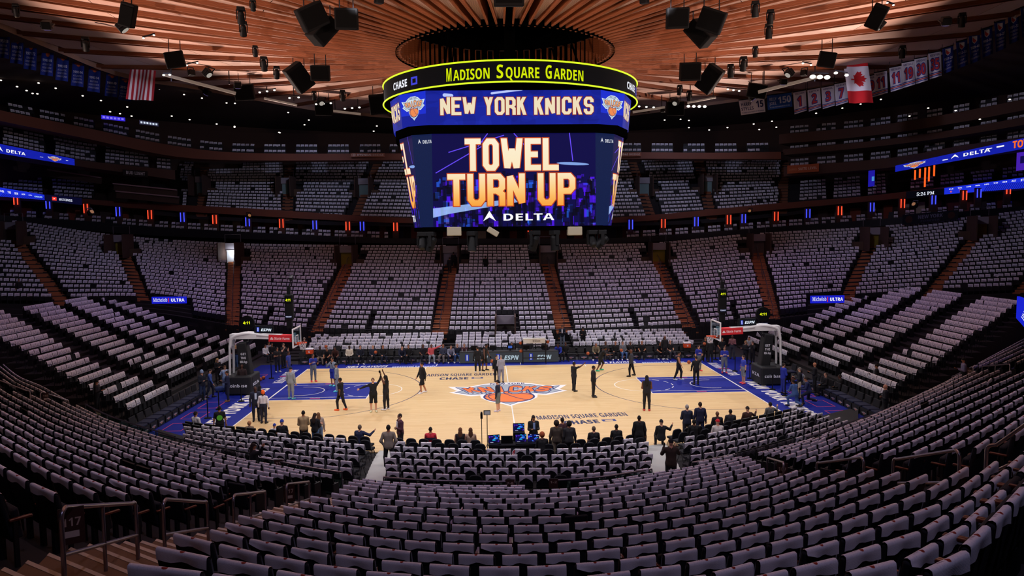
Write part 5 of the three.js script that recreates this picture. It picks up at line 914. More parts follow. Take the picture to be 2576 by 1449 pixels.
function basket(s) {
  const side = s < 0 ? 'left' : 'right';
  const g = thing('basketball_hoop', V(s * 16.5, 0, 0), 0, `basketball hoop on a white arm with padded base, ${side} end of the court`, 'basketball hoop', 'the two hoops');
  const X = (x) => s * (x - 16.5);           // x given as distance from the middle of the court
  // base facing camera and the court
  const base = part('base', rbox(1.6, 1.15, 1.9, 0.12, X(16.5), 0.6, 0), mat(0x101116, 0.7), g);
  const p1 = part('base_pad', new THREE.PlaneGeometry(1.4, 0.62), new THREE.MeshPhysicalMaterial({ map: padTex('coinbase'), roughness: 0.7 }), base, 'black pad with white lettering'); p1.position.set(X(16.5), 0.62, 0.956);
  const p2 = part('base_pad', new THREE.PlaneGeometry(1.5, 0.64), new THREE.MeshPhysicalMaterial({ map: padTex('KIA'), roughness: 0.7 }), base, 'black pad with white lettering'); p2.position.set(X(16.5) - s * 0.806, 0.62, 0); p2.rotation.y = -s * Math.PI / 2;
  const col = part('column_pad', rbox(0.62, 2.1, 0.66, 0.08, X(16.3), 2.1, 0, 0, 0, s * -0.12), mat(0x0e0f14, 0.7), g);
  const c1 = part('column_print', new THREE.PlaneGeometry(0.5, 1.0), new THREE.MeshPhysicalMaterial({ map: appTex, roughness: 0.7 }), col); c1.position.set(X(16.3), 2.15, 0.335);
  // white boom
  const arm = part('arm', merge([
    bar(V(X(17.15), 1.0, -0.35), V(X(17.1), 2.95, -0.35), 0.07), bar(V(X(17.15), 1.0, 0.35), V(X(17.1), 2.95, 0.35), 0.07),
    tube([V(X(17.1), 2.9, 0.3), V(X(16.95), 3.45, 0.3), V(X(16.2), 3.68, 0.25), V(X(15.0), 3.55, 0.15), V(X(13.4), 3.4, 0.1)], 0.095, 8, 20), tube([V(X(17.1), 2.9, -0.3), V(X(16.95), 3.45, -0.3), V(X(16.2), 3.68, -0.25), V(X(15.0), 3.55, -0.15), V(X(13.4), 3.4, -0.1)], 0.095, 8, 20),
    box(1.6, 0.3, 0.6, X(16.3), 3.52, 0), box(1.8, 0.3, 0.4, X(14.9), 3.48, 0, 0, 0, s * 0.04), box(0.12, 0.5, 0.5, X(13.25), 3.4, 0)]), mat(0xdfe0e2, 0.4), g);
  part('hydraulic', merge([bar(V(X(16.4), 2.6, 0.2), V(X(15.7), 3.5, 0.2), 0.05), bar(V(X(16.4), 2.6, -0.2), V(X(15.7), 3.5, -0.2), 0.05)]), M.darkSteel, arm);
  const pad = part('arm_pad', box(1.4, 0.42, 0.5, X(14.05), 3.36, 0, 0, 0, s * 0.04), mat(0xd8232e, 0.6), g, 'red padded sleeve'); const pp = part('pad_print', new THREE.PlaneGeometry(1.34, 0.38), new THREE.MeshPhysicalMaterial({ map: farmTex, roughness: 0.6 }), pad); pp.position.set(X(14.05), 3.36, 0.256); pp.rotation.z = s * 0.04;
  const sg = part('arm_sign', box(1.15, 0.45, 0.14, X(15.05), 3.92, 0.1, 0, 0, s * 0.04), M.plastic, g); const sp = part('sign_face', new THREE.PlaneGeometry(1.08, 0.4), screenMat(espnTex, 0.9), sg); sp.position.set(X(15.05), 3.92, 0.175); sp.rotation.z = s * 0.04;
  // backboard, rim, net
  const bx = X(13.1), bb = part('backboard', box(0.03, 1.07, 1.83, bx, 3.43, 0), mat(0xbfd6dc, 0.03, { transmission: 1, thickness: 0 }), g);
  part('backboard_frame', merge([box(0.07, 0.07, 1.9, bx, 3.98, 0), box(0.07, 0.07, 1.9, bx, 2.88, 0), box(0.07, 1.1, 0.07, bx, 3.43, 0.92), box(0.07, 1.1, 0.07, bx, 3.43, -0.92), box(0.05, 0.05, 0.6, bx, 3.5, 0), box(0.05, 0.05, 0.6, bx, 3.05, 0), box(0.05, 0.47, 0.05, bx, 3.27, 0.3), box(0.05, 0.47, 0.05, bx, 3.27, -0.3)]), M.white, bb);
  const rim = new THREE.TorusGeometry(0.24, 0.022, 6, 24); rim.rotateX(Math.PI / 2); rim.translate(X(12.75), 3.05, 0);
  const rm = part('rim', merge([rim, box(0.25, 0.16, 0.2, X(12.98), 3.0, 0)]), mat(0xe8501c, 0.5), g), net = [];
  for (let i = 0; i < 12; i++) for (const d of [-1, 1]) { let a = i / 12 * Math.PI * 2, q = null; for (let k = 0; k <= 4; k++) { const r = lerp(0.235, 0.14, k / 4), p = V(X(12.75) + Math.cos(a) * r, 3.05 - k * 0.11, Math.sin(a) * r); if (q) net.push(bar(q, p, 0.009, 4)); q = p; a += d * Math.PI / 12; } }
  part('net', merge(net), M.white, rm);
  // shot clock above the board
  const sc = thing('shot_clock', V(s * 13.55, 3.95, -0.2), 0, `tall black shot clock tower above the ${side} backboard showing 4:11`, 'shot clock', 'shot clocks over the boards');
  part('tower', merge([rbox(0.5, 1.6, 0.4, 0.08, 0, 1.3, 0), box(0.32, 0.6, 0.3, 0, 0.3, 0), box(0.2, 0.5, 0.2, 0, 2.3, 0)]), M.plastic, sc); const f = part('display', new THREE.PlaneGeometry(0.4, 0.42), screenMat(clockTex, 1.1), sc); f.position.set(0, 1.75, 0.21);
  const f2 = part('display', new THREE.PlaneGeometry(0.42, 0.16), screenMat(tissot, 0.9), sc); f2.position.set(0, 0.72, 0.21);
  part('camera_mount', merge([bar(V(0, 2.5, 0), V(s * -0.2, 2.95, 0.1), 0.04), box(0.18, 0.22, 0.34, s * -0.22, 3.1, 0.1, 0.4), bar(V(s * -0.22, 3.1, 0.1), V(s * -0.05, 3.4, 0), 0.03)]), M.darkSteel, sc);
  const cp = atD(s < 0 ? 622 : 1919, 812 - (s > 0 ? 22 : 0), 49), rc = thing('shot_clock', V(cp.x, 0, cp.z), 0, `round black clock on a post beside the ${side} end stand showing 4:11`, 'shot clock', 'round clocks by the end stands');
  part('dial', cyl(0.48, 0.48, 0.2, 24, 0, cp.y, 0, Math.PI / 2), M.plastic, rc); const rf = part('display', new THREE.PlaneGeometry(0.62, 0.5), screenMat(clockTex, 1.0), rc); rf.position.set(0, cp.y, 0.11);
  part('post', merge([bar(V(0, 0, 0), V(0, cp.y - 0.4, 0), 0.06)]), M.darkSteel, rc); const rf2 = part('display', new THREE.PlaneGeometry(0.7, 0.16), screenMat(tissot, 0.9), rc); rf2.position.set(0, cp.y - 0.65, 0.08);
}
basket(-1); basket(1);
// ------------------------------------------------------------------ glass barrier, handrails of the near stand
const BAR = (px) => { const p = NEAR.point(-0.9, px); p.y = 0.55; return p; };
struct('wall_near_front', strip(polyline({ point: (k, px) => { const p = BAR(px); p.y = 0.75; return p; } }, 0, 60, 2420, 60), polyline({ point: (k, px) => { const p = BAR(px); p.y = 0; return p; } }, 0, 60, 2420, 60)), M.black);
[[215, 440, 'left of the walkway'], [470, 860, 'left of the pale stairs'], [965, 1290, 'middle, left half'], [1385, 1640, 'middle, right half'], [1740, 1900, 'right of the pale stairs'], [2030, 2330, 'far right']].forEach(([a, b, w]) => {
  const pts = polyline({ point: (k, px) => BAR(px) }, 0, a, b, 24), o = pts[12].clone(), g = thing('glass_barrier', o, 0, `glass barrier with steel rail before the near stand, ${w}`, 'barrier', 'glass barriers of the near stand');
  const L = pts.map((p) => p.clone().sub(o));
  let s = 0, last = 0; const cum = [0]; for (let i = 1; i <= 24; i++) cum.push(s += L[i].distanceTo(L[i - 1]));
  const at = (d) => { let i = 1; while (i < 24 && cum[i] < d) i++; return L[i - 1].clone().lerp(L[i], clamp((d - cum[i - 1]) / (cum[i] - cum[i - 1]), 0, 1)); };
  const n = Math.max(1, Math.round(s / 1.5));
  for (let i = 0; i < n; i++) { const p = at(s * i / n), q = at(s * (i + 1) / n), d = q.clone().sub(p).multiplyScalar(0.012); p.add(d); q.sub(d); part('glass_panel', quadPanel(p, q, q.clone().setY(q.y + 0.95), p.clone().setY(p.y + 0.95), 0.015), M.glass, g); }
  part('rail', tube(L.map((p) => p.clone().setY(p.y + 1.02)), 0.035, 6, 40), M.rail, g);
  for (let i = 0; i <= n; i++) { const p = at(s * i / n); part('post', bar(p.clone().setY(p.y - 0.1), p.clone().setY(p.y + 1.0), 0.022), M.rail, g); }
});
const signTex = (s, sub) => once('sign' + s + sub, () => plate(128, 192, '#3a1a14', (x) => { txt(x, s, 64, 96, 60, '#b9a89a', { w: 96 }); if (sub) { x.fillStyle = '#c8beb4'; x.fillRect(28, 122, 72, 34); } }));
function stairRail(a0, a1, kA, kB, f, label, sign) {
  const P = (k) => NEAR.point(k, lerp(pl(a0, k), pl(a1, k), f)), A = P(kA), B = P(kB), o = A.clone(), b = B.clone().sub(o), z = V(0, 0, 0), H1 = 1.0, H2 = 0.5, up = (p, h) => p.clone().setY(p.y + h);
  const g = thing('stair_handrail', o, 0, label, 'handrail', 'handrails of the near stairs'), e = 0.12, d = b.clone().setY(0).normalize().multiplyScalar(e);
  const elbow = (a, c1, c2) => new THREE.TubeGeometry(new THREE.QuadraticBezierCurve3(a, c1, c2), 6, 0.028, 8, false);
  part('top_rail', merge([bar(z, up(z, H1 - e), 0.028, 8), elbow(up(z, H1 - e), up(z, H1), up(z.clone().add(d), H1)), bar(up(z.clone().add(d), H1), up(b.clone().sub(d), H1), 0.028, 8), elbow(up(b.clone().sub(d), H1), up(b, H1), up(b, H1 - e)), bar(b, up(b, H1 - e), 0.028, 8)]), M.steel, g);
  part('middle_rail', bar(up(z, H2), up(b, H2), 0.024, 8), M.steel, g); if (b.length() > 2.2) part('post', bar(up(b.clone().multiplyScalar(0.5), 0), up(b.clone().multiplyScalar(0.5), H1), 0.024, 8), M.steel, g);
  if (sign) { const pl_ = part('sign_plate', new THREE.BoxGeometry(0.26, 0.42, 0.02), boxMat(signTex(sign, true), [4]), g); pl_.position.copy(up(z.clone().addScaledVector(d, 2), 0.74)); pl_.rotation.y = Math.atan2(CAMP.x - o.x, CAMP.z - o.z); }
}
stairRail(AISLE.l0, AISLE.l1, 17.3, 15.7, 0.25, 'chrome stair handrail with a brown 117 sign in the lower left corner', '117');
stairRail(AISLE.l0, AISLE.l1, 14.1, 12.1, 0.35, 'chrome stair handrail with a brown 117 plate, largest one on the left', '117');
stairRail(AISLE.l0, AISLE.l1, 11.4, 9.7, 0.42, 'chrome stair handrail on the left stairs, second up');
stairRail(AISLE.l0, AISLE.l1, 8.7, 6.9, 0.45, 'chrome stair handrail on the left stairs, third up');
stairRail(AISLE.l0, AISLE.l1, 5.7, 3.9, 0.5, 'chrome stair handrail on the left stairs, farthest up', '117');
stairRail(AISLE.r0, AISLE.r1, 14.8, 13.0, 0.6, 'chrome stair handrail at the right edge of the photo');
stairRail(AISLE.r0, AISLE.r1, 12.3, 10.2, 0.55, 'chrome stair handrail on the right stairs, second from the edge');
stairRail(AISLE.r0, AISLE.r1, 9.3, 7.4, 0.5, 'chrome stair handrail on the right stairs, third from the edge');
stairRail(AISLE.r0, AISLE.r1, 6.0, 3.6, 0.5, 'chrome stair handrail on the right stairs, farthest one', '107');
stairRail(AISLE.L0, AISLE.L1, 2.2, 0.4, 0.5, 'chrome handrail on the outer left stairs, nearer one', '118'); stairRail(AISLE.L0, AISLE.L1, 4.6, 2.8, 0.5, 'chrome handrail on the outer left stairs, at the left edge');
stairRail(AISLE.R0, AISLE.R1, 2.4, 0.4, 0.5, 'chrome handrail on the outer right stairs, nearer one', '106'); stairRail(AISLE.R0, AISLE.R1, 5.4, 3.2, 0.5, 'chrome handrail on the outer right stairs, at the right edge');
for (const [px, s, w] of [[1283, '7-8', 'left of the gap'], [1392, '1-2', 'right of the gap'], [702, '19', 'far left'], [1922, '3', 'far right']]) { const p = BAR(px); const o = single('row_sign', new THREE.BoxGeometry(0.3, 0.32, 0.03), boxMat(signTex(s), [4]), `small brown row sign on the glass barrier, ${w}`, 'sign', 'row signs'); o.position.set(p.x, p.y + 0.95, p.z + 0.05); }
// bars at the ends of the end stands' rows
for (const R of ENDS) for (let k = 0; k < 12; k++) {
  const z = pl(ENDB[1], k) + 0.35, y = R.point(k, 0).y, g = [bar(V(-0.5, 0.85, 0), V(0.5, 0.85, 0), 0.02), bar(V(-0.5, 0, 0), V(-0.5, 0.85, 0), 0.02), bar(V(0.5, 0, 0), V(0.5, 0.85, 0), 0.02)]; for (let i = 1; i < 7; i++) g.push(bar(V(-0.5 + i / 7, 0.05, 0), V(-0.5 + i / 7, 0.85, 0), 0.01, 4));
  const o = single('end_railing', merge(g), M.darkSteel, `black barred end railing of the ${R.s < 0 ? 'left' : 'right'} end stand, ${ord(k + 1)} row up`, 'railing', 'row end railings'); o.position.set(R.point(k, 0).x, y, z);
}
// far rail in front of the first far row
{ const pts = polyline(FAR, -0.7, 3.8, 9.3, 60), g = []; for (let i = 0; i < 60; i++) { const a = pts[i], b = pts[i + 1]; g.push(bar(a.clone().setY(a.y + 0.95), b.clone().setY(b.y + 0.95), 0.03, 4)); for (let j = 0; j < 4; j++) { const q = a.clone().lerp(b, j / 4); g.push(bar(q.clone().setY(q.y - 0.2), q.clone().setY(q.y + 0.95), 0.014, 3)); } }
  single('far_railing', merge(g), M.darkSteel, 'long black barred railing along the front of the far stand', 'railing'); }

for (const [a, b, l] of [[400, 655, 'left'], [1850, 2000, 'right']]) {
  const pts = polyline(FLOORROWS, 6.7, a, b, 20), o = pts[10].clone(), g = [];
  for (let i = 0; i < 20; i++) { const p = pts[i].clone().sub(o), q = pts[i + 1].clone().sub(o); g.push(bar(p.clone().setY(p.y + 1.0), q.clone().setY(q.y + 1.0), 0.025, 5)); for (let j = 0; j < 4; j++) { const m = p.clone().lerp(q, j / 4); g.push(bar(m.clone().setY(m.y - 0.3), m.clone().setY(m.y + 1.0), 0.012, 4)); } }
  const f = single('barred_fence', merge(g), M.darkSteel, `black barred fence behind the last courtside chairs on the ${l}`, 'fence', 'barred fences'); f.position.copy(o);
}
// ------------------------------------------------------------------ people
const POSES = {
  stand: {}, 
  relaxed: { thigh: [[0.1, -1, 0.05], [0.08, -1, -0.06]], fore: [[0.02, -1, 0.25], [0.05, -1, 0.2]] },
  walk: { thigh: [[0.03, -1, 0.38], [0.03, -1, -0.22]], shin: [[0, -1, -0.08], [0, -1, -0.42]], upper: [[0.15, -1, -0.3], [0.15, -1, 0.3]], fore: [[0.05, -1, 0.05], [0.05, -0.9, 0.5]] },
  stride: { thigh: [[0.28, -1, 0.2], [0.22, -1, -0.2]], shin: [[0.1, -1, -0.05], [0.12, -1, -0.25]], upper: [[0.2, -1, -0.15], [0.2, -1, 0.2]] },
  cross: { upper: [[0.22, -1, 0.12], [0.22, -1, 0.12]], fore: [[-0.95, 0.05, 0.5], [-0.95, 0.15, 0.55]] },
  hands: { upper: [[0.14, -1, 0.12], [0.14, -1, 0.12]], fore: [[-0.35, 0.15, 0.9], [-0.3, 0.2, 0.9]], nod: 0.35 },
  hips: { upper: [[0.42, -1, -0.15], [0.42, -1, -0.15]], fore: [[-0.45, -0.75, 0.25], [-0.45, -0.75, 0.25]], thigh: [[0.12, -1, 0], [0.12, -1, 0]] },
  reach: { upper: [[0.0, 0.9, 0.5], [0.1, 0.9, 0.45]], fore: [[-0.15, 1, 0.35], [-0.25, 1, 0.35]], thigh: [[0.08, -1, 0.08], [0.06, -1, -0.08]] },
  block: { upper: [[0.55, 0.85, 0.2], [1, -0.25, 0.25]], fore: [[0.25, 1, 0.25], [1, -0.35, 0.4]], thigh: [[0.06, -1, 0.03], [0.06, -1, 0.02]] },
  point: { upper: [[0.15, -1, 0], [0.5, 0.35, 0.8]], fore: [[-0.2, -0.6, 0.6], [0.45, 0.6, 0.7]], thigh: [[0.12, -1, 0.12], [0.12, -1, -0.12]] },
  dribble: { lean: 0.2, upper: [[0.3, -1, 0.1], [0.5, -0.85, 0.3]], fore: [[0.0, -0.8, 0.5], [0.5, -0.8, 0.35]], thigh: [[0.1, -1, 0.15], [0.12, -1, -0.1]] },
  defend: { lean: 0.5, thigh: [[0.15, -1, 0.5], [0.12, -1, -0.1]], shin: [[0, -1, -0.45], [0, -1, -0.5]], upper: [[0.15, -0.7, 0.6], [0.15, -0.6, 0.7]], fore: [[0, -0.1, 1], [0, 0.1, 1]] },
  photo: { upper: [[0.3, -0.65, 0.6], [0.35, -0.6, 0.6]], fore: [[-0.35, 0.95, 0.45], [-0.4, 0.95, 0.45]] },
  ball: { upper: [[0.25, -0.9, 0.35], [0.2, -0.9, 0.35]], fore: [[-0.3, 0.5, 0.85], [-0.3, 0.4, 0.85]] },
  one: { upper: [[0.3, -1, 0.1], [0.65, 0.25, 0.45]], fore: [[-0.1, -0.8, 0.4], [0.5, 0.95, 0.3]] },
  sit: { sit: 1, thigh: [[0.18, -0.06, 1], [0.14, -0.06, 1]], shin: [[0.02, -1, 0.05], [0.05, -1, -0.05]], upper: [[0.2, -1, 0.2], [0.2, -1, 0.2]], fore: [[-0.35, -0.3, 0.8], [-0.35, -0.3, 0.8]] },
  sitlean: { sit: 1, lean: 0.45, thigh: [[0.24, -0.05, 1], [0.22, -0.05, 1]], shin: [[0.02, -1, -0.1], [0.03, -1, -0.1]], upper: [[0.15, -0.9, 0.4], [0.15, -0.9, 0.4]], fore: [[-0.4, -0.4, 0.8], [-0.4, -0.4, 0.8]], nod: -0.1 },
  sitback: { sit: 1, lean: -0.1, thigh: [[0.15, 0, 1], [0.2, 0.05, 1]], shin: [[0, -1, 0.3], [0, -1, 0.2]], upper: [[0.55, -0.8, -0.1], [0.3, -1, 0.1]], fore: [[0.2, -0.4, 0.8], [-0.5, -0.1, 0.8]] },
  sitpoint: { sit: 1, thigh: [[0.18, -0.06, 1], [0.14, -0.06, 1]], shin: [[0.02, -1, 0.05], [0.05, -1, -0.05]], upper: [[1, 0.45, 0.2], [0.2, -1, 0.2]], fore: [[1, 0.5, 0.2], [-0.35, -0.3, 0.8]] },
  sitphone: { sit: 1, thigh: [[0.15, 0, 1], [0.15, 0, 1]], upper: [[0.2, -1, 0.2], [0.75, -0.4, 0.4]], fore: [[-0.35, -0.2, 0.8], [0.5, 0.55, 0.6]] },
  kneel: { sit: 0.62, lean: 0.25, thigh: [[0.2, -0.5, 0.85], [0.12, -1, 0.1]], shin: [[0, -1, -0.15], [0, -0.15, -1]], upper: [[0.2, -1, 0.3], [0.2, -1, 0.35]], fore: [[-0.2, -0.2, 0.9], [-0.2, -0.2, 0.9]] },
};
const bodyCache = new Map();
const sideV = (d, s) => V(d[0] * s, d[1], d[2]).normalize();
const headGeo = (() => {
  const g = new THREE.SphereGeometry(1, 18, 16), p = g.attributes.position;
  for (let i = 0; i < p.count; i++) {
    let x = p.getX(i), y = p.getY(i), z = p.getZ(i); const front = z > 0 ? z : 0;
    x *= 0.078 * (y < 0 ? 1 + y * 0.22 : 1); z *= z > 0 ? 0.094 : 0.102; y *= y > 0 ? 0.112 : 0.122;
    if (front > 0.75 && Math.abs(p.getX(i)) < 0.25 && p.getY(i) < 0.2 && p.getY(i) > -0.42) z += 0.02 * (1 - Math.abs(p.getX(i)) / 0.25);
    if (front > 0.5 && p.getY(i) < -0.7) z += 0.012;
    p.setXYZ(i, x, y, z);
  }
  const ear = (s) => { const e = new THREE.SphereGeometry(1, 6, 5); e.scale(0.012, 0.03, 0.02); e.translate(s * 0.08, -0.005, -0.005); return e; };
  const m = merge([g, ear(1), ear(-1)]); m.computeVertexNormals(); return m;
})();
const faceGeo = (() => { const q = []; for (const s of [-1, 1]) { const e = new THREE.SphereGeometry(0.011, 6, 5); e.translate(s * 0.032, 0.006, 0.079); q.push(e, box(0.03, 0.006, 0.008, s * 0.032, 0.028, 0.08)); } q.push(box(0.042, 0.008, 0.012, 0, -0.066, 0.08)); return merge(q); })();
const handGeo = (() => {                    // wrist at the origin, fingers towards -y, palm facing +z
  const q = [rbox(0.078, 0.092, 0.03, 0.012, 0, -0.05, 0)];
  [[-0.03, 0.062], [-0.01, 0.074], [0.01, 0.07], [0.03, 0.054]].forEach(([x, l]) => { const a = V(x, -0.085, 0), b = V(x * 1.1, -0.085 - l * 0.55, 0.01), c = V(x * 1.1, -0.085 - l * 0.9, 0.032); q.push(bar(a, b, 0.0095, 5), bar(b, c, 0.009, 5, 0.007)); });
  q.push(bar(V(-0.034, -0.03, 0.005), V(-0.062, -0.066, 0.016), 0.0115, 5), bar(V(-0.062, -0.066, 0.016), V(-0.06, -0.096, 0.03), 0.01, 5, 0.008));
  return merge(q);
})();
function bodyOf(key) {
  if (bodyCache.has(key)) return bodyCache.get(key);
  const P = POSES[key], lean = P.lean || 0, T = P.thigh || [[0.06, -1, 0.02], [0.06, -1, -0.02]], S = P.shin || [[0.01, -1, -0.03], [0.01, -1, -0.04]], U = P.upper || [[0.24, -1, -0.02], [0.24, -1, -0.02]], A = P.fore || [[0.06, -1, 0.14], [0.06, -1, 0.14]];
  const bones = [], LT = 0.44, LS = 0.41, hips = [];
  const legs = [0, 1].map((i) => { const s = i ? -1 : 1, h = V(s * 0.09, 0, 0), k = h.clone().addScaledVector(sideV(T[i], s), LT), a = k.clone().addScaledVector(sideV(S[i], s), LS); return { s, h, k, a }; });
  const low = Math.min(...legs.map((l) => l.a.y)) - 0.085, hy = -low;      // feet on the ground
  const hip = V(0, hy, 0), up = V(0, Math.cos(lean), Math.sin(lean)), T_ = (x, y, z = 0) => V(x, hip.y + up.y * y - up.z * z * 0, hip.z + up.z * y + z);
  const add = (r, a, b, ra, rb) => bones.push({ r, a, b, ra, rb });
  const sh = 0.52;
  for (const s of [-1, 1]) { add('hip', T_(s * 0.06, 0.0), T_(s * 0.05, 0.1), 0.118, 0.11); add('torso', T_(s * 0.045, 0.1), T_(s * 0.075, 0.4), 0.1, 0.108); add('torso', T_(s * 0.02, 0.5), T_(s * 0.165, 0.475), 0.06, 0.062); }
  const neck = T_(0, 0.5), head = T_(0, 0.71, 0.02); add('neck', neck, head, 0.055, 0.056);
  const hands = [];
  [0, 1].forEach((i) => { const s = i ? -1 : 1, q = T_(s * 0.185, 0.47), e = q.clone().addScaledVector(sideV(U[i], s), 0.29), w = e.clone().addScaledVector(sideV(A[i], s), 0.25); add('upper_arm', q, e, 0.056, 0.043); add('forearm', e, w, 0.042, 0.029); hands.push({ e, w, s }); });
  legs.forEach((l) => { const o = (p) => p.clone().add(hip); add('thigh', o(l.h), o(l.k), 0.092, 0.06); add('shin', o(l.k), o(l.a), 0.06, 0.04); const d = V(l.s * 0.18, 0, 1).normalize(), an = o(l.a), drop = Math.min(0.06, an.y - 0.03); add('foot', an.clone().add(V(0, -drop * 0.7, -0.03)), an.clone().addScaledVector(d, 0.17).add(V(0, -drop, 0)), 0.045, 0.036); });
  const sdB = (b, x, y, z) => { const dx = b.b.x - b.a.x, dy = b.b.y - b.a.y, dz = b.b.z - b.a.z, L = dx * dx + dy * dy + dz * dz || 1e-9; const t = clamp(((x - b.a.x) * dx + (y - b.a.y) * dy + (z - b.a.z) * dz) / L, 0, 1); const ex = x - b.a.x - dx * t, ey = y - b.a.y - dy * t, ez = z - b.a.z - dz * t; b.t = t; return Math.sqrt(ex * ex + ey * ey + ez * ez) - (b.ra + (b.rb - b.ra) * t); };
  const kk = 0.026, sdf = (x, y, z) => { let s = 0; for (const b of bones) s += Math.exp(-sdB(b, x, y, z) / kk * 1.6); return -Math.log(s) * kk / 1.6; };
  const bb = new THREE.Box3(); bones.forEach((b) => bb.expandByPoint(b.a).expandByPoint(b.b)); bb.expandByScalar(0.17);
  const c = bb.getCenter(V()), half = Math.max(...bb.getSize(V()).toArray()) / 2, N = 60, mc = new MarchingCubes(N, new THREE.MeshBasicMaterial(), false, false, 60000);
  mc.isolation = 0; const f = mc.field, hs = N / 2, lo = [bb.min.x, bb.min.y, bb.min.z], hi = [bb.max.x, bb.max.y, bb.max.z];
  for (let k = 0; k < N; k++) for (let j = 0; j < N; j++) for (let i = 0; i < N; i++) { const x = c.x + (i - hs) / hs * half, y = c.y + (j - hs) / hs * half, z = c.z + (k - hs) / hs * half; f[i + j * N + k * N * N] = (x < lo[0] || x > hi[0] || y < lo[1] || y > hi[1] || z < lo[2] || z > hi[2]) ? -0.3 : -sdf(x, y, z); }
  mc.update();
  const n = mc.count, pa = mc.positionArray, tris = [];
  const P3 = new Float32Array(n * 3), N3 = new Float32Array(n * 3);
  for (let i = 0; i < n; i++) { const x = c.x + pa[i * 3] * half, y = c.y + pa[i * 3 + 1] * half, z = c.z + pa[i * 3 + 2] * half, e = 0.006, v = V(sdf(x + e, y, z) - sdf(x - e, y, z), sdf(x, y + e, z) - sdf(x, y - e, z), sdf(x, y, z + e) - sdf(x, y, z - e)).normalize(); P3.set([x, y, z], i * 3); N3.set([v.x, v.y, v.z], i * 3); }
  const region = [];
  for (let t = 0; t < n / 3; t++) { const x = (P3[t * 9] + P3[t * 9 + 3] + P3[t * 9 + 6]) / 3, y = (P3[t * 9 + 1] + P3[t * 9 + 4] + P3[t * 9 + 7]) / 3, z = (P3[t * 9 + 2] + P3[t * 9 + 5] + P3[t * 9 + 8]) / 3; let best = 9, r = '', tt = 0, sd = 0; for (const b of bones) { const d = sdB(b, x, y, z); if (d < best) { best = d; r = b.r; tt = b.t; } } region.push([r, tt, x]); }
  const geo = (pick, off) => { const p = [], q = [], u = []; for (let t = 0; t < n / 3; t++) if (pick(...region[t])) for (let j = 0; j < 9; j += 3) { const o = t * 9 + j; p.push(P3[o] + N3[o] * off, P3[o + 1] + N3[o + 1] * off, P3[o + 2] + N3[o + 2] * off); q.push(N3[o], N3[o + 1], N3[o + 2]); u.push(P3[o] * 0.5, P3[o + 1] * 0.5); } const g = new THREE.BufferGeometry(); g.setAttribute('position', new THREE.Float32BufferAttribute(p, 3)); g.setAttribute('normal', new THREE.Float32BufferAttribute(q, 3)); g.setAttribute('uv', new THREE.Float32BufferAttribute(u, 2)); return g; };
  const handMeshes = hands.map(({ e, w, s }) => { const g = handGeo.clone(); if (s > 0) g.scale(-1, 1, 1); g.applyQuaternion(new THREE.Quaternion().setFromUnitVectors(V(0, -1, 0), w.clone().sub(e).normalize())); g.translate(w.x, w.y, w.z); return g; });
  const B = { geo, handMeshes, head, cache: new Map(), nod: (P.nod || 0) + lean * 0.6, skinGeo: new Map() };
  B.part = (k, pick, off) => { if (!B.cache.has(k)) B.cache.set(k, geo(pick, off)); return B.cache.get(k); };
  bodyCache.set(key, B); return B;
}
const HAIR = {
  short: () => { const g = new THREE.SphereGeometry(1, 14, 8, 0, Math.PI * 2, 0, Math.PI * 0.56); g.scale(0.086, 0.124, 0.108); g.rotateX(-0.42); g.translate(0, 0.004, -0.012); return g; },
  buzz: () => { const g = new THREE.SphereGeometry(1, 14, 8, 0, Math.PI * 2, 0, Math.PI * 0.5); g.scale(0.081, 0.116, 0.105); g.rotateX(-0.45); g.translate(0, 0.004, -0.008); return g; },
  curly: () => { const g = new THREE.SphereGeometry(1, 14, 10, 0, Math.PI * 2, 0, Math.PI * 0.62); g.scale(0.115, 0.14, 0.13); g.rotateX(-0.5); g.translate(0, 0.02, -0.03); return g; },
  long: () => { const a = new THREE.SphereGeometry(1, 14, 8, 0, Math.PI * 2, 0, Math.PI * 0.56); a.scale(0.09, 0.126, 0.112); a.rotateX(-0.42); a.translate(0, 0.004, -0.014); const b = new THREE.SphereGeometry(1, 12, 10); b.scale(0.1, 0.24, 0.05); b.translate(0, -0.17, -0.085); return merge([a, b]); },
  bun: () => { const a = HAIR.short(), b = new THREE.SphereGeometry(0.05, 8, 6); b.translate(0, 0.03, -0.13); return merge([a, b]); },
  cap: () => { const a = new THREE.SphereGeometry(1, 14, 7, 0, Math.PI * 2, 0, Math.PI * 0.5); a.scale(0.088, 0.12, 0.11); a.translate(0, 0.02, -0.004); const b = new THREE.CylinderGeometry(0.085, 0.085, 0.012, 12, 1, false, -Math.PI / 2, Math.PI); b.scale(1, 1, 1.15); b.translate(0, 0.022, 0.075); return merge([a, b]); },
  beanie: () => { const a = new THREE.SphereGeometry(1, 14, 8, 0, Math.PI * 2, 0, Math.PI * 0.6); a.scale(0.094, 0.15, 0.118); a.rotateX(-0.25); a.translate(0, 0.015, -0.01); return a; },
  none: () => null,
};
const hairCache = new Map(); const hairOf = (k) => { if (!hairCache.has(k)) hairCache.set(k, HAIR[k]()); return hairCache.get(k); };
const SKIN = { l: 0xd8a184, m: 0xb67a58, d: 0x6d4330, k: 0x49291c };
const bodyGeoCache = new Map();
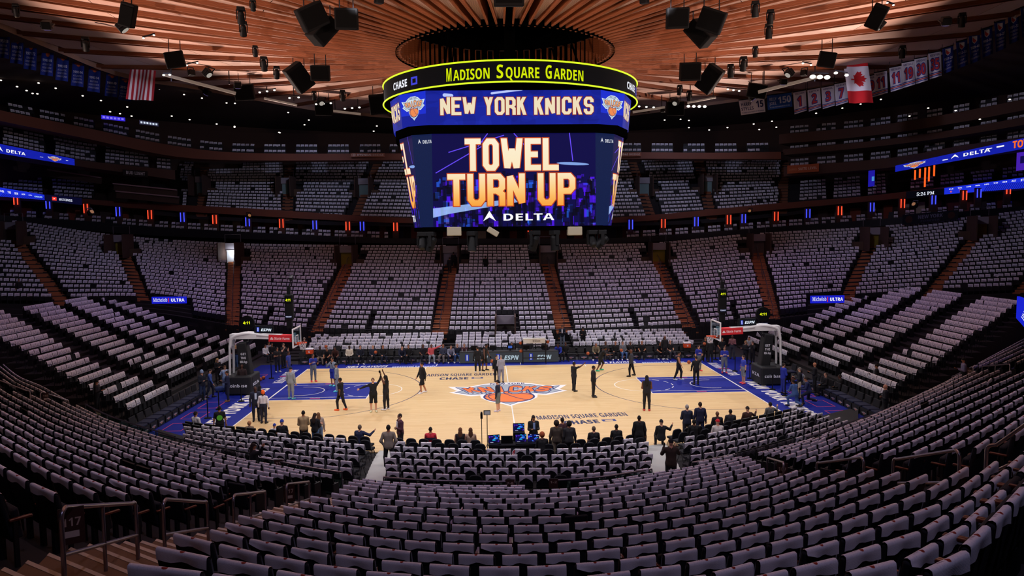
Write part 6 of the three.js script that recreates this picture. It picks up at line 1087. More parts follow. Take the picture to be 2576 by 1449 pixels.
function person(o) {
  const B = bodyOf(o.pose), s = (o.h || 1.85) / 1.8;
  const g = thing('person', o.at, o.face * Math.PI / 180, o.label, 'person', o.group); g.scale.setScalar(s);
  const hk = o.pose + '|' + (o.look || 0) + '|' + (o.tilt || 0), turn = new THREE.Euler((o.tilt || 0) + B.nod * 0.5, (o.look || 0), 0, 'YXZ');
  const headM = M4().compose(B.head, new THREE.Quaternion().setFromEuler(turn), V(1, 1, 1));
  if (!bodyGeoCache.has(hk)) bodyGeoCache.set(hk, merge([B.part('all', () => true, 0), ...B.handMeshes, headGeo.clone().applyMatrix4(headM)]));
  const body = part('body', bodyGeoCache.get(hk), mat(SKIN[o.skin || 'm'], 0.65), g);
  const f = part('face', faceGeo, mat(0x2a1712, 0.6), body); f.applyMatrix4(headM);
  const [tn, tc, ts] = o.top, long = ts === 'L', none = ts === 'N', hem = ['jacket', 'coat', 'suit_jacket', 'hoodie', 'blazer', 'sweater', 'vest'].includes(tn);
  part(tn, B.part('top' + ts + hem + (tn === 'coat'), (r, t) => r === 'torso' || (hem && r === 'hip') || (tn === 'coat' && r === 'thigh' && t < 0.7) || (!none && r === 'upper_arm' && (long || t < 0.75)) || (long && r === 'forearm') || (r === 'neck' && t < 0.12), tn === 'coat' ? 0.024 : hem ? 0.015 : 0.01), mat(tc, 0.9), g);
  const [bn, bc] = o.bot || ['trousers', 0x15151a], shorts = bn === 'shorts';
  part(bn, B.part('bot' + shorts, (r, t) => r === 'hip' || r === 'thigh' || (!shorts && r === 'shin' && t < 0.97) || (shorts && r === 'shin' && t < 0.02), shorts ? 0.022 : 0.013), mat(bc, 0.9), g);
  for (const q of [1, -1]) part('shoe', B.part('shoe' + q, (r, t, x) => r === 'foot' && x * q > 0, 0.009), mat(o.shoe || 0x111114, 0.6), g);
  const [hs, hc] = o.hair || ['short', 0x1c1310], hg = hairOf(hs); if (hg) { const h = part(hs === 'cap' ? 'cap' : hs === 'beanie' ? 'beanie' : 'hair', hg, mat(hc, 0.9), body); h.applyMatrix4(headM); }
  if (o.under) { const u = part('shirt_front', box(0.1, 0.3, 0.02, 0, 0, 0), mat(o.under, 0.85), g); u.position.copy(B.head).add(V(0, -0.36, 0.128)); }
  return { g, B, s };
}
// table: picture x, picture y of the feet (or the seat), pose, facing, look, garments
const col = (h) => parseInt(h, 16), K = 0x121216, NV = 0x1a2140;
const court = (px, py) => atY(px, py, 0);
const seatNear = (px, k = 0) => { const p = FLOORROWS.point(k, px); p.z -= 0.02; return p; };
const bench = (px) => { const p = atD(px, 893, 55.2); return V(p.x, 0, -9.55); };
const T = (at, pose, face, label, o) => person({ at, pose, face, label, ...o });
const tee = (c) => ['shirt', c, 'S'], sleeve = (c) => ['shirt', c, 'L'], tank = (c) => ['shirt', c, 'N'], hoodie = (c) => ['hoodie', c, 'L'], suit = (c) => ['suit_jacket', c, 'L'], jacket = (c) => ['jacket', c, 'L'], coat = (c) => ['coat', c, 'L'], swe = (c) => ['sweater', c, 'L'];
const trou = (c) => ['trousers', c], shor = (c) => ['shorts', c];
T(court(733, 1004), 'relaxed', 160, 'person in grey hooded tracksuit and teal shoes at the left key', { h: 1.95, top: hoodie(0x8f959c), bot: trou(0x888e96), shoe: 0x5fd0d0, skin: 'l', hair: ['cap', 0x15151a] });
T(court(789, 960), 'ball', 30, 'person in blue lettered shirt holding a ball, far left lane edge', { h: 1.9, top: tee(0x2b3a9c), bot: trou(0x6d7684), shoe: 0xff4d5a, skin: 'm' });
T(court(838, 971), 'photo', 330, 'person in grey hoodie and blue shorts drinking by the left key', { h: 1.9, top: hoodie(0x7d8796), bot: shor(0x26349a), shoe: 0x60d8e0, skin: 'm', hair: ['short', 0x16100e] });
T(court(848, 985), 'stand', 270, 'person in grey hooded top half hidden behind a black shirt', { h: 1.8, top: hoodie(0x858c94), bot: trou(0x8a9098), shoe: 0x60d8e0, skin: 'm', hair: ['cap', 0x14141c] });
T(court(858, 1032), 'walk', 250, 'person in black shirt and trousers with bright orange shoes', { h: 1.9, top: tee(K), bot: trou(0x1c1a20), shoe: 0xff6a28, skin: 'd', hair: ['buzz', 0x0e0b0a] });
T(court(940, 1036), 'block', 10, 'person in black pullover and shorts with one arm stretched up', { h: 1.92, top: sleeve(K), bot: shor(0x111114), shoe: 0xd8d8b0, skin: 'l', hair: ['short', 0x4a3222] });
T(court(972, 1031), 'reach', 250, 'person in black sleeveless kit shooting with both arms overhead', { h: 1.98, top: tank(0x19181c), bot: trou(0x1b191f), shoe: 0xe4e4ea, skin: 'd', hair: ['long', 0x120c0a] });
T(court(1063, 989), 'walk', 300, 'person in black top and shorts walking near the left arc', { h: 1.98, top: hoodie(K), bot: shor(0x111114), shoe: 0xececf0, skin: 'm', hair: ['short', 0x1a1210] });
T(court(1202, 937), 'relaxed', 190, 'person all in black with white shoes before the scorer table', { h: 1.88, top: swe(0x15151a), bot: trou(0x121216), shoe: 0xf0f0f2, skin: 'm', hair: ['buzz', 0x14100e] });
T(court(1219, 932), 'dribble', 60, 'person in black sleeveless kit dribbling beside the scorer table', { h: 1.98, top: tank(0x141416), bot: shor(0x141416), shoe: 0x141416, skin: 'd', hair: ['short', 0x0e0a08] });
T(court(1261, 963), 'hands', 200, 'person in light grey suit standing above the centre badge', { h: 1.85, top: suit(0x9a9aa2), bot: trou(0x8c8a92), shoe: 0x111114, skin: 'l', hair: ['buzz', 0x8a8078] });
T(court(1250, 960), 'stand', 20, 'person in dark clothes hidden behind the grey suit', { h: 1.78, top: suit(0x16161a), bot: trou(0x121214), skin: 'l' });
T(court(1253, 1035), 'stand', 250, 'person in navy jacket and grey shorts on the centre badge', { h: 1.78, top: jacket(0x151b34), bot: shor(0x6e7676), shoe: 0xd8d4e6, skin: 'l', hair: ['short', 0x15100e] });
T(court(1444, 984), 'point', 120, 'person in black shirt with right arm thrown forward', { h: 1.86, top: tee(K), bot: trou(0x17151a), shoe: 0x141416, skin: 'd', hair: ['buzz', 0x0e0b0a] });
T(court(1493, 999), 'stand', 95, 'person in black hoodie and trousers standing side on', { h: 1.92, top: hoodie(K), bot: trou(0x151317), shoe: 0x1a1a1e, skin: 'd', hair: ['buzz', 0x0e0b0a] });
T(court(1510, 933), 'defend', 80, 'person in black shorts lunging with arms forward', { h: 1.9, top: tee(0x151518), bot: shor(0x141416), shoe: 0x20c090, skin: 'd', hair: ['short', 0x0e0b0a] });
T(court(1588, 946), 'stride', 250, 'person in charcoal sweater and black trousers on the right arc', { h: 1.88, top: swe(0x3a3a42), bot: trou(0x131316), shoe: 0x121214, skin: 'd', hair: ['none', 0] });
T(court(1627, 1033), 'hands', 170, 'person in black sleeveless top with long dark hair seen from behind', { h: 1.98, top: tank(0x1a1a1f), bot: trou(0x19161b), shoe: 0xc83a3a, skin: 'd', hair: ['long', 0x120c0a] });
T(court(1707, 956), 'walk', 70, 'person in black sleeveless kit at the far edge of the right key', { h: 1.96, top: tank(0x141418), bot: trou(0x141418), shoe: 0xdfe4ee, skin: 'm', hair: ['short', 0x14100e] });
T(court(1751, 967), 'one', 190, 'person in black hooded top with one arm up in the right key', { h: 1.86, top: hoodie(0x121215), bot: trou(0x121215), shoe: 0x161618, skin: 'm', hair: ['buzz', 0x1a1310] });
T(court(1757, 933), 'relaxed', 20, 'person in blue lettered shirt behind the raised arm', { h: 1.84, top: tee(0x2a37a6), bot: trou(0x6a7280), shoe: 0xff5a5a, skin: 'l', hair: ['short', 0x2a1d16] });
T(court(1822, 938), 'hands', 350, 'person in blue lettered shirt, grey trousers and pink shoes', { h: 1.86, top: tee(0x2a37a6), bot: trou(0x77808c), shoe: 0xff5060, skin: 'l', hair: ['short', 0x3a281e] });
T(court(1870, 965), 'stand', 280, 'person in blue shirt and grey shorts by the right base', { h: 1.86, top: tee(0x3a48b8), bot: shor(0x84888c), shoe: 0xff4d5e, skin: 'l', hair: ['short', 0x2c1e16] });
T(court(1774, 908), 'ball', 350, 'person in black holding a ball at chest beyond the right hoop', { h: 1.86, top: sleeve(K), bot: trou(K), skin: 'm' });
T(court(1787, 911), 'stand', 180, 'person in dark coat standing behind the right net', { h: 1.82, top: coat(0x141418), bot: trou(K), skin: 'm' });
T(court(1816, 908), 'hips', 10, 'person in black shirt left of the checked shirt', { h: 1.8, top: tee(K), bot: trou(0x17181f), shoe: 0xdcdce0, skin: 'm' });
T(court(1842, 903), 'hands', 330, 'person in maroon checked shirt under the right arm', { h: 1.86, top: sleeve(0x8a5a5e), bot: trou(0x3a3a42), skin: 'd', hair: ['buzz', 0x120c0a] });
T(court(1875, 914), 'hands', 300, 'person with fair hair behind the right hoop, front of three', { h: 1.7, top: jacket(0x17181e), bot: trou(K), skin: 'l', hair: ['long', 0x8a6a44] });
T(court(1884, 905), 'stand', 320, 'person in grey top behind the right hoop, rear of three', { h: 1.78, top: swe(0x8a8c90), bot: trou(0x2a2a30), skin: 'm' });
T(court(1893, 916), 'photo', 300, 'person in black raising a camera behind the right hoop', { h: 1.72, top: sleeve(K), bot: trou(K), skin: 'l' });
T(court(1970, 990), 'cross', 100, 'person in bright blue suit by the right baseline', { h: 1.88, top: suit(0x1f2f9e), bot: trou(0x1d2a8a), under: 0xf2f2f4, skin: 'l', hair: ['short', 0x241a14] });
T(court(2011, 1002), 'hands', 250, 'person in black jacket and khaki trousers by the right baseline', { h: 1.84, top: jacket(0x151a24), bot: trou(0xb0a48c), skin: 'l', hair: ['short', 0x6a6460] });
T(court(2049, 988), 'hands', 240, 'person in dark suit touching the chin at the right baseline', { h: 1.86, top: suit(0x1a1a20), bot: trou(0x18181c), skin: 'm', hair: ['none', 0] });
T(court(2013, 985), 'sit', 220, 'person in blue seated at the right baseline table', { h: 1.8, top: sleeve(0x2a3aa0), bot: trou(K), skin: 'm' });
T(court(2027, 985), 'sitlean', 240, 'person in grey seated beside the dark suit', { h: 1.8, top: swe(0x75787e), bot: trou(0x3a3c44), skin: 'l' });
T(court(2035, 1016), 'kneel', 250, 'person in dark blue kneeling at the right corner', { h: 1.8, top: jacket(0x1a2350), bot: trou(0x141a30), skin: 'm' });
T(court(2000, 1024), 'kneel', 200, 'person in mid blue shirt crouching by the right corner seats', { h: 1.8, top: sleeve(0x35538a), bot: trou(0x35538a), skin: 'd', hair: ['buzz', 0x120c0a] });
T(court(2077, 995), 'sit', 260, 'person in black seated on the right photographers row', { h: 1.8, top: jacket(K), bot: trou(K), skin: 'l', hair: ['buzz', 0x3a2a20] });
T(court(2112, 1000), 'sit', 260, 'person in black bulky coat seated at the right corner', { h: 1.8, top: coat(0x0f0f12), bot: trou(K), skin: 'd' });
T(court(2204, 992), 'hands', 240, 'person in dark suit standing before the right end stand', { h: 1.84, top: suit(0x16161c), bot: trou(0x141418), skin: 'm', under: 0xd8d8de });
T(atY(2226, 1058, 0.5), 'cross', 250, 'person with shaved head in dark jacket behind the right railing', { h: 1.8, top: jacket(0x14161f), bot: trou(K), skin: 'l', hair: ['none', 0] });
T(NEAR.point(2.2, 2424).clone(), 'hands', 250, 'person with long dark hair and lavender top standing in the right seats', { h: 1.72, top: sleeve(0x7d7c9c), bot: trou(0x111116), skin: 'm', hair: ['long', 0x0d0a0c] });
T(FLOORROWS.point(6.2, 1688), 'photo', 175, 'person in brown jacket photographing from the right pale stairs', { h: 1.82, top: jacket(0x3b2e26), bot: trou(0x15151a), shoe: 0xe4e4e4, skin: 'l', hair: ['cap', 0x14141a] });
T(FLOORROWS.point(2.6, 978), 'hips', 180, 'person in beige sweater seen from behind at the left pale stairs', { h: 1.86, top: swe(0x8f8478), bot: trou(0x17161c), skin: 'm', hair: ['short', 0x1a1210] });
T(FLOORROWS.point(-0.7, 1007), 'cross', 300, 'person in burgundy blazer beside the beige sweater', { h: 1.86, top: ['blazer', 0x4a2434, 'L'], bot: trou(0x17141a), skin: 'l', under: 0xe8e4e8, hair: ['short', 0x2a1c16] });
T(FLOORROWS.point(1.0, 1400), 'stand', 180, 'person in olive jacket with pale blue hood seen from behind', { h: 1.84, top: jacket(0x453b31), bot: trou(0x8f836c), skin: 'm', hair: ['curly', 0x2c1c14] });
T(FLOORROWS.point(1.0, 1432), 'stand', 185, 'person in charcoal jacket with curly dark hair seen from behind', { h: 1.8, top: jacket(0x2c2c2e), bot: trou(0x15151a), skin: 'm', hair: ['curly', 0x120d0c] });
T(FLOORROWS.point(-0.6, 1415), 'hands', 200, 'person in maroon half hidden between two standing watchers', { h: 1.76, top: swe(0x3a1c24), bot: trou(K), skin: 'm', hair: ['short', 0x1a1210] });
T(FLOORROWS.point(-1.4, 1342), 'hands', 10, 'person in black coat with long hair working at the laptop table', { h: 1.74, top: coat(0x131316), bot: trou(K), skin: 'm', under: 0x8fa8d8, hair: ['long', 0x1a1010] });
T(FLOORROWS.point(-0.6, 1728), 'cross', 180, 'person in navy vest with grey hair watching from the right', { h: 1.84, top: swe(0x1b2138), bot: trou(0x15182a), skin: 'l', hair: ['short', 0x9a948e] });
T(FLOORROWS.point(-0.6, 1761), 'stand', 180, 'person in navy sweater standing beside the grey haired one', { h: 1.88, top: swe(0x171c3a), bot: trou(0x1c2548), skin: 'l', hair: ['short', 0x2a1c14] });
T(FLOORROWS.point(0.8, 1608), 'stand', 180, 'person in long black coat among the near chairs', { h: 1.78, top: coat(0x121215), bot: trou(K), skin: 'd', hair: ['buzz', 0x0e0b0a] });
T(FLOORROWS.point(1.2, 1746), 'sit', 180, 'person in black leather jacket seated low on the right', { h: 1.8, top: jacket(0x101014), bot: trou(K), skin: 'd', hair: ['short', 0x0e0b0a] });
const sitters = [[905, 0, 'sitphone', 165, 'person in navy seated in the front row holding a phone', swe(0x1f2748), ['short', 0x6a5a4c], 'l'], [1083, 0, 'sit', 180, 'person in red and navy striped shirt in the front row', sleeve(0xc8283a), ['buzz', 0x1a1210], 'm'], [1158, 0, 'sit', 180, 'person with long brown hair in the front row, left of two', tank(0x1c1418), ['long', 0x6a4026], 'l'], [1184, 0, 'sit', 185, 'person with long brown hair in the front row, right of two', tank(0xb09078), ['long', 0x5a3420], 'l'], [1364, 1.2, 'sit', 180, 'person with red hair seated beside the laptop table', sleeve(0x17171b), ['curly', 0x9a4a24], 'l'], [1494, 0, 'sit', 180, 'person in black shirt with white logo in the front row', tee(0x15151a), ['short', 0x5a4a3e], 'l'], [1551, 0, 'sit', 180, 'person in black shirt leaning arms wide in the front row', tee(0x121216), ['buzz', 0x120c0a], 'd'], [1664, 0, 'photo', 180, 'person in black crouched with a camera in the front row', jacket(0x131317), ['cap', 0x18181c], 'l'], [1805, 0, 'sit', 180, 'person in dark suit in the front row right, left of two', suit(0x17171c), ['none', 0], 'd'], [1838, 0, 'sit', 180, 'person in dark grey suit in the front row right, right of two', suit(0x24242a), ['buzz', 0x16100e], 'd'], [1881, 0, 'photo', 185, 'person in brown jacket and cap taking pictures on the right', jacket(0x3c211c), ['cap', 0x2a211e], 'l'], [1938, 0, 'sitphone', 190, 'person in grey hoodie lifting a phone at the right corner', hoodie(0x5c5c5e), ['short', 0x1a1210], 'l'], [1806, 2, 'sit', 180, 'person with a red cap and printed white shirt on the right', tee(0xd8d0c8), ['cap', 0xd01f2c], 'l'], [492, 0.2, 'sit', 150, 'person in white hoodie seated at the left corner', hoodie(0xd8d8dc), ['short', 0x1a1210], 'm'], [627, 0, 'sit', 180, 'small fair haired person in tan seated on the left', sleeve(0x9a8468), ['curly', 0xa8744c], 'l'], [690, 0, 'sit', 180, 'small person in white jersey and blue cap on the left', tank(0xd8dce4), ['cap', 0x2a3f9e], 'l'], [709, 0.4, 'sit', 180, 'person in black with a blue cap on the left', tee(0x15151a), ['cap', 0x2a3f9e], 'l']];
for (const [px, k, pose, face, label, top, hair, skin] of sitters) T(seatNear(px, k), pose === 'photo' ? 'sitphone' : pose, face, label, { top, hair, skin, h: label.startsWith('small') ? 1.45 : 1.8, bot: trou(0x17181e) });
T(FLOORROWS.point(-0.5, 764), 'hands', 190, 'person in gold bomber jacket with back to the camera', { h: 1.8, top: jacket(0xb0946c), bot: trou(0x18181e), skin: 'm', hair: ['short', 0x1a1210] });
T(FLOORROWS.point(-0.5, 793), 'hands', 160, 'person in black jacket and blue jeans with long hair', { h: 1.72, top: jacket(0x15151a), bot: trou(0x4a6a94), skin: 'l', hair: ['long', 0x2c1c14] });
T(FLOORROWS.point(-0.9, 802), 'stand', 200, 'person with long fair hair beside the black jacket', { h: 1.7, top: sleeve(0xa89a90), bot: trou(0x5a7298), skin: 'l', hair: ['long', 0x7a5636] });
T(court(645, 1059), 'stand', 20, 'person in navy suit with pale shirt at the left corner', { h: 1.88, top: suit(0x1a2036), bot: trou(0x171b2e), under: 0xb9cdea, skin: 'k', hair: ['none', 0] });
T(court(656, 1050), 'hands', 180, 'person in black dress with long dark hair at the left corner', { h: 1.76, top: coat(0x101014), bot: trou(K), skin: 'd', hair: ['long', 0x0c090a] });
T(court(664, 1065), 'stand', 175, 'person with an orange beanie and white shirt', { h: 1.76, top: sleeve(0xe0dee6), bot: trou(0x1d2238), skin: 'd', hair: ['beanie', 0xff6a20] });
T(FLOORROWS.point(0.3, 553), 'stand', 200, 'person in black shirt with round green print on the back', { h: 1.78, top: tee(0x101014), bot: trou(0x121216), skin: 'm', hair: ['short', 0x0e0b0a] });
T(NEAR.point(-0.4, 638).setY(0.6), 'one', 120, 'person in long dark coat with brown hair on the near walkway', { h: 1.7, top: coat(0x14121c), bot: trou(K), skin: 'm', hair: ['long', 0x24140f] });
T(court(574, 1010), 'hands', 290, 'person in navy suit reading by the left baseline', { h: 1.86, top: suit(0x1c2342), bot: trou(0x181d36), shoe: 0x7a4a26, skin: 'm', hair: ['buzz', 0x1a1210] });
T(court(611, 991), 'stand', 180, 'person in dark brown suit before the left base', { h: 1.88, top: suit(0x2a1a1c), bot: trou(0x241618), shoe: 0x8a4a24, skin: 'k', hair: ['none', 0] });
T(court(510, 1007), 'hands', 60, 'person in blue knit cap with a backpack on the left', { h: 1.84, top: jacket(0x1c2230), bot: trou(0x2a3a5a), shoe: 0xb0b0b4, skin: 'l', hair: ['beanie', 0x8fa6c8] });
T(court(530, 1000), 'walk', 100, 'person in blue carrying a bag on the left', { h: 1.8, top: sleeve(0x38539a), bot: trou(0x1c2338), skin: 'l' });
T(court(568, 985), 'photo', 20, 'person in light blue top taking a picture by the left seats', { h: 1.68, top: sleeve(0x9db4d8), bot: trou(0x86a0c8), skin: 'l', hair: ['long', 0x5a3a24] });
T(court(549, 965), 'hands', 60, 'person with fair hair and dark coat by the left seats', { h: 1.72, top: coat(0x17151a), bot: trou(K), skin: 'l', hair: ['long', 0xa88a5c] });
T(court(594, 926), 'hands', 340, 'person with fair hair, black top and jeans behind the left base', { h: 1.72, top: sleeve(0x16161a), bot: trou(0x3f5c88), skin: 'l', hair: ['long', 0xb0905c] });
T(court(594, 892), 'stand', 10, 'person in black suit with pale shirt on the left end aisle', { h: 1.86, top: suit(0x17171b), bot: trou(0x6a6460), under: 0xd8d4da, skin: 'm' });
T(court(668, 910), 'sit', 60, 'person in white hoodie seated right of the left base', { h: 1.8, top: hoodie(0xdcdce0), bot: trou(0x22242c), skin: 'm' });
T(court(677, 902), 'sit', 50, 'person in pale shirt seated in the back beside the left arm', { h: 1.8, top: sleeve(0xa8a4ae), bot: trou(K), skin: 'm' });
T(court(685, 906), 'sit', 40, 'person in black seated beside the white hoodie', { h: 1.8, top: sleeve(K), bot: trou(K), skin: 'm' });
T(court(699, 936), 'hands', 40, 'person in black shirt and white shoes near the left belt posts', { h: 1.84, top: tee(0x1c1c20), bot: trou(0x171a28), shoe: 0xe4e4e0, skin: 'm' });
T(court(714, 926), 'photo', 60, 'person in black aiming a large camera under the left hoop', { h: 1.9, top: tee(0x1a1a20), bot: trou(0x141418), skin: 'l' });
T(court(727, 950), 'relaxed', 80, 'person in blue shirt behind the grey tracksuit', { h: 1.86, top: tee(0x34429c), bot: trou(0x2a3a8a), skin: 'd', hair: ['buzz', 0x120c0a] });
T(court(767, 906), 'stand', 180, 'person in dark jacket and khaki trousers behind the left net', { h: 1.84, top: jacket(0x1a1a20), bot: trou(0x77705f), skin: 'l', hair: ['buzz', 0x8a8078] });
const benchers = [[805, 'sit', 'person in dark suit and tan trousers at the left end of the bench', suit(0x1b1b20), trou(0x8a7a68), 'k'], [827, 'sitlean', 'person in black shirt, second on the left bench', tee(K), trou(K), 'm'], [845, 'sitlean', 'person in black and orange shirt, third on the left bench', tee(0x3a1c14), trou(K), 'd'], [879, 'sit', 'person in white jacket on the left bench', jacket(0xd8d0bc), trou(0x17171b), 'k'], [906, 'sit', 'person in navy sweater on the left bench', swe(0x171b2c), trou(K), 'l'], [938, 'sit', 'person in navy blazer with pale shirt on the left bench', suit(0x1c2236), trou(0x17171c), 'l'], [963, 'sit', 'person in black leaning back on the left bench', sleeve(K), trou(0x1a1e30), 'm'], [1009, 'sitlean', 'person in navy top, left of two on the bench', swe(0x161c34), trou(K), 'l'], [1027, 'sit', 'person in black with a badge, right of two on the bench', sleeve(K), trou(K), 'm'], [1064, 'sit', 'person with purple cap on the left bench', tee(0x1a1420), trou(0x1c1c24), 'd'], [1085, 'sitpoint', 'person in coral sweater pointing up from the bench', swe(0xd0585c), trou(0x8a9098), 'd'], [1115, 'sit', 'person in grey suit seated by the pale stairs', suit(0x3c4258), trou(0x77706c), 'm'], [1133, 'sitlean', 'person in white and navy leaning, second by the table', sleeve(0x8a90a8), trou(0x1f2640), 'l'], [1150, 'sit', 'person in navy pullover and jeans by the table', sleeve(0x1a2138), trou(0x3a5a8c), 'l'], [1168, 'sit', 'person in striped dark shirt next to the table', sleeve(0x4a2430), trou(K), 'l'],
  [1374, 'sitlean', 'person in dark purple right of the scorer table', jacket(0x1c1420), trou(K), 'd'], [1408, 'sitlean', 'person in bright blue jacket right of the scorer table', jacket(0x2638a8), trou(K), 'd'], [1425, 'sit', 'person in black with white shirt beside the blue jacket', jacket(K), trou(K), 'd'], [1502, 'sitlean', 'person in tan camouflage jacket on the right bench', jacket(0x7a7058), trou(0x1c1c20), 'm'], [1527, 'sit', 'person in dark grey on the right bench', tee(0x2c2c32), trou(0x3a3a40), 'd'], [1553, 'sit', 'person in black top, left of three on the right bench', sleeve(K), trou(K), 'm'], [1571, 'sit', 'person in grey top and jeans on the right bench', swe(0x6a6e76), trou(0x4a6a9a), 'l'], [1591, 'sitback', 'person in black logo shirt touching the head on the bench', tee(K), trou(K), 'd'], [1621, 'sit', 'person in black logo shirt upright on the right bench', tee(K), trou(K), 'm'], [1663, 'sitlean', 'person in black bending forward at the right bench end', tee(K), trou(K), 'm'], [1693, 'sit', 'person in black with a badge at the end of the right bench', tee(K), trou(0x3a3c42), 'l']];
for (const [px, pose, label, top, bot, skin] of benchers) T(bench(px), pose, (rnd() - 0.5) * 40, label, { top, bot, skin, h: 1.86, shoe: rnd() < 0.5 ? 0xe8e8ec : 0x17171a, hair: rnd() < 0.75 ? ['buzz', 0x16100e] : ['short', 0x2a1c14], group: undefined });
T(bench(1675).setZ(-9.0), 'relaxed', 10, 'person in black standing in front of the right bench', { h: 1.86, top: swe(0x15151a), bot: trou(0x131316), shoe: 0xececf0, skin: 'd', hair: ['none', 0] });
T(V(0.55, 0, -10.1), 'sit', 0, 'person seated behind the scorer table monitor', { h: 1.8, top: sleeve(0x3a3030), skin: 'm' }); T(V(1.95, 0.1, -10.5), 'sit', 0, 'person with a hand at the mouth behind the ball rack', { h: 1.85, top: sleeve(0x24242a), skin: 'l' });
T(FARFLOOR.point(3.2, 4.75), 'hands', 350, 'person in navy jacket on the far floor stairs', { h: 1.84, top: suit(0x1b2032), bot: trou(0x6a7282), under: 0xe4e2e8, skin: 'm' });
T(FARFLOOR.point(2.4, 6.35), 'hands', 0, 'person in black cap and coat standing among the far towels', { h: 1.84, top: coat(0x131318), bot: trou(K), skin: 'm', hair: ['cap', 0x121216] });
for (const [k, t, f, l, tp] of [[14.6, 6.0, 200, 'person in dark suit on the far stairs, lowest of three', suit(0x121216)], [16.2, 6.03, 190, 'person in dark suit at the tunnel mouth, tallest of three', suit(0x17171b)], [15.4, 6.08, 170, 'person in dark jacket on the far stairs, right of three', jacket(0x101014)], [15.0, 6.36, 180, 'person in black alone among the far seats', jacket(0x0d0d10)], [4.2, 1.55, 40, 'person in dark clothes among the far left seats', jacket(0x141012)]]) T(FAR.point(k, t), 'stand', f, l, { h: 1.82, top: tp, bot: trou(K), skin: 'm', under: l.includes('suit') ? 0xcac6cc : undefined });
T(atY(246, 1035, 0.4), 'hands', 100, 'person in dark clothes leaning over the left end rail', { h: 1.75, top: jacket(0x17121a), bot: trou(K), skin: 'm', hair: ['long', 0x0e0b0c] });
// ------------------------------------------------------------------ things on and beside the court
const ballGeo = new THREE.SphereGeometry(0.122, 16, 12), ballM = mat(0xb5562a, 0.75), seamGeo = merge([0, 1, 2].map((i) => { const t = new THREE.TorusGeometry(0.1225, 0.004, 4, 24); if (i === 1) t.rotateY(Math.PI / 2); if (i === 2) t.rotateX(Math.PI / 2); return t; }));
function ball(p, label) { const o = single('basketball', ballGeo, ballM, label, 'basketball', 'basketballs'); o.position.copy(p); o.rotation.set(p.x, p.z, 0.4); part('seam', seamGeo, mat(0x2a1510, 0.8), o); }
const cb = (px, py, r = 0.122) => { const p = atY(px, py, r); return p; };
ball(cb(798, 927).setY(1.15).add(V(0.15, 0, 2.2)), 'basketball under the arm of the blue shirt at the far left lane');
ball(atD(1238, 908, 53.2), 'basketball bouncing beside the black kit near the table'); ball(atD(1772, 865, 54.5), 'basketball held at chest beyond the right hoop'); ball(atD(1733, 911, 50), 'basketball behind the black hooded top in the right key');
ball(cb(655, 954), 'basketball on the blue floor by the left base, front one'); ball(cb(663, 950), 'basketball on the blue floor by the left base, rear one'); ball(atD(945, 886, 54.6), 'basketball on the lap of the navy blazer'); ball(atD(820, 872, 55), 'basketball held at the left end of the bench'); ball(atD(1479, 889, 54.5), 'basketball in the air before the right bench'); ball(atD(1563, 881, 54.6), 'basketball held on the right bench');
// scorer table with LED front
{
  const g = thing('scorer_table', V(0.3, 0, -9.15), 0, 'long black scorer table with glowing network logos on its front', 'table');
  const w = 7.4, face = part('front_panel', new THREE.BoxGeometry(w, 0.78, 0.08), boxMat(plate(1024, 110, '#4a4c52', (x) => { for (const q of [60, 380, 720]) { x.fillStyle = '#2a3fd0'; x.fillRect(q, 20, 36, 70); x.fillStyle = '#f2f4ff'; x.fillRect(q + 12, 26, 12, 58); txt(x, 'ESPN', q + 150, 82, 62, '#d9f0ff', { w: 150, italic: true, weight: '900' }); } }), [4], 0.55), g); face.position.set(0, 0.42, 0.3);
  part('top', box(w, 0.05, 0.75, 0, 0.83, -0.02), mat(0x1a1a1e, 0.5), g); for (const x of [-3.5, -1.2, 1.2, 3.5]) part('leg', box(0.06, 0.8, 0.5, x, 0.4, -0.05), M.darkSteel, g);
  [[-2.6, 0x5a8cff], [-1.2, 0x5a8cff], [0.1, 0x2c54c8], [1.3, 0x101014], [2.7, 0x101014]].forEach(([x, c], i) => { const m = thing('table_monitor', V(0.3 + x, 0.855, -9.3), 0, `small monitor on the scorer table, ${ord(i + 1)} from the left`, 'monitor', 'monitors on the scorer table'); part('screen_back', box(0.5, 0.32, 0.04, 0, 0.24, 0, -0.1), M.plastic, m); part('stand', box(0.1, 0.14, 0.1, 0, 0.05, 0), M.darkSteel, m); if (i === 2) part('sticker', box(0.3, 0.18, 0.01, 0, 0.26, 0.03, -0.1), glow(0x3f6dd8, 0.6), m); });
  for (const [x, l] of [[-3.2, 'left'], [-2.9, 'right'], [0.9, 'middle']]) { const b = thing('water_bottle', V(x, 0.855, -9.0), 0, `clear water bottle on the scorer table, ${l} one`, 'bottle', 'bottles on the scorer table'); part('bottle_body', cyl(0.035, 0.035, 0.18, 10, 0, 0.09, 0), mat(0xcfd8e0, 0.1, { transmission: 0.6 }), b); part('bottle_cap', cyl(0.016, 0.016, 0.03, 8, 0, 0.2, 0), M.white, b); }
}
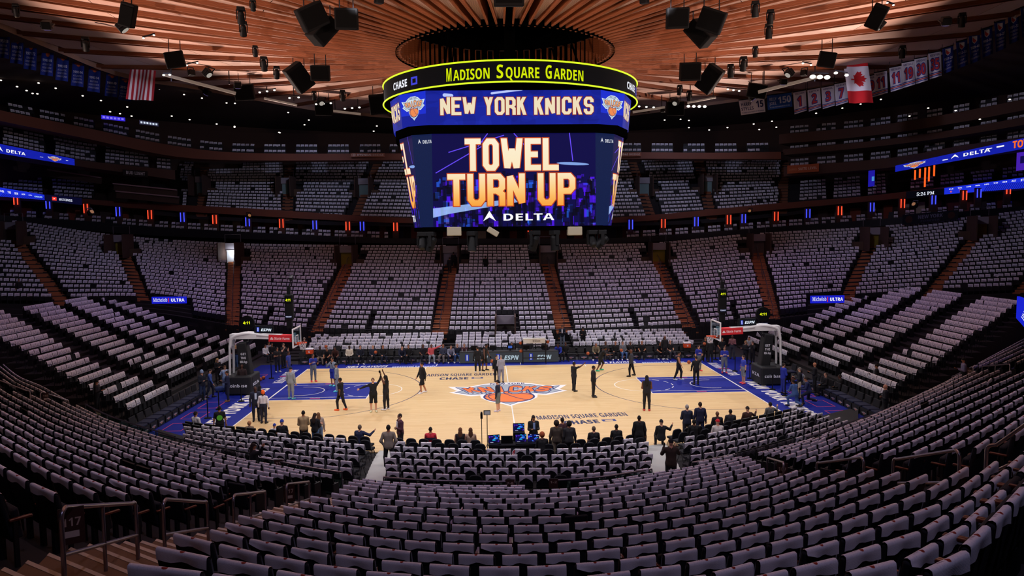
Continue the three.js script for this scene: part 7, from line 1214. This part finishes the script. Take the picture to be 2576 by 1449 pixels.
// ball rack
{
  const p = court(1350, 930), g = thing('ball_rack', V(p.x, 0, -8.3), 0, 'tall wheeled ball rack with a white header before the scorer table', 'rack');
  part('frame', merge([-0.85, 0.85].flatMap((x) => [bar(V(x, 0.08, -0.2), V(x, 1.75, -0.2), 0.035), bar(V(x, 0.08, 0.2), V(x, 1.75, 0.2), 0.035), bar(V(x, 0.9, -0.2), V(x, 0.9, 0.2), 0.03)]).concat([0.45, 0.95, 1.4].map((y) => box(1.7, 0.04, 0.38, 0, y, 0)))), M.darkSteel, g);
  part('header', new THREE.BoxGeometry(1.66, 0.36, 0.42), boxMat(plate(256, 64, '#d8d8d4', (x) => { txt(x, 'Wilson', 150, 46, 40, '#3a2a20', { w: 90, family: 'serif', italic: true }); }), [4, 2]), g).position.y = 1.72;
  for (const x of [-0.85, 0.85]) for (const z of [-0.2, 0.2]) part('wheel', cyl(0.06, 0.06, 0.04, 10, x, 0.06, z, 0, 0, Math.PI / 2), M.plastic, g);
  [[-1.0, 1.55, 'left of the header'], [1.0, 1.6, 'right of the header'], [-0.98, 0.95, 'left on the middle shelf']].forEach(([x, y, l]) => ball(V(p.x + x, y, -8.3), `basketball on the ball rack, ${l}`));
}
// drinks coolers
for (const [px, s, l] of [[779, -1, 'left'], [1737, 1, 'right']]) { const p = atD(px, 868, 55.5), g = thing('drinks_cooler', V(p.x, 0.55, -9.9), 0, `orange drinks cooler with white lid at the ${l} end of the bench`, 'cooler', 'drinks coolers'); g.scale.setScalar(0.72); part('tank', rbox(0.75, 0.5, 0.55, 0.08, 0, 0.5, 0), mat(0xe8501a, 0.5), g); part('lid', rbox(0.8, 0.16, 0.6, 0.06, 0, 0.8, 0), M.white, g); part('stand', merge([box(0.8, 0.25, 0.6, 0, 0.1, 0), box(0.8, 0.4, 0.5, 0, -0.35, 0)]), M.black, g); const q = part('emblem', new THREE.PlaneGeometry(0.3, 0.3), new THREE.MeshPhysicalMaterial({ map: once('G', () => plate(64, 64, '#e8501a', (x) => { txt(x, 'G', 32, 50, 52, '#ffffff', { weight: '900' }); })), roughness: 0.6 }), g); q.position.set(0, 0.52, 0.285); }
// belt posts round the blue floor
[[607, 1010, 'left of the letters'], [636, 992, 'in front of the left base'], [683, 952, 'right of the left base'], [713, 926, 'under the left hoop'], [523, 1052, 'near left corner'], [551, 1030, 'beside the green print'], [1849, 934, 'behind the pink shoes'], [1886, 952, 'beside the right base'], [1913, 966, 'with a red tag on the right'], [1943, 980, 'left of the blue suit'], [1975, 996, 'in front of the blue suit'], [2010, 1022, 'in front of the khaki trousers'], [1800, 905, 'under the right hoop']].forEach(([px, py, l]) => {
  const g = thing('belt_post', court(px, py), 0, `black retractable belt post, ${l}`, 'belt post', 'belt posts'); part('foot', cyl(0.17, 0.19, 0.04, 16, 0, 0.02, 0), M.plastic, g); part('pole', cyl(0.03, 0.03, 1.0, 10, 0, 0.5, 0), M.plastic, g); part('head', cyl(0.035, 0.035, 0.09, 10, 0, 1.0, 0), M.darkSteel, g); if (l.includes('red tag')) part('tag', box(0.16, 0.16, 0.02, 0.1, 0.95, 0.05), mat(0xe02a2a, 0.7), g);
});
// photographers' floor seats behind the baselines
const pad = (() => { const t = plate(128, 96, '#14151a', (x) => { badge(x, 64, 56, 0.4, { orange: '#e08a60', ball: '#e07a50' }); }); return boxMat(t, [4]); })();
for (const s of [-1, 1]) for (let i = 0; i < 14; i++) {
  const z = s < 0 ? 10.3 - i * 0.85 : 9.6 - i * 0.85; if (Math.abs(z) < 1.4) continue; if (z < -6.5) continue;
  const g = thing('floor_seat', V(s * 18.5, 0, z), -s * Math.PI / 2, `low black floor seat with a printed front behind the ${s < 0 ? 'left' : 'right'} baseline, ${ord(i + 1)} from the camera`, 'seat', 'floor seats behind the baselines');
  part('front', new THREE.BoxGeometry(0.7, 0.36, 0.05), pad, g).position.set(0, 0.2, 0.35); part('cushion', rbox(0.7, 0.12, 0.6, 0.04, 0, 0.42, 0), M.navy, g); part('backrest', rbox(0.66, 0.4, 0.08, 0.04, 0, 0.7, -0.3, -0.15), M.seatCloth, g);
}
for (let x = -15.0; x < 14.6; x += 1.0) if (x < -3.9 || x > 4.3) { const o = single('bench_pad', new THREE.BoxGeometry(0.7, 0.36, 0.05), pad, `small printed pad on the front of the ${x < 0 ? 'left' : 'right'} bench, ${ord(Math.round(x < 0 ? x + 16 : x - 3.4))} from the left`, 'pad', 'bench front pads'); o.position.set(x, 0.24, -9.42); }
// laptop table by the near sideline
{
  const p = FLOORROWS.point(0.6, 1292), g = thing('laptop_table', V(p.x, 0, p.z - 0.25), 0.03, 'black draped table with laptops at the near sideline', 'table');
  part('drape', rbox(2.1, 0.72, 0.75, 0.04, 0, 0.36, 0), mat(0x131318, 0.9), g); part('top', box(2.16, 0.04, 0.82, 0, 0.74, 0), mat(0x1d1d22, 0.5), g);
  const b = part('emblem', new THREE.PlaneGeometry(0.5, 0.5), new THREE.MeshPhysicalMaterial({ map: plate(128, 128, '#15151b', (x) => { x.fillStyle = '#e4e4ec'; x.beginPath(); x.arc(64, 70, 50, 0, 7); x.fill(); x.fillStyle = '#c8323a'; x.beginPath(); x.ellipse(54, 70, 34, 40, 0.3, 0, 7); x.fill(); x.fillStyle = '#2a4aa8'; x.beginPath(); x.ellipse(90, 82, 16, 30, 0.5, 0, 7); x.fill(); txt(x, 'PLAYOFFS', 64, 78, 18, '#fff', { w: 80 }); }), roughness: 0.8 }), g); b.position.set(0.1, 0.42, 0.38);
  const scr = (seed) => plate(128, 80, '#10104a', (x, w, h) => { const r = rng(seed); for (let i = 0; i < 26; i++) { x.fillStyle = ['#5a2ad8', '#2a6aff', '#18c0e0', '#d8d8ff', '#0a0a30'][Math.floor(r() * 5)]; x.fillRect(r() * w, r() * h, 6 + r() * 34, 3 + r() * 12); } });
  [[-0.82, 0.05, 0.15, 'left', 1], [-0.28, 0.0, 0, 'second from left, closed back', 0], [0.32, 0.0, 0.05, 'third from left', 1], [0.85, 0.02, -0.1, 'right', 1], [0.25, -0.42, 0, 'raised at the back', 1]].forEach(([x, z, y, l, on], i) => {
    const q = V(p.x + x, i === 4 ? 1.12 : 0.765, p.z - 0.25 + z + 0.1), m = thing('laptop', q, y + (on ? 0 : Math.PI), `open laptop on the near table, ${l}`, 'laptop', 'laptops on the near table');
    part('keyboard', box(0.5, 0.025, 0.34, 0, 0.012, 0.1), M.plastic, m); const lid = part('lid', box(0.5, 0.34, 0.025, 0, 0.18, -0.1, -0.2), M.plastic, m); const sc = part('screen', new THREE.PlaneGeometry(0.46, 0.3), on ? screenMat(once('lap' + (i % 2), () => scr(40 + i % 2)), 0.9) : M.plastic, lid); sc.position.set(0, 0.18, -0.083); sc.rotation.x = -0.2;
    if (i === 4) part('riser', box(0.5, 0.34, 0.3, 0, -0.17, 0), M.plastic, m);
  });
  for (const [px, hh, l, lite] of [[1212, 1.75, 'left, with a microphone', 0], [1226, 1.85, 'right, with a square lamp', 1]]) { const q = FLOORROWS.point(-0.3, px), t = thing('tripod', V(q.x, 0, q.z), 0, `thin black tripod beside the laptop table, ${l}`, 'tripod', 'tripods at the near sideline'); part('column', bar(V(0, 0.3, 0), V(0, hh, 0), 0.018), M.plastic, t); for (let i = 0; i < 3; i++) part('leg', bar(V(0, 0.5, 0), V(Math.sin(i * 2.1) * 0.3, 0, Math.cos(i * 2.1) * 0.3), 0.014), M.plastic, t); part('head', lite ? box(0.3, 0.2, 0.05, 0, hh + 0.05, 0) : merge([box(0.1, 0.22, 0.12, 0, hh, 0), box(0.08, 0.08, 0.2, 0, hh + 0.12, 0)]), M.plastic, t); if (lite) part('panel', box(0.24, 0.15, 0.02, 0, hh + 0.05, 0.03), mat(0xc8ccc8, 0.4), t); }
}
// camera kit on the right baseline
{ const p = court(1930, 972); const g = thing('equipment_trolley', V(p.x + 1.2, 0, p.z - 1), 0.4, 'black camera trolley beside the right base', 'trolley'); part('deck', rbox(1.1, 0.5, 0.8, 0.06, 0, 0.45, 0), M.plastic, g); part('frame', merge([bar(V(-0.5, 0, 0.3), V(0.2, 1.1, 0), 0.03), bar(V(0.5, 0, 0.3), V(0.2, 1.1, 0), 0.03), bar(V(0, 0, -0.4), V(0.2, 1.1, 0), 0.03)]), M.darkSteel, g); part('camera', merge([box(0.3, 0.3, 0.6, 0.2, 1.25, 0), cyl(0.1, 0.1, 0.4, 10, 0.2, 1.25, 0.45, Math.PI / 2)]), M.plastic, g); }
[[1960, 965, 'on the right baseline, orange trimmed', 0x7a3018], [556, 985, 'on the left baseline, blue', 0x2a3f78], [2000, 962, 'by the seated crew on the right', 0x5a2a20]].forEach(([px, py, l, c]) => { const g = thing('kit_bag', court(px, py), 0.5, `soft kit bag ${l}`, 'bag', 'kit bags'); part('bag_body', rbox(0.7, 0.34, 0.4, 0.14, 0, 0.17, 0), mat(c, 0.9), g); part('strap', tube([V(-0.25, 0.3, 0), V(-0.15, 0.5, 0), V(0.15, 0.5, 0), V(0.25, 0.3, 0)], 0.02, 5), M.plastic, g); });
// stripes of the red shirt, prints on shirts
scene.traverse((o) => { if (o.isGroup && o.userData.category === 'person') {
  const L = o.userData.label, bodyTop = o.children.find((c) => ['shirt', 'jacket'].includes(c.name)); if (!bodyTop) return;
  const add = (geo, m, y, z, name) => { const q = part(name, geo, m, bodyTop); q.position.set(0, y, z); };
  if (L.includes('red and navy striped')) for (const y of [0.66, 0.83]) { const c = new THREE.CylinderGeometry(0.24, 0.24, 0.085, 16, 1, true); c.scale(1, 1, 0.62); add(c, mat(0x17193a, 0.9), y + 0.02, 0.0, 'stripe'); }
  if (L.includes('green print')) add(new THREE.CircleGeometry(0.13, 20).rotateY(Math.PI), mat(0x6ad83a, 0.9), 1.22, -0.145, 'print');
  if (L.includes('blue lettered')) add(new THREE.PlaneGeometry(0.24, 0.14), new THREE.MeshPhysicalMaterial({ roughness: 0.9, map: once('kn', () => plate(128, 72, '#2b3a9c', (x) => { txt(x, 'KNICKS', 64, 62, 46, '#e8e8f0', { w: 116, weight: '900' }); txt(x, 'NEW YORK', 64, 22, 20, '#ff6a40', { w: 90 }); })) }), 1.24, 0.142, 'print');
  if (L.includes('white logo')) add(new THREE.PlaneGeometry(0.07, 0.16).rotateY(Math.PI), mat(0xc8c8d0, 0.9), 0.8, -0.15, 'print');
} });
scene.traverse((o) => { if (o.isMesh) { o.castShadow = true; o.receiveShadow = true; } });
renderer.render(scene, camera);
